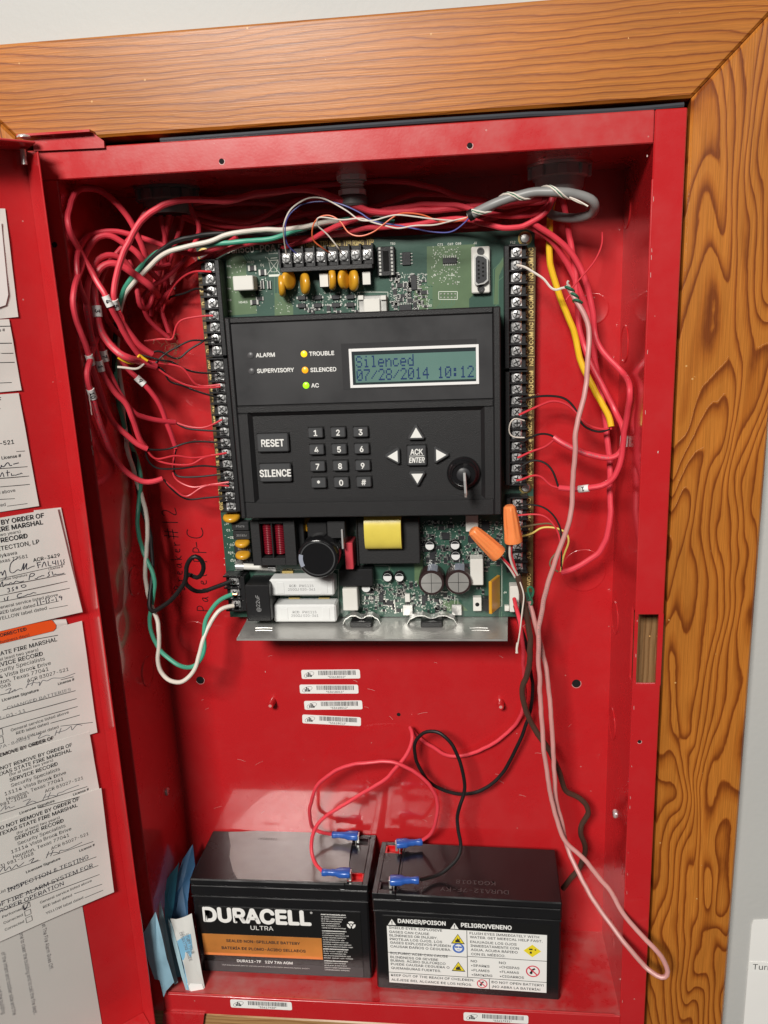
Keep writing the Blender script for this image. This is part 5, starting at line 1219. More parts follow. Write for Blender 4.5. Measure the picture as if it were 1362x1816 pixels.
# ---- left group: marked red cables
t, P = cable('red_cable', [(300, 470, 70), (270, 476, 52), (259, 453), (247, 423), (232, 391), (212, 365, 34), (185, 341), (156, 334, 26), (135, 341), (120, 385, 20), (124, 415), (145, 452), (165, 487), (191, 532, 16), (212, 573), (229, 605), (247, 630, 40)], RC_, 'cable_red', 'red cable marked 4, making the tallest loop at the upper left')
sleeve(t, P, 191, 537, '4'); core(t, [(247, 630, 40), (262, 640), (285, 644), (323, 652), (344, 679), (358, 685), (391, 682, 60)], .75, 'wire_red')
core(t, [(245, 628, 40), (290, 640), (303, 641), (329, 655), (353, 661), (389, 662, 60)], .75, 'wire_black')
t, P = cable('red_cable', [(960, 352, 60), (900, 360, 58), (860, 366, 56), (790, 371), (700, 376, 50), (660, 374), (620, 362, 46), (580, 345), (540, 337, 42), (500, 338), (450, 345), (405, 356, 38), (370, 355), (330, 354), (290, 363, 32), (260, 382), (240, 408), (222, 440, 24), (212, 470), (205, 505), (203, 528, 18), (210, 552), (225, 585), (246, 612), (270, 628, 44)], RC_ + .1, 'cable_red', 'red cable sweeping along the top of the cabinet and down the left side')
sleeve(t, P, 206, 536, '5'); core(t, [(268, 626, 44), (282, 622), (306, 635), (318, 636), (336, 620), (360, 606), (364, 602), (386, 600, 60)], .75, 'wire_black'); core(t, [(213, 552, 22), (221, 566), (219, 590), (230, 606), (250, 628, 40)], .6, 'wire_red')
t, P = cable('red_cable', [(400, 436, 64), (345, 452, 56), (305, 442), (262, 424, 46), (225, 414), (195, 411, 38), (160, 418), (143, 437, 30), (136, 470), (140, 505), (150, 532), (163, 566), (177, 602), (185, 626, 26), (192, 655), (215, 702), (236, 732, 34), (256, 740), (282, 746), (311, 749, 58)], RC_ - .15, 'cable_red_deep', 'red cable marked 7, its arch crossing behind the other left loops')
sleeve(t, P, 186, 628, '7'); core(t, [(311, 749, 58), (335, 757), (364, 758), (394, 744, 60)], .75, 'wire_red'); core(t, [(312, 750, 58), (325, 758), (344, 762), (396, 765, 60)], .75, 'wire_black')
t, P = cable('red_cable', [(285, 500, 64), (267, 482, 50), (253, 461), (226, 435), (197, 416, 34), (172, 420), (157, 440, 28), (145, 470), (132, 505), (129, 530, 22), (133, 556), (142, 586), (153, 617), (160, 638, 20), (170, 673), (181, 699), (186, 720), (200, 746), (223, 773), (247, 790), (261, 796, 40)], RC_, 'cable_red', 'red cable marked 8, outermost of the drooping left cables')
sleeve(t, P, 159, 636, '8'); core(t, [(259, 795, 40), (276, 814), (311, 808), (344, 812), (400, 804, 60)], .75, 'wire_red'); core(t, [(261, 797, 40), (280, 798), (300, 796), (329, 786), (355, 783), (398, 786, 60)], .75, 'wire_black')
t, P = cable('red_cable', [(270, 510, 66), (243, 500, 50), (229, 470), (212, 456), (191, 451, 32), (174, 460), (163, 480, 26), (155, 508), (153, 540), (157, 574), (166, 610), (176, 642, 18), (188, 673), (204, 697), (223, 717), (235, 743), (241, 764), (250, 784), (258, 793, 44)], RC_, 'cable_red', 'red cable marked 1, running between the cables marked 8 and 7')
sleeve(t, P, 178, 647, '1'); jacket_print(t, P, RC_, 154, 545, 'FIRE ALARM CABLE 18AWG FPLR', 'ink_grey', 1.5, 1.2); core(t, [(258, 793, 44), (278, 816), (311, 824), (341, 823), (362, 811), (402, 803, 60)], .75, 'wire_red'); core(t, [(258, 796, 46), (262, 815), (278, 830), (317, 831), (358, 826), (401, 830, 60)], .75, 'wire_black')
t, P = cable('red_cable', [(280, 524, 64), (267, 508, 46), (247, 491), (223, 476), (200, 465, 32), (180, 473), (169, 494, 26), (167, 520), (172, 553, 20), (177, 580), (187, 603), (205, 622), (226, 635, 22), (247, 641), (276, 650, 44)], RC_ + .5, 'cable_red', 'thick red cable marked 3 with yellow and white cores bent back')
sleeve(t, P, 173, 553, '3', 3.3); jacket_print(t, P, RC_ + .5, 176, 575, 'FPLR 16AWG SHIELDED 105C', 'cable_red_deep' if 0 else 'ink_grey', 1.5, 1.2); core(t, [(262, 640, 34), (252, 634), (247, 628), (244, 636), (238, 645), (225, 643), (209, 634, 26)], .9, 'wire_yellow'); core(t, [(255, 645, 34), (248, 652), (240, 655), (222, 652), (208, 651, 26)], .9, 'wire_cream'); core(t, [(272, 648, 44), (290, 656), (300, 676), (324, 684), (352, 695), (391, 706, 60)], .75, 'wire_black'); core(t, [(256, 605, 56), (288, 601), (306, 602), (311, 582), (323, 567), (364, 560), (378, 560, 60)], .75, 'wire_red')
core(t, [(274, 646, 44), (292, 628), (313, 616), (338, 604), (360, 604), (386, 605, 60)], .7, 'wire_black'); core(t, [(275, 650, 44), (300, 668), (330, 683), (360, 688), (391, 686, 60)], .7, 'wire_red')
t, P = cable('red_cable', [(172, 600, 34), (160, 634, 26), (153, 660, 20), (158, 685), (163, 698), (169, 720), (175, 746), (185, 773), (197, 799), (214, 826), (235, 846), (256, 855), (276, 853), (288, 849, 46)], RC_, 'cable_red', 'red cable marked 10, lowest of the drooping left cables')
sleeve(t, P, 163, 695, '10'); jacket_print(t, P, RC_, 168, 712, 'FIRE ALARM CABLE FPLR', 'ink_grey', 1.5, 1.2); core(t, [(288, 849, 46), (308, 866), (330, 881), (358, 864), (380, 860), (406, 862, 60)], .75, 'wire_red'); core(t, [(290, 850, 46), (305, 868), (320, 880), (335, 886), (365, 883), (409, 879, 60)], .75, 'wire_black')
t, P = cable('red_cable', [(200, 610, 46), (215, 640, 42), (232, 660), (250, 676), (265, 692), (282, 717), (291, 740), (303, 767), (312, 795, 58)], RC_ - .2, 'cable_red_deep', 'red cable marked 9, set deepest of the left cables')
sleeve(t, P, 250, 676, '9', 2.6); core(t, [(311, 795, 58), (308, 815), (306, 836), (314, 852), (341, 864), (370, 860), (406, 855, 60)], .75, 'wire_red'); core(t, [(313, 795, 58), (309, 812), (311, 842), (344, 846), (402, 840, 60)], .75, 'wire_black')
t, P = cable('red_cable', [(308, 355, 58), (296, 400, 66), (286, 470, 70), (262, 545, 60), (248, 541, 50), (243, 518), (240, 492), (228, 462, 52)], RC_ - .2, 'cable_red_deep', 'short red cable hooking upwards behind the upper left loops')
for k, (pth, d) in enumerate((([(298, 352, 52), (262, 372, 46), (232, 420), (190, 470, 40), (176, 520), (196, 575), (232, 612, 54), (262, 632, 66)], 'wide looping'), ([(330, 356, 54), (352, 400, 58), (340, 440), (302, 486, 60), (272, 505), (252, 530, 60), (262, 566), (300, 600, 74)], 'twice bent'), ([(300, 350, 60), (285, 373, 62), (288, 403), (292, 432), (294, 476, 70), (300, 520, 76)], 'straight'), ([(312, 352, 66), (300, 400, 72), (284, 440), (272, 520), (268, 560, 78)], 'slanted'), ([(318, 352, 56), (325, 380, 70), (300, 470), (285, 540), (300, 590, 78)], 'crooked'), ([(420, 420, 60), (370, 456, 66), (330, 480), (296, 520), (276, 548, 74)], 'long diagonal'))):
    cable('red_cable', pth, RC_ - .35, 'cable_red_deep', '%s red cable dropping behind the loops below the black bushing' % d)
t, P = cable('red_cable', [(302, 520, 80), (290, 545), (288, 558, 76), (292, 540), (300, 523), (314, 500), (341, 482), (375, 482, 60)], .8, 'wire_red', 'thin red wire rising to the topmost left terminal', 'wire')
t, P = cable('black_wire', [(300, 530, 80), (303, 526, 76), (329, 520), (350, 511), (376, 519, 60)], .8, 'wire_black', 'thin black wire to the third left terminal from the top', 'wire')
t = thing('thread_fluff', at(300, 625, 50), 'tangle of frayed dark threads where the left cables are stripped', 'fluff'); rnd = random.Random(2); b = MB()
for k in range(26):
    c = at(rnd.uniform(286, 318), rnd.uniform(600, 640), rnd.uniform(44, 60)); pts = [c]
    for j in range(5): pts.append(pts[-1] + Vector((rnd.uniform(-3, 3), rnd.uniform(-1.5, 1.5), rnd.uniform(-3, 3))))
    b.tube(smooth_path(pts, 1.5), .12, 4)
o = b.build('threads', 'wire_olive', t); o['kind'] = 'stuff'
# ---- mains: black, white, green
gp = [(700, 392, 66), (640, 388, 64), (560, 400, 60), (500, 418, 52), (464, 426), (423, 428, 48), (364, 434), (320, 440, 46), (276, 447), (259, 464, 44), (244, 482), (226, 505), (214, 530, 48), (206, 580, 60), (204, 640, 66), (209, 708, 66), (216, 740), (226, 776), (241, 811), (249, 855, 60), (244, 908), (245, 945), (252, 970), (264, 1000, 48), (274, 1030), (271, 1065), (265, 1102, 40), (274, 1136), (295, 1164), (320, 1181, 34), (345, 1182), (362, 1157), (362, 1120), (370, 1090), (388, 1065), (412, 1054, 58)]
t, P = cable('green_wire', gp, 1.75, 'wire_green', 'green wire running down the left side into the lower left terminal', 'wire')
MB().tube([P[-1] + Vector((k * 2, 0, 0)) for k in range(3)], .9, 6).build('bare_end', 'copper', t)
wp = [(690, 384, 70), (600, 392, 62), (540, 402, 56), (500, 408, 52), (452, 409), (408, 416, 46), (364, 429), (317, 441, 42), (288, 454), (264, 474, 42), (236, 502), (216, 535, 50), (209, 590, 62), (210, 650, 66), (217, 700), (222, 770), (228, 805, 62), (244, 855), (259, 902, 58), (262, 940), (261, 975), (258, 1019, 46), (268, 1071), (280, 1105, 38), (283, 1142), (280, 1173), (292, 1201), (320, 1211, 32), (342, 1191), (354, 1157), (363, 1127), (376, 1102), (391, 1080), (415, 1074, 58)]
cable('white_wire', wp, 1.75, 'wire_cream', 'white wire looping lowest under the board into the lower left terminal', 'wire')
kp = [(680, 400, 72), (560, 412, 66), (467, 417, 60), (420, 414, 50), (364, 417), (320, 424, 42), (290, 441), (262, 468, 44), (232, 505), (210, 545, 58), (203, 635, 68), (207, 680), (217, 710), (229, 761), (244, 855, 64), (253, 905), (266, 949), (270, 1002, 50), (267, 1040), (265, 1075, 36), (271, 1085), (302, 1066, 30), (326, 1034), (332, 1003), (347, 985, 26), (361, 994), (361, 1014), (348, 1026, 34), (334, 1018), (329, 1034), (344, 1048), (370, 1046), (411, 1030, 58)]
cable('black_wire', kp, 1.75, 'wire_black', 'black wire with a small curl into the lower left terminal', 'wire')
# ---- bundle along the top
TB = (([(985, 330, 58), (970, 355, 60), (929, 361), (888, 367), (857, 356), (816, 350), (765, 331, 66), (713, 322), (662, 322), (600, 327), (540, 332, 70), (470, 345), (400, 352), (340, 362), (305, 356, 62)], 'cable_red', 'uppermost red cable of the bundle along the cabinet top'),
      ([(990, 332, 54), (981, 355, 54), (950, 378), (898, 384), (857, 378, 50), (816, 365), (765, 362), (703, 369), (662, 380), (600, 400, 58), (560, 420, 66), (500, 440, 74)], 'cable_red', 'red cable of the top bundle dipping behind the yellow capacitors'),
      ([(980, 334, 52), (975, 368, 52), (940, 396), (898, 405, 50), (857, 396), (816, 388), (770, 392), (720, 400, 60), (660, 404), (600, 412), (520, 424, 70), (440, 432), (370, 460, 70), (330, 492, 76)], 'cable_red', 'lowest red cable of the top bundle, along the board edge'),
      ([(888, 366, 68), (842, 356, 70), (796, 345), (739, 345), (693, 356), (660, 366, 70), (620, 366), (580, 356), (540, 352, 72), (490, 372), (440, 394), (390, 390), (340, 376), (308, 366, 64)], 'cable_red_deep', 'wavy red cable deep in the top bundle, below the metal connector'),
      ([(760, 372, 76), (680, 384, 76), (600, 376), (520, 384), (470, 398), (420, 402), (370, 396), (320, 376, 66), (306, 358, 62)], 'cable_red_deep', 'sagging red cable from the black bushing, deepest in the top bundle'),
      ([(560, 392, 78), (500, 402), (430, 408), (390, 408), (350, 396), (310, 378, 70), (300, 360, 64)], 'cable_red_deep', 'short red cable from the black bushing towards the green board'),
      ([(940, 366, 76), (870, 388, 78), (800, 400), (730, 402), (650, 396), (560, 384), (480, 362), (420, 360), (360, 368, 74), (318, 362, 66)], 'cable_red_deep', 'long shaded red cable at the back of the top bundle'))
for pth, m, lab in TB: cable('red_cable', pth, RC_ - .2, m, lab)
# ---- grey data cable with its thin wires
t, P = cable('grey_cable', [(832, 383, 40), (850, 374), (868, 365), (904, 350), (945, 342), (991, 342, 30), (1032, 345), (1054, 358, 34), (1053, 377, 44), (1022, 388, 56), (991, 385), (972, 374, 64), (982, 345, 60), (988, 326, 56)], 3.1, 'cable_grey', 'grey data cable looped below the grey bushing, wrapped with striped wires', n=14)
d = (P[0] - P[3]).normalized(); f = Frame(P[0] + d * .1, Vector((0, 0, 1)).cross(d), (0, 0, 1), d)
MB().lathe([(3.8, -3), (3.8, .2), (2.9, .3), (2.7, -.4), (.1, -.5)], P[0], d, 16).build('cable_collar', 'wire_black', t)
MB().lathe([(2.4, 0), (2.4, .7), (1.6, .8), (.1, .8)], P[0], d, 14).build('cable_face', 'wire_white', t)
m = len(P); k1 = min(range(m), key=lambda i: (proj(P[i]) - Vector((1030, 344))).length)
for ph, mm, nm in ((0.0, 'wire_white', 'wrapped_wire'), (.55, 'wire_darkgreen', 'wrapped_wire'), (1.0, 'wire_white', 'wrapped_wire')):
    hel = []; e1 = Vector((0, 0, 1)); L_ = 0
    for i in range(1, k1):
        T = (P[i + 1] - P[i - 1]).normalized(); e1 = (e1 - T * e1.dot(T)).normalized(); e2 = T.cross(e1); L_ += (P[i] - P[i - 1]).length
        a = L_ / 27 * 2 * math.pi + ph * .5; hel.append(P[i] + (e1 * math.cos(a) + e2 * math.sin(a)) * 3.6)
    MB().tube(hel, .66, 6).build(nm, mm, t)
core(t, [(1010, 350, 28), (1024, 355, 26), (1043, 366, 24)], .55, 'wire_white', 'cut_strand'); core(t, [(1012, 352, 28), (1028, 360, 26), (1041, 364, 25)], .5, 'wire_cream', 'cut_strand')
def thin(path, r, m, lab):
    t, P = cable(lab.split()[0] + '_wire' if lab.split()[0] in ('white', 'blue', 'orange', 'red', 'black', 'yellow') else 'thin_wire', path, r, m, lab, 'wire', step=1.6, n=6); return t
thin([(832, 384, 38), (810, 391, 36), (765, 388, 32), (735, 384), (703, 381, 30), (680, 386), (662, 391), (637, 390), (617, 375), (581, 355, 34), (560, 350), (540, 354), (515, 372), (503, 400, 38), (504, 425), (508, 452, 56)], .5, 'wire_white', 'white hair-thin wire arching highest, into the first top terminal')
thin([(832, 386, 38), (826, 393, 36), (801, 411), (765, 411), (713, 401), (662, 392), (640, 378), (610, 364, 36), (585, 358), (555, 358), (530, 366), (508, 390, 42), (508, 430), (526, 450, 56)], .5, 'wire_blue', 'blue hair-thin wire dipping beside the grey cable and arching left')
thin([(832, 383, 38), (821, 390), (785, 394), (749, 381), (713, 378), (693, 388, 30), (663, 411), (637, 419, 32), (617, 412), (604, 393), (585, 382), (566, 385), (555, 400, 36), (555, 425), (572, 440, 46), (587, 450, 56)], .5, 'wire_orange', 'orange hair-thin wire with a deep dip above the top terminals')
thin([(832, 385, 38), (800, 392), (770, 399, 30), (735, 400), (708, 405), (690, 402), (660, 394), (640, 387), (606, 390), (580, 386), (563, 386, 34), (563, 400), (580, 415), (600, 440, 46), (606, 450, 56)], .5, 'wire_white', 'white hair-thin wire curling down to the middle top terminals')
# ---- right group
t, P = cable('red_cable', [(983, 325, 54), (1000, 362, 64), (1007, 400), (1015, 450, 70), (1020, 480), (1022, 525), (1025, 555), (1032, 600, 72), (1042, 632), (1060, 668), (1076, 700), (1092, 730, 60), (1105, 765), (1104, 795, 48), (1095, 808), (1075, 813), (1050, 807, 50), (1020, 797), (995, 785), (982, 775, 56)], RC_, 'cable_red', 'red cable on the right ending stripped beside the second alarm circuit terminals')
sleeve(t, P, 1105, 785, '2'); jacket_print(t, P, RC_, 1080, 812, 'FIRE ALARM CABLE 14AWG FPLR 75C', 'ink_grey', 1.5, 1.3); core(t, [(981, 774, 56), (977, 772), (972, 770), (960, 769), (942, 775), (918, 790, 60)], .8, 'wire_black'); core(t, [(983, 779, 56), (972, 789), (960, 795), (944, 800), (918, 812, 60)], .8, 'wire_red')
t, P = cable('red_cable', [(940, 392, 52), (967, 410, 56), (985, 422), (1005, 440), (1022, 465, 62), (1035, 492), (1045, 520), (1051, 552), (1054, 587, 64), (1067, 620), (1090, 645), (1107, 664), (1117, 684, 46), (1117, 705), (1113, 735), (1107, 765, 40), (1104, 790), (1100, 820), (1090, 845), (1075, 860), (1050, 865, 46), (1020, 867), (992, 865, 56)], RC_, 'cable_red', 'red cable on the right, outermost bend near the cabinet side wall')
sleeve(t, P, 1037, 866, '1'); core(t, [(990, 863, 56), (980, 835), (965, 820), (942, 817), (918, 832, 60)], .8, 'wire_black'); core(t, [(992, 865, 56), (978, 862), (968, 853), (960, 845), (945, 843), (924, 851), (916, 852, 60)], .8, 'wire_red')
t, P = cable('red_cable', [(930, 398, 56), (960, 412, 60), (985, 436), (1008, 470, 70), (1030, 520), (1046, 570), (1056, 640, 76), (1066, 700), (1074, 755, 70), (1080, 800), (1083, 840), (1083, 890), (1082, 930, 56), (1072, 965), (1055, 987), (1025, 1005), (995, 1016, 54)], RC_ + .1, 'cable_red', 'red cable on the right hanging lowest, four thin cores at its end')
core(t, [(996, 1012, 54), (995, 970), (994, 938), (980, 912), (960, 898), (938, 895), (916, 892, 60)], .7, 'wire_black'); core(t, [(992, 1012, 54), (993, 960), (985, 935), (967, 916), (947, 912), (918, 914, 60)], .7, 'wire_red'); core(t, [(990, 1014, 54), (975, 1004), (978, 990), (997, 968), (995, 950), (980, 930), (960, 929), (918, 936, 60)], .7, 'wire_olive'); core(t, [(994, 1014, 54), (1000, 985), (1009, 960), (1004, 945), (984, 936), (960, 936), (942, 947), (918, 952, 60)], .75, 'wire_paleyellow')
t, P = cable('yellow_cable', [(985, 328, 58), (980, 360, 64), (975, 405, 70), (974, 440), (977, 475), (987, 510), (1000, 545), (1014, 578), (1023, 614, 68), (1033, 652), (1048, 680), (1066, 712), (1080, 738), (1084, 757, 56)], 2.3, 'wire_yellow', 'yellow cable running down the right side of the board')
core(t, [(1085, 760, 56), (1065, 761), (1040, 752), (1022, 732), (1005, 717), (980, 711), (955, 720), (920, 736, 60)], .85, 'wire_red'); core(t, [(1082, 760, 56), (1067, 766), (1050, 763), (1032, 752), (1020, 725), (1000, 706), (967, 702), (932, 706), (918, 708, 60)], .85, 'wire_black')
thin([(916, 470, 58), (930, 473), (945, 482), (965, 495), (977, 511), (987, 515), (1000, 509), (1010, 512, 46)], .85, 'wire_white', 'white wire from the second right terminal to the pink cable')
thin([(1013, 512, 44), (1035, 487), (1055, 462), (1067, 435), (1068, 412, 60)], .6, 'wire_red', 'red stub of thin wire sticking up beside the pink cable')
# looped resistor wire on the alarm terminals
thin([(930, 746, 58), (912, 742, 56), (904, 752), (903, 768), (910, 775), (930, 776, 58)], .5, 'wire_cream', 'pale looped wire bridging two right terminals')
# ---- pink cable: down the right side, loop out over the timber, back up
pk = [(1006, 506, 46), (1014, 520), (1022, 534), (1033, 552), (1042, 572, 40), (1045, 602), (1044, 637), (1040, 680), (1032, 715), (1023, 760, 30), (1019, 810), (1016, 860), (1014, 905), (1005, 940), (988, 985), (974, 1030, 26), (962, 1080), (955, 1130), (956, 1180), (959, 1242, 30), (964, 1324), (975, 1398), (988, 1455, 26), (1004, 1494), (1030, 1518), (1056, 1547, 10), (1087, 1588), (1108, 1624, -8), (1134, 1656), (1160, 1682, -24), (1178, 1704), (1186, 1724, -28), (1180, 1735), (1166, 1732, -28), (1147, 1717), (1113, 1680, -16), (1072, 1624, -2), (1040, 1574, 10), (1016, 1527, 22), (1004, 1494, 30), (994, 1450), (986, 1410, 36), (983, 1357), (979, 1283, 38), (971, 1205), (958, 1140, 40), (946, 1095), (938, 1066, 44)]
t, P = cable('pink_cable', pk, 1.8, 'cable_pink', 'long pale pink cable hanging down the right and looping out over the timber', step=3, wall=False)
c0 = [(1003, 508, 46), (1012, 512, 41), (1019, 517, 46), (1013, 525, 50), (1011, 520, 45), (1020, 522, 40), (1026, 529, 45), (1020, 537, 50), (1016, 532, 44), (1026, 532, 38), (1032, 537, 42)]
core(t, c0, .95, 'wire_darkgreen', 'twisted_green_core'); core(t, [(1010, 508, 45), (1005, 503, 44), (1008, 498, 43)], .8, 'wire_white', 'stripped_end'); core(t, [(1012, 522, 44), (1007, 527, 44), (1004, 532, 44)], .5, 'wire_red_bright', 'stripped_end')
core(t, [(938, 1066, 44), (944, 1058), (947, 1048), (943, 1040), (935, 1042), (940, 1060, 40), (946, 1068), (940, 1075), (934, 1072, 44)], .9, 'wire_darkgreen', 'twisted_green_core')
jacket_print(t, P, 1.8, 974, 1040, 'THERMOSTAT CABLE 18 AWG 2/C TYPE', 'cable_grey', 1.7, 1.3)
# ---- brown cable to the two wire nuts
bp_ = [(918, 1020, 34), (922, 1036), (929, 1062, 34), (936, 1100), (940, 1144), (939, 1180, 44), (934, 1200), (926, 1218, 50), (929, 1250), (946, 1287), (970, 1324, 58), (990, 1362), (1000, 1398), (1008, 1407), (1022, 1410), (1038, 1423, 66), (1044, 1442), (1033, 1460), (1029, 1478), (1038, 1502, 70), (1031, 1533), (1016, 1553), (998, 1576, 74)]
t, P = cable('brown_cable', bp_, 2.3, 'wire_brown', 'dark brown cable from the wire nuts down behind the right battery', wob=.05)
for m_, pth in (('wire_red', [(917, 1022, 34), (912, 1000), (906, 980), (909, 962, 22)]), ('wire_white', [(919, 1022, 34), (910, 1006), (904, 985), (905, 962, 22)]), ('wire_red', [(916, 1022, 34), (908, 1008), (896, 995), (884, 982, 24)]), ('wire_white', [(914, 1024, 34), (903, 1006), (890, 990), (879, 984, 24)])): core(t, pth, .9, m_)
core(t, [(922, 1032, 32), (929, 1055, 30), (926, 1085, 28), (922, 1120, 27), (917, 1150, 27), (915, 1158, 27)], .55, 'wire_cream', 'drain_wire'); core(t, [(918, 1140, 27), (916, 1152, 27), (917, 1158, 27)], .9, 'wire_white', 'frayed_end')
def wire_nut(u0, v0, y0, u1, v1, y1, lab):
    a = at(u0, v0, y0); c = at(u1, v1, y1); d = (a - c).normalized(); L_ = (a - c).length    # from open end to tip
    e1 = d.cross(Vector((0, 1, 0))).normalized(); e2 = d.cross(e1); n = 48; vs = []; fs = []
    prof = [(.80, 0), (1.0, .02), (1.03, .12), (.98, .25), (.93, .45), (.86, .65), (.76, .85), (.66, .95), (.45, .995), (.05, 1.0)]; R_ = 6.3
    for r, t_ in prof:
        for k in range(n):
            an = 2 * math.pi * k / n; rr = R_ * r
            if .2 < t_ < .93: rr *= 1 - .11 * (.5 + .5 * math.cos(an * 9))
            vs.append(c + d * (L_ * t_) + (e1 * math.cos(an) + e2 * math.sin(an)) * rr)
    for q in range(len(prof) - 1):
        for k in range(n): fs.append((q * n + k, q * n + (k + 1) % n, (q + 1) * n + (k + 1) % n, (q + 1) * n + k))
    fs.append(tuple(range(n))); b = MB(); b.add(vs, fs); tag(b.build('wire_nut', 'nut_orange'), lab, 'wire nut', 'orange wire nuts on the brown cable')
wire_nut(903, 896, 20, 911, 962, 22, 'upright orange wire nut in front of the right terminals'); wire_nut(837, 939, 20, 885, 984, 24, 'tilted orange wire nut lying in front of the circuit board')
# ================================================================== battery leads
def spade(t, u0, v0, y0, u1, v1, y1, m='conn_blue'):
    """insulated push-on connector from the wire end (u0, v0) to the tab end (u1, v1)"""
    a = at(u0, v0, y0); c = at(u1, v1, y1); d = (c - a).normalized(); L_ = (c - a).length
    up = Vector((0, 0, 1)); sd_ = d.cross(up).normalized(); up = sd_.cross(d); n = 20; vs = []; fs = []
    prof = [(0, 2.4, 2.4), (.02, 2.7, 2.7), (.12, 2.75, 2.7), (.2, 2.2, 2.5), (.3, 2.1, 2.4), (.38, 2.7, 2.6), (.46, 2.5, 2.5), (.56, 3.6, 2.9), (.62, 4.6, 3.1), (.96, 4.7, 3.1), (1.0, 4.4, 2.8)]
    for t_, w, h_ in prof:
        for k in range(n):
            an = 2 * math.pi * k / n; ca, sa = math.cos(an), math.sin(an); e = .7
            vs.append(a + d * L_ * t_ + sd_ * (w * math.copysign(abs(ca) ** e, ca)) + up * (h_ * math.copysign(abs(sa) ** e, sa)))
    for q in range(len(prof) - 1):
        for k in range(n): fs.append((q * n + k, q * n + (k + 1) % n, (q + 1) * n + (k + 1) % n, (q + 1) * n + k))
    fs.append(tuple(range(n))); fs.append(tuple(reversed(range((len(prof) - 1) * n, len(prof) * n))))
    b = MB(); b.add(vs, fs); o = b.build('spade_connector', m, t)
    b = MB(); q = c - d * .5; b.box(-.6, 1.6, -2.6, 2.6, -6.0, 1.8, .2, Matrix.Translation(q) @ Matrix(((d.x, sd_.x, up.x, 0), (d.y, sd_.y, up.y, 0), (d.z, sd_.z, up.z, 0), (0, 0, 0, 1)))); b.build('metal_tongue', 'steel', o)
ZT = 101.0                                  # height of the connectors above the cabinet floor
def yz(u, v, Z=ZT): return atz(u, v, Z).y
t, P = cable('red_lead', [(912, 1062, 56), (916, 1080, 44), (922, 1105, 36), (928, 1150, 44), (931, 1209, 62), (929, 1250, 74), (913, 1287, 82), (876, 1316), (835, 1337, 84), (798, 1341), (765, 1324, 85), (738, 1304), (725, 1288, 80), (731, 1302, 72), (726, 1326), (707, 1357, 62), (678, 1386), (637, 1411, 58), (596, 1435), (567, 1456, 52), (555, 1482), (552, 1508, 44), (558, 1530), (572, 1545, yz(572, 1545))], 1.55, 'wire_red_bright', 'bright red battery lead from the board to the front of the left battery', 'wire')
spade(t, 571, 1547, yz(571, 1547), 621, 1548, yz(621, 1548))
t, P = cable('red_lead', [(592, 1480, yz(592, 1480)), (570, 1476), (553, 1467, 74), (550, 1440, 66), (556, 1405, 62), (575, 1380), (610, 1360, 60), (660, 1351), (703, 1354, 58), (740, 1372), (764, 1396, 60), (776, 1425), (774, 1455, 64), (763, 1480), (747, 1491, yz(747, 1491))], 1.55, 'wire_red_bright', 'bright red jumper arching between the two batteries', 'wire')
spade(t, 589, 1480, yz(589, 1480), 635, 1482, yz(635, 1482)); spade(t, 749, 1493, yz(749, 1493), 703, 1496, yz(703, 1496))
t, P = cable('black_lead', [(913, 1074, 58), (919, 1094, 52), (926, 1120), (936, 1155, 56), (943, 1200), (943, 1240, 72), (935, 1280), (918, 1322), (895, 1365, 76), (865, 1395), (830, 1407), (790, 1402, 72), (760, 1385), (740, 1355), (735, 1320), (750, 1299, 64), (776, 1298), (800, 1318), (818, 1355, 56), (824, 1390), (820, 1415), (811, 1450, 52), (813, 1475), (819, 1496, 46), (811, 1521), (786, 1546), (762, 1556), (746, 1560, yz(746, 1560))], 1.5, 'wire_black', 'black battery lead making a large loop to the front of the right battery', 'wire')
spade(t, 743, 1561, yz(743, 1561), 692, 1561, yz(692, 1561))
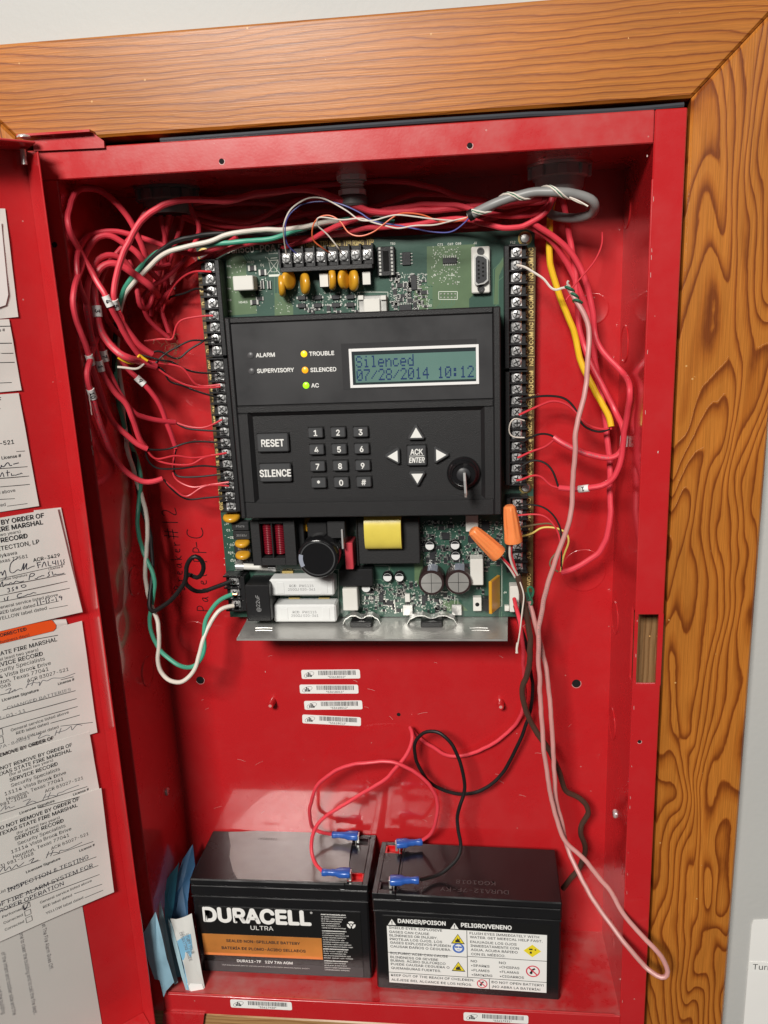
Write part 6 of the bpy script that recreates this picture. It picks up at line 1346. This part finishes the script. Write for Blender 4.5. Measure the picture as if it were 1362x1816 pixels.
# ================================================================== batteries
BWd, BDp, BHt = 151.0, 65.0, 94.0
def battery(x, y, ang, label, flip):
    """flip=False: terminals at the right end; True: at the left end"""
    t = thing('battery', (x + BWd / 2, y + BDp / 2, 0), label, 'battery', 'batteries on the cabinet floor')
    M = Matrix.Translation((x, y, .4)) @ Matrix.Rotation(ang, 4, 'Z')
    f = Frame(M @ Vector((0, 0, 0)), M.to_3x3() @ Vector((1, 0, 0)), (0, 0, 1), M.to_3x3() @ Vector((0, -1, 0)))
    top = Frame(M @ Vector((0, 0, BHt)), M.to_3x3() @ Vector((1, 0, 0)), M.to_3x3() @ Vector((0, 1, 0)), (0, 0, 1))
    b = MB(); b.box(.5, BWd - .5, .5, BDp - .5, 0, 77.5, 1.4, M); case = b.build('case', 'batt_case', t)
    b = MB(); b.box(0, BWd, 0, BDp, 77.6, 88.4, 1.2, M)
    nw, nd = 14.0, 10.5       # terminal pockets
    def mx(a0, a1): return (a0, a1) if not flip else (BWd - a1, BWd - a0)
    P = [(0, BWd - nw - 5, 0, BDp), (BWd - nw - 5.01, BWd - 4.6, nd + 4.2, BDp - nd - 4.2), (BWd - 4.61, BWd, .02, BDp - .02), (BWd - nw - 5.01, BWd - 4.6, 0.01, 4.2), (BWd - nw - 5.01, BWd - 4.6, BDp - 4.2, BDp - .01)]
    for k, (a0, a1, y0, y1) in enumerate(P):
        q = mx(a0, a1); b.box(q[0], q[1], y0, y1, 88.3, BHt, .9 if k == 0 else .35, M)
    lid = b.build('lid', 'batt_case', t)
    # ledge line along the lid front
    q = mx(1, BWd - nw - 9); b = MB(); b.box(q[0], q[1], -.9, 1, 86.2, 88.6, .5, M); b.build('lid_ledge', 'batt_case', lid)
    b = MB(); b.box(.2, BWd - .2, -.35, 1, 76.6, 77.9, .3, M); b.build('lid_seam', 'batt_case', lid)
    for k, y0 in enumerate((4.2, BDp - 4.2 - nd)):
        q = mx(BWd - nw - 5, BWd - 4.6); red = (k == 0) != flip
        b = MB(); b.box(q[0], q[1], y0, y0 + nd, 88.45, 89.3, 0, M); 
        b.box(*(mx(BWd - 6.2, BWd - 4.7)), y0, y0 + nd, 88.5, BHt - .2, 0, M); b.box(q[0], q[1], y0 + nd - 1.2, y0 + nd, 88.5, BHt - .2, 0, M); b.box(q[0], q[1], y0, y0 + 1.0, 88.5, BHt - .4, 0, M)
        o = b.build('terminal_pocket', 'term_red' if red else 'term_black', lid)
        q = mx(BWd - nw - 3.5, BWd - nw - 2.7); b = MB(); b.box(q[0], q[1], y0 + 2.6, y0 + nd - 2.6, 89, 99.5, .2, M); b.build('terminal_tab', 'steel', lid)
    q = mx(BWd - nw - 7.5, BWd - nw - 7.0); b = MB(); b.rect(top, q[0], q[1], 5, BDp - 5, .06); b.build('lid_groove', 'hole', lid)
    return t, M, f, top, case, lid
tL, ML, fL, topL, caseL, lidL = battery(24.6, 23.55, 0.0, 'left black battery with copper band on its front label', False)
tR, MR, fR, topR, caseR, lidR = battery(180.0, 14.66, -.0257, 'right black battery with white danger label on its front', True)
# dusty protective film on the left lid
def tp(u, v):
    q = ML.inverted() @ atz(u, v, .4 + BHt); return (q.x, q.y)
def front(M, u, v):
    """measured point on a battery's front face -> (a, b)"""
    n = M.to_3x3() @ Vector((0, -1, 0)); O = M @ Vector((0, 0, 0)); d = ray(u, v); q = M.inverted() @ (CAM_POS + d * (n.dot(O - CAM_POS) / n.dot(d))); return (q.x, q.z)
e = [tp(405, 1476), tp(409, 1500), tp(407, 1520), tp(413, 1545), tp(421, 1559), tp(500, 1562), tp(560, 1564), tp(615, 1566), tp(618, 1545), tp(621, 1510), tp(628, 1480), tp(560, 1476), tp(480, 1473)]
b = MB(); b.prism(e, topL, .08, .3); b.build('plastic_film', 'batt_dust', lidL)
b = MB(); q = tp(458, 1490); b.text(topL, 'HF0D0521', q[0], q[1], 3.0, .4, 'L', width=17); b.build('stamped_code', 'ink', lidL)
def T(mb, M, f, s, u0, v0, u1, v1, h, bold=0.0, c=.25, sx=None):
    """text laid between two measured baseline points"""
    a0, z0 = front(M, u0, v0); a1, z1 = front(M, u1, v1); mb.text(f, s, a0, (z0 + z1) / 2, h, c, 'L', width=a1 - a0, bold=bold)
# left label
def lab(M, f, u0, v0, u1, v1, name, m, case, c0, c1):
    a0, z1 = front(M, u0, v0); a1, z0 = front(M, u1, v1); b = MB(); b.box(a0, a1, -c1, -c0, z0, z1, 0, M); return b.build(name, m, case), (a0, a1, z0, z1)
LB, bx = lab(ML, fL, 352, 1607, 645, 1734, 'label', 'batt_label', caseL, -.3, .1)
_, zc0 = front(ML, 480, 1697); _, zc1 = front(ML, 480, 1660); ac0, _ = front(ML, 361, 1680); ac1, _ = front(ML, 572, 1690)
b = MB(); b.box(ac0, ac1, -.24, -.12, zc0, zc1, 0, ML); b.build('copper_band', 'copper_band', LB)
b = MB(); b.box(ac0, ac1, -.30, -.2, zc0 - .2, zc0 + 2.2, 0, ML); b.build('copper_band_edge', 'nut_orange', LB)
b = MB(); b.box(bx[0], bx[1], -.18, -.12, bx[2] + .4, zc0 - 6.5, 0, ML); b.build('label_foot', 'batt_label_low', LB)
b = MB(); a0, _ = front(ML, 364, 1640); a1, _ = front(ML, 551, 1645); _, zt = front(ML, 450, 1610); _, zb = front(ML, 450, 1634)
zb = front(ML, 455, 1636)[1]; zt = front(ML, 455, 1613)[1]
b.text(fL, 'DURACELL', a0, zb, zt - zb, .34, 'L', width=a1 - a0, bold=.075)
b.text(fL, '®', a1 + .4, zt - 2.6, 2.6, .34, 'L'); b.build('lettering', 'label_white', LB)
b = MB(); T(b, ML, fL, 'ULTRA', 445, 1649, 485, 1649, 4.0, .004, .34); b.build('lettering', 'label_white', LB)
b = MB(); T(b, ML, fL, 'SEALED NON-SPILLABLE BATTERY', 402, 1672, 532, 1673, 2.6, .04, .34); T(b, ML, fL, 'BATERÍA DE PLOMO-ÁCIDO SELLADOS', 394, 1685, 542, 1686, 2.6, .04, .34); b.build('lettering', 'ink', LB)
b = MB(); T(b, ML, fL, 'DURA12-7F   12V 7Ah AGM', 421, 1707, 519, 1708, 2.5, .05, .34); T(b, ML, fL, 'Visit www.duracell.com for warranty and recycling information about this battery product', 394, 1713.5, 549, 1715.5, 1.0, 0, .34); b.build('lettering', 'label_white', LB)
b = MB(); rnd = random.Random(12); au, _ = front(ML, 572, 1660)
for blk in ((1623, 1650, 56), (1652, 1680, 58), (1684, 1702, 58), (1705, 1722, 58)):
    v = blk[0]
    while v < blk[1]:
        _, z = front(ML, 600, v); w = rnd.uniform(.72, 1.0) * (blk[2] - (16 if 1632 < v < 1645 else 0)) / 2.3; s = ''.join(rnd.choice('aeionrstlmcdup  ') for _ in range(34)); 
        b.text(fL, s.strip() or 'on', au, z, 1.15, .34, 'L', width=w, bold=.01 if v > blk[0] else .06); v += 3.95
l = b.build('fine_print', 'label_white', LB); l['kind'] = 'stuff'
a, z = front(ML, 623, 1640); b = MB()
for k in range(3):
    t0 = 90 + 120 * k; b.ring(fL, a, z, 1.7, 3.6, .35, 8, t0 - 46, t0 + 46); tt = math.radians(t0 - 60); c_ = (a + 2.7 * math.cos(tt), z + 2.7 * math.sin(tt))
b.disc(fL, a, z, 1.0, .35, 6); b.build('recycling_mark', 'label_white', LB)
# right label
_, zR1 = front(MR, 820, 1622)
a0, z1 = front(MR, 686, 1641); a1, z0 = front(MR, 969, 1757); z1 = front(MR, 830, 1650)[1]; z0 = front(MR, 830, 1751)[1]
b = MB(); b.box(a0 - 3, a1 + 3, -.08, .3, z0 - 2, z1 + 9.5, 0, MR); base = b.build('label', 'batt_label', caseR)
b = MB(); b.box(a0, a1, -.22, -.1, z0, z1, 0, MR); wl_ = b.build('white_panel', 'label_white', base)
b = MB(); am = front(MR, 828, 1660)[0]; zm1 = front(MR, 828, 1697)[1]; zm2 = front(MR, 760, 1728)[1]; am2 = front(MR, 868, 1745)[0]
zmr = front(MR, 900, 1700)[1]; zmr2 = front(MR, 900, 1738)[1]
for q in (((am, z1), (am, zm2 + .1)), ((a0, zm1), (am, zm1)), ((am, zmr), (a1, zmr)), ((a0, zm2), (a1, zm2)), ((am2, zm2), (am2, z0))): b.stroke(q, .5, fR, .28)
l = b.build('ruled_lines', 'ink', base); l['kind'] = 'stuff'
def tri(mb, f, a, z, r, c): mb.flat([(a - r, z - r * .8), (a + r, z - r * .8), (a, z + r * .9)], f, c)
b = MB()
for u, v in ((695, 1634), (806, 1641)):
    a, z = front(MR, u, v); tri(b, fR, a, z - .6, 3.3, .2)
T(b, MR, fR, 'DANGER/POISON', 706, 1638.5, 790, 1638.5, 3.7, .05, .2); T(b, MR, fR, 'PELIGRO/VENENO', 818, 1646, 907, 1646, 3.7, .05, .2); b.build('lettering', 'label_white', base)
b = MB()
for u, v in ((695, 1634), (806, 1641)):
    a, z = front(MR, u, v); b.text(fR, '!', a, z - 2.6, 3.2, .26, 'C', bold=.04)
b.build('warning_mark', 'ink', base)
b = MB()
def block(rows, u, v, dv, right, h=2.15):
    for i, (s, ur) in enumerate(rows): T(b, MR, fR, s, u + i * .55, v + i * dv, ur, v + i * dv, h, .02, .3)
block([('SHIELD EYES. EXPLOSIVE', 784), ('GASES CAN CAUSE', 761), ('BLINDNESS OR INJURY.', 776), ('PROTEJA LOS OJOS. LOS', 784), ('GASES EXPLOSIVOS PUEDEN', 799), ('CAUSAR DAÑOS O CEGUERA.', 800)], 690, 1649, 6.75, 0)
block([('SULFURIC ACID CAN CAUSE', 794), ('BLINDNESS OR SEVERE', 777), ('BURNS. ÁCIDO SULFÚRICO', 790), ('PUEDE CAUSAR CEGUERA O', 797), ('QUEMADURAS FUERTES.', 782)], 692, 1694.5, 6.5, 0)
block([('KEEP OUT OF THE REACH OF CHILDREN.', 841), ('ALÉJESE DEL ALCANCE DE LOS NIÑOS.', 837)], 694, 1735, 8.2, 0)
block([('FLUSH EYES IMMEDIATELY WITH', 956), ('WATER. GET MEDICAL HELP FAST.', 962), ('ENJUAGUE LOS OJOS', 916), ('INMEDIATAMENTE CON', 920), ('AGUA. ACUDA RÁPIDO', 918), ('CON EL MÉDICO.', 896)], 833, 1660, 7.0, 0)
block([('NO', 846), ('•SPARKS', 868), ('•FLAMES', 868), ('•SMOKING', 873)], 835, 1706, 8.3, 0); block([('NO', 897), ('•CHISPAS', 921), ('•FLAMAS', 920), ('•CIGARROS', 929)], 885, 1709, 8.3, 0)
block([('DO NOT OPEN BATTERY!', 964), ('¡NO ABRA LA BATERÍA!', 958)], 872, 1746, 7.6, 0)
b.build('lettering', 'ink', wl_)
for (u, v) in ((812, 1664), (813, 1713)):
    a, z = front(MR, u, v); b = MB(); tri(b, fR, a, z - .6, 5.6, .28); b.build('hazard_triangle_border', 'ink', wl_)
    b = MB(); tri(b, fR, a, z - .5, 4.6, .34); o = b.build('hazard_triangle', 'sign_yellow', wl_)
    b = MB(); b.flat([(a - 2.2, z - 3.6), (a + 2.4, z - 3.6), (a + 1.2, z - 1.6), (a + 1.7, z + .6), (a + .2, z - .8), (a - .6, z + 1.2), (a - .9, z - 1.2), (a - 2.0, z - 1.0)], fR, .4); b.build('hazard_symbol', 'ink', wl_)
a, z = front(MR, 813, 1681); b = MB(); b.disc(fR, a, z, 4.8, .3, 24); b.build('goggles_sign', 'sign_blue', wl_); b = MB(); b.disc(fR, a, z + .3, 3.2, .36, 18, 3.4); b.build('goggles_head', 'label_white', wl_); b = MB(); b.rect(fR, a - 2.9, a - .3, z + .3, z + 1.9, .42); b.rect(fR, a + .3, a + 2.9, z + .3, z + 1.9, .42); b.rect(fR, a - .3, a + .3, z + .9, z + 1.4, .42); b.rect(fR, a - 1.2, a + 1.2, z - 1.8, z - 1.3, .42); b.build('goggles_symbol', 'sign_blue', wl_)
a, z = front(MR, 944, 1686); b = MB(); b.flat([(a - 7, z), (a, z - 6), (a + 7, z), (a, z + 6)], fR, .3); b.build('eyewash_sign', 'sign_yellow', wl_); b = MB(); b.rect(fR, a - 2.6, a + .2, z + .8, z + 2.2, .36); b.rect(fR, a - 2.0, a - .4, z - 2.6, z - .6, .36); b.disc(fR, a + 2.4, z + 1.2, .7, .36, 10); b.build('eyewash_symbol', 'ink', wl_)
for u, v, r in ((945, 1722, 5.6), (855, 1744, 4.3)):
    a, z = front(MR, u, v); b = MB(); b.stroke([(a - r * .3, z - r * .5), (a - r * .1, z + r * .2), (a + r * .3, z + r * .45)], r * .3, fR, .3); b.disc(fR, a - r * .25, z - r * .3, r * .22, .3, 8); b.build('prohibited_symbol', 'ink', wl_)
    b = MB(); b.ring(fR, a, z, r * .82, r, .36, 24); q = r * .62; b.stroke([(a - q, z + q), (a + q, z - q)], r * .2, fR, .37); b.build('prohibition_ring', 'sign_red', wl_)
# upside-down stamp on the right lid
b = MB(); q = MR.inverted() @ atz(902, 1581, .4 + BHt); ft = Frame(MR @ Vector((q.x, q.y, BHt)), MR.to_3x3() @ Vector((-1, 0, 0)), MR.to_3x3() @ Vector((0, -1, 0)), (0, 0, 1))
b.text(ft, 'DURA12-7F-KY', 0, -1, 4.4, .12, 'L', width=55); b.text(ft, 'KGG1018', 10.5, -10.5, 4.4, .12, 'L', width=32); b.build('stamped_code', 'stamp_grey', lidR)
# ================================================================== barcode stickers
def barcode(name, u0, v0, u1, v1, Y, wmm, hmm, num, label, seed):
    p0 = at(u0, v0, Y); p1 = at(u1, v1, Y); ex = Vector((p1.x - p0.x, 0, p1.z - p0.z)).normalized(); f = Frame(p0, ex, ex.cross(Vector((0, -1, 0))) * -1, (0, -1, 0))
    if f.ez.z < 0: f.ez = -f.ez
    L_ = (p1 - p0).length; r = 1.4; P = [(r, -hmm), (L_ - r, -hmm), (L_ - .3, -hmm + .4), (L_, -hmm + r), (L_, -r), (L_ - .4, -.4), (L_ - r, 0), (r, 0), (.4, -.4), (0, -r), (0, -hmm + r), (.3, -hmm + .4)]
    b = MB(); b.prism(P, f, .02, .16); o = tag(b.build(name, 'label_white'), label, 'sticker', 'barcode stickers in the cabinet')
    b = MB(); rnd = random.Random(seed); x = L_ * .29
    while x < L_ * .93:
        w = rnd.choice((.28, .28, .5, .75)); b.rect(f, x, x + w, -hmm * .60, -hmm * .10, .2); x += w + rnd.choice((.3, .3, .5))
    l = b.build('bars', 'barcode_ink', o); l['kind'] = 'stuff'
    b = MB(); b.text(f, '"%s"' % num, L_ * .60, -hmm * .92, hmm * .22, .2, 'C', bold=.015); b.build('number', 'ink', o)
    b = MB(); c = (L_ * .13, -hmm * .52)
    # small emblem: three building bars inside a tilted orbit
    for k, (dx, hh_) in enumerate(((-1.9, 2.2), (-.6, 4.0), (.7, 3.2), (1.8, 1.8))): b.rect(f, c[0] + dx - .45, c[0] + dx + .5, c[1] - 2.2, c[1] - 2.2 + hh_ * hmm / 7.6, .2)
    l = b.build('emblem', 'ink', o); l['kind'] = 'stuff'
    b = MB(); pts = [(c[0] + 4.6 * math.cos(t_) * .95 - 0, c[1] + 2.2 * math.sin(t_) + 1.5 * math.cos(t_)) for t_ in [math.radians(a_) for a_ in range(-60, 250, 10)]]; b.stroke(pts, .28, f, .21); b.build('emblem_orbit', 'ink', o)
for i, (u0, v0, u1, v1) in enumerate(((534, 1188, 638, 1187), (531, 1214, 635, 1214), (539, 1243, 642, 1242), (536, 1267, 640, 1272))):
    barcode('barcode_sticker', u0, v0, u1, v1, D, 0, 8.4, ('53618010', '53618011', '53618012', '53618013')[i], 'white barcode sticker on the red back panel, %s of the stack of four' % ('top', 'second', 'third', 'bottom')[i], 30 + i)
barcode('barcode_sticker', 408, 1772, 517, 1777, 0, 0, 8.2, '53617930', 'white barcode sticker on the bottom flange below the left battery', 40)
barcode('barcode_sticker', 822, 1795, 937, 1801, 0, 0, 8.2, '53617931', 'white barcode sticker on the bottom flange below the right battery', 41)
# ================================================================== folded leaflets beside the left battery
def crumple(o, nr, amp):
    bm = bmesh.new(); bm.from_mesh(o.data); bmesh.ops.subdivide_edges(bm, edges=[e for e in bm.edges if e.calc_length() > .004], cuts=3, use_grid_fill=True)
    for v in bm.verts:
        p = v.co / S; v.co += nr * S * amp * (mnoise.noise(p * .07) + .5 * mnoise.noise(p * .19))
    bmesh.ops.recalc_face_normals(bm, faces=bm.faces); bm.to_mesh(o.data); bm.free(); o.data.update()
def leaf(name, pts, m, label, thick=.35, cat='leaflet'):
    """sheet through measured points with their own depths"""
    P = [at(u, v, y) for u, v, y in pts]; n = len(P); c = sum(P, Vector()) / n
    nr = Vector((0, 0, 0))
    for i in range(n): nr += (P[i] - c).cross(P[(i + 1) % n] - c)
    nr.normalize(); 
    if nr.dot(CAM_POS - c) < 0: nr = -nr
    vs = [q for q in P] + [q - nr * thick for q in P] + [c + nr * .15, c - nr * thick]
    fs = [(i, (i + 1) % n, n + (i + 1) % n, n + i) for i in range(n)] + [(i, (i + 1) % n, 2 * n) for i in range(n)] + [(n + i, n + (i + 1) % n, 2 * n + 1) for i in range(n)]
    b = MB(); b.add(vs, fs); o = b.build(name, m); crumple(o, nr, 1.3); return tag(o, label, cat, 'leaflets beside the left battery') if label else o, c, nr
leaf('leaflet', [(342, 1497, 70), (346, 1535, 62), (337, 1560, 50), (333, 1600, 36), (333, 1640, 30), (300, 1640, 30), (296, 1600, 34), (302, 1572, 44), (318, 1542, 56), (324, 1524, 62)], 'blue_paper_dark', 'dark blue folded leaflet standing behind the others, left of the batteries')
leaf('leaflet', [(318, 1530, 52), (306, 1560, 40), (296, 1590, 28), (300, 1640, 24), (324, 1741, 18), (316, 1743, 16), (300, 1680, 18), (284, 1600, 20), (296, 1560, 34)], 'blue_paper_teal', 'narrow teal leaflet edge between the torn and the white leaflets')
leaf('leaflet', [(284, 1598, 16), (292, 1630, 12), (304, 1690, 8), (316, 1742, 6), (309, 1746, 5), (296, 1700, 4), (280, 1645, 6), (274, 1622, 8)], 'blue_paper_pale', 'grey blue leaflet fold next to the torn one, left of the batteries')
o, c, nr = leaf('leaflet', [(276, 1618, -4), (285, 1650, -5), (296, 1700, -4), (309, 1742, -2), (295, 1757, -4), (290, 1768, -5), (283, 1738, -6), (274, 1736, -7), (270, 1724, -8), (258, 1690, -10), (246, 1665, -12), (259, 1647, -9), (271, 1627, -6)], 'blue_paper', 'torn light blue leaflet hanging over the left edge of the cabinet')
o, c, nr = leaf('leaflet', [(302, 1629, 12), (312, 1630, 14), (325, 1627, 15), (340, 1620, 15), (350, 1680, 12), (358, 1725, 9), (364, 1757, 7), (354, 1765, 5), (337, 1765, 3), (326, 1710, 6), (312, 1665, 9)], 'leaflet_white', 'white and blue printed leaflet in front of the left battery')
for (off, m_, nm) in ((1.2, 'blue_paper_pale', 'page'), (2.4, 'blue_paper_teal', 'page')):
    P = [at(u, v, y) - nr * off for u, v, y in ((298, 1630, 12), (304, 1640, 10), (318, 1690, 7), (331, 1745, 5), (338, 1764, 3), (331, 1762, 3), (322, 1735, 4), (308, 1680, 7), (298, 1640, 11))]
    b = MB(); b.add(P, [tuple(range(len(P)))]); b.build(nm, m_, o)
def patch3(par, pts, m, name, lift=.45):
    P = [at(u, v, y) + nr * lift for u, v, y in pts]; n = len(P); b = MB(); b.add(P, [tuple(range(n))]); return b.build(name, m, par)
patch3(o, [(314, 1668, 9.2), (326, 1660, 10.8), (338, 1655, 12.5), (343, 1690, 11), (341, 1725, 9), (334, 1748, 6.5), (335, 1764, 4), (331, 1744, 5), (326, 1712, 6.3)], 'leaflet_blue', 'blue_print', .8)
patch3(o, [(332, 1742, 6), (358, 1743, 8.5), (363, 1756, 7.3), (354, 1764, 5.2), (342, 1764, 4)], 'label_white', 'folded_corner', 1.3)
b = MB(); rnd = random.Random(8); dn = (at(352, 1745, 8.5) - at(318, 1650, 11)).normalized()
for k, (u, v, s) in enumerate(((327, 1655, 'STUDY YOUR'), (318, 1652, 'OPERATING GUIDE'), (322, 1690, 'HANDLING'))):
    q = at(u, v, 11) + nr * 1.6; f = Frame(q, dn, nr.cross(dn), nr); b.text(f, s, 0, 0, 2.4, .2, 'L', sx=.9)
b.build('printed_text', 'ink_grey', o)
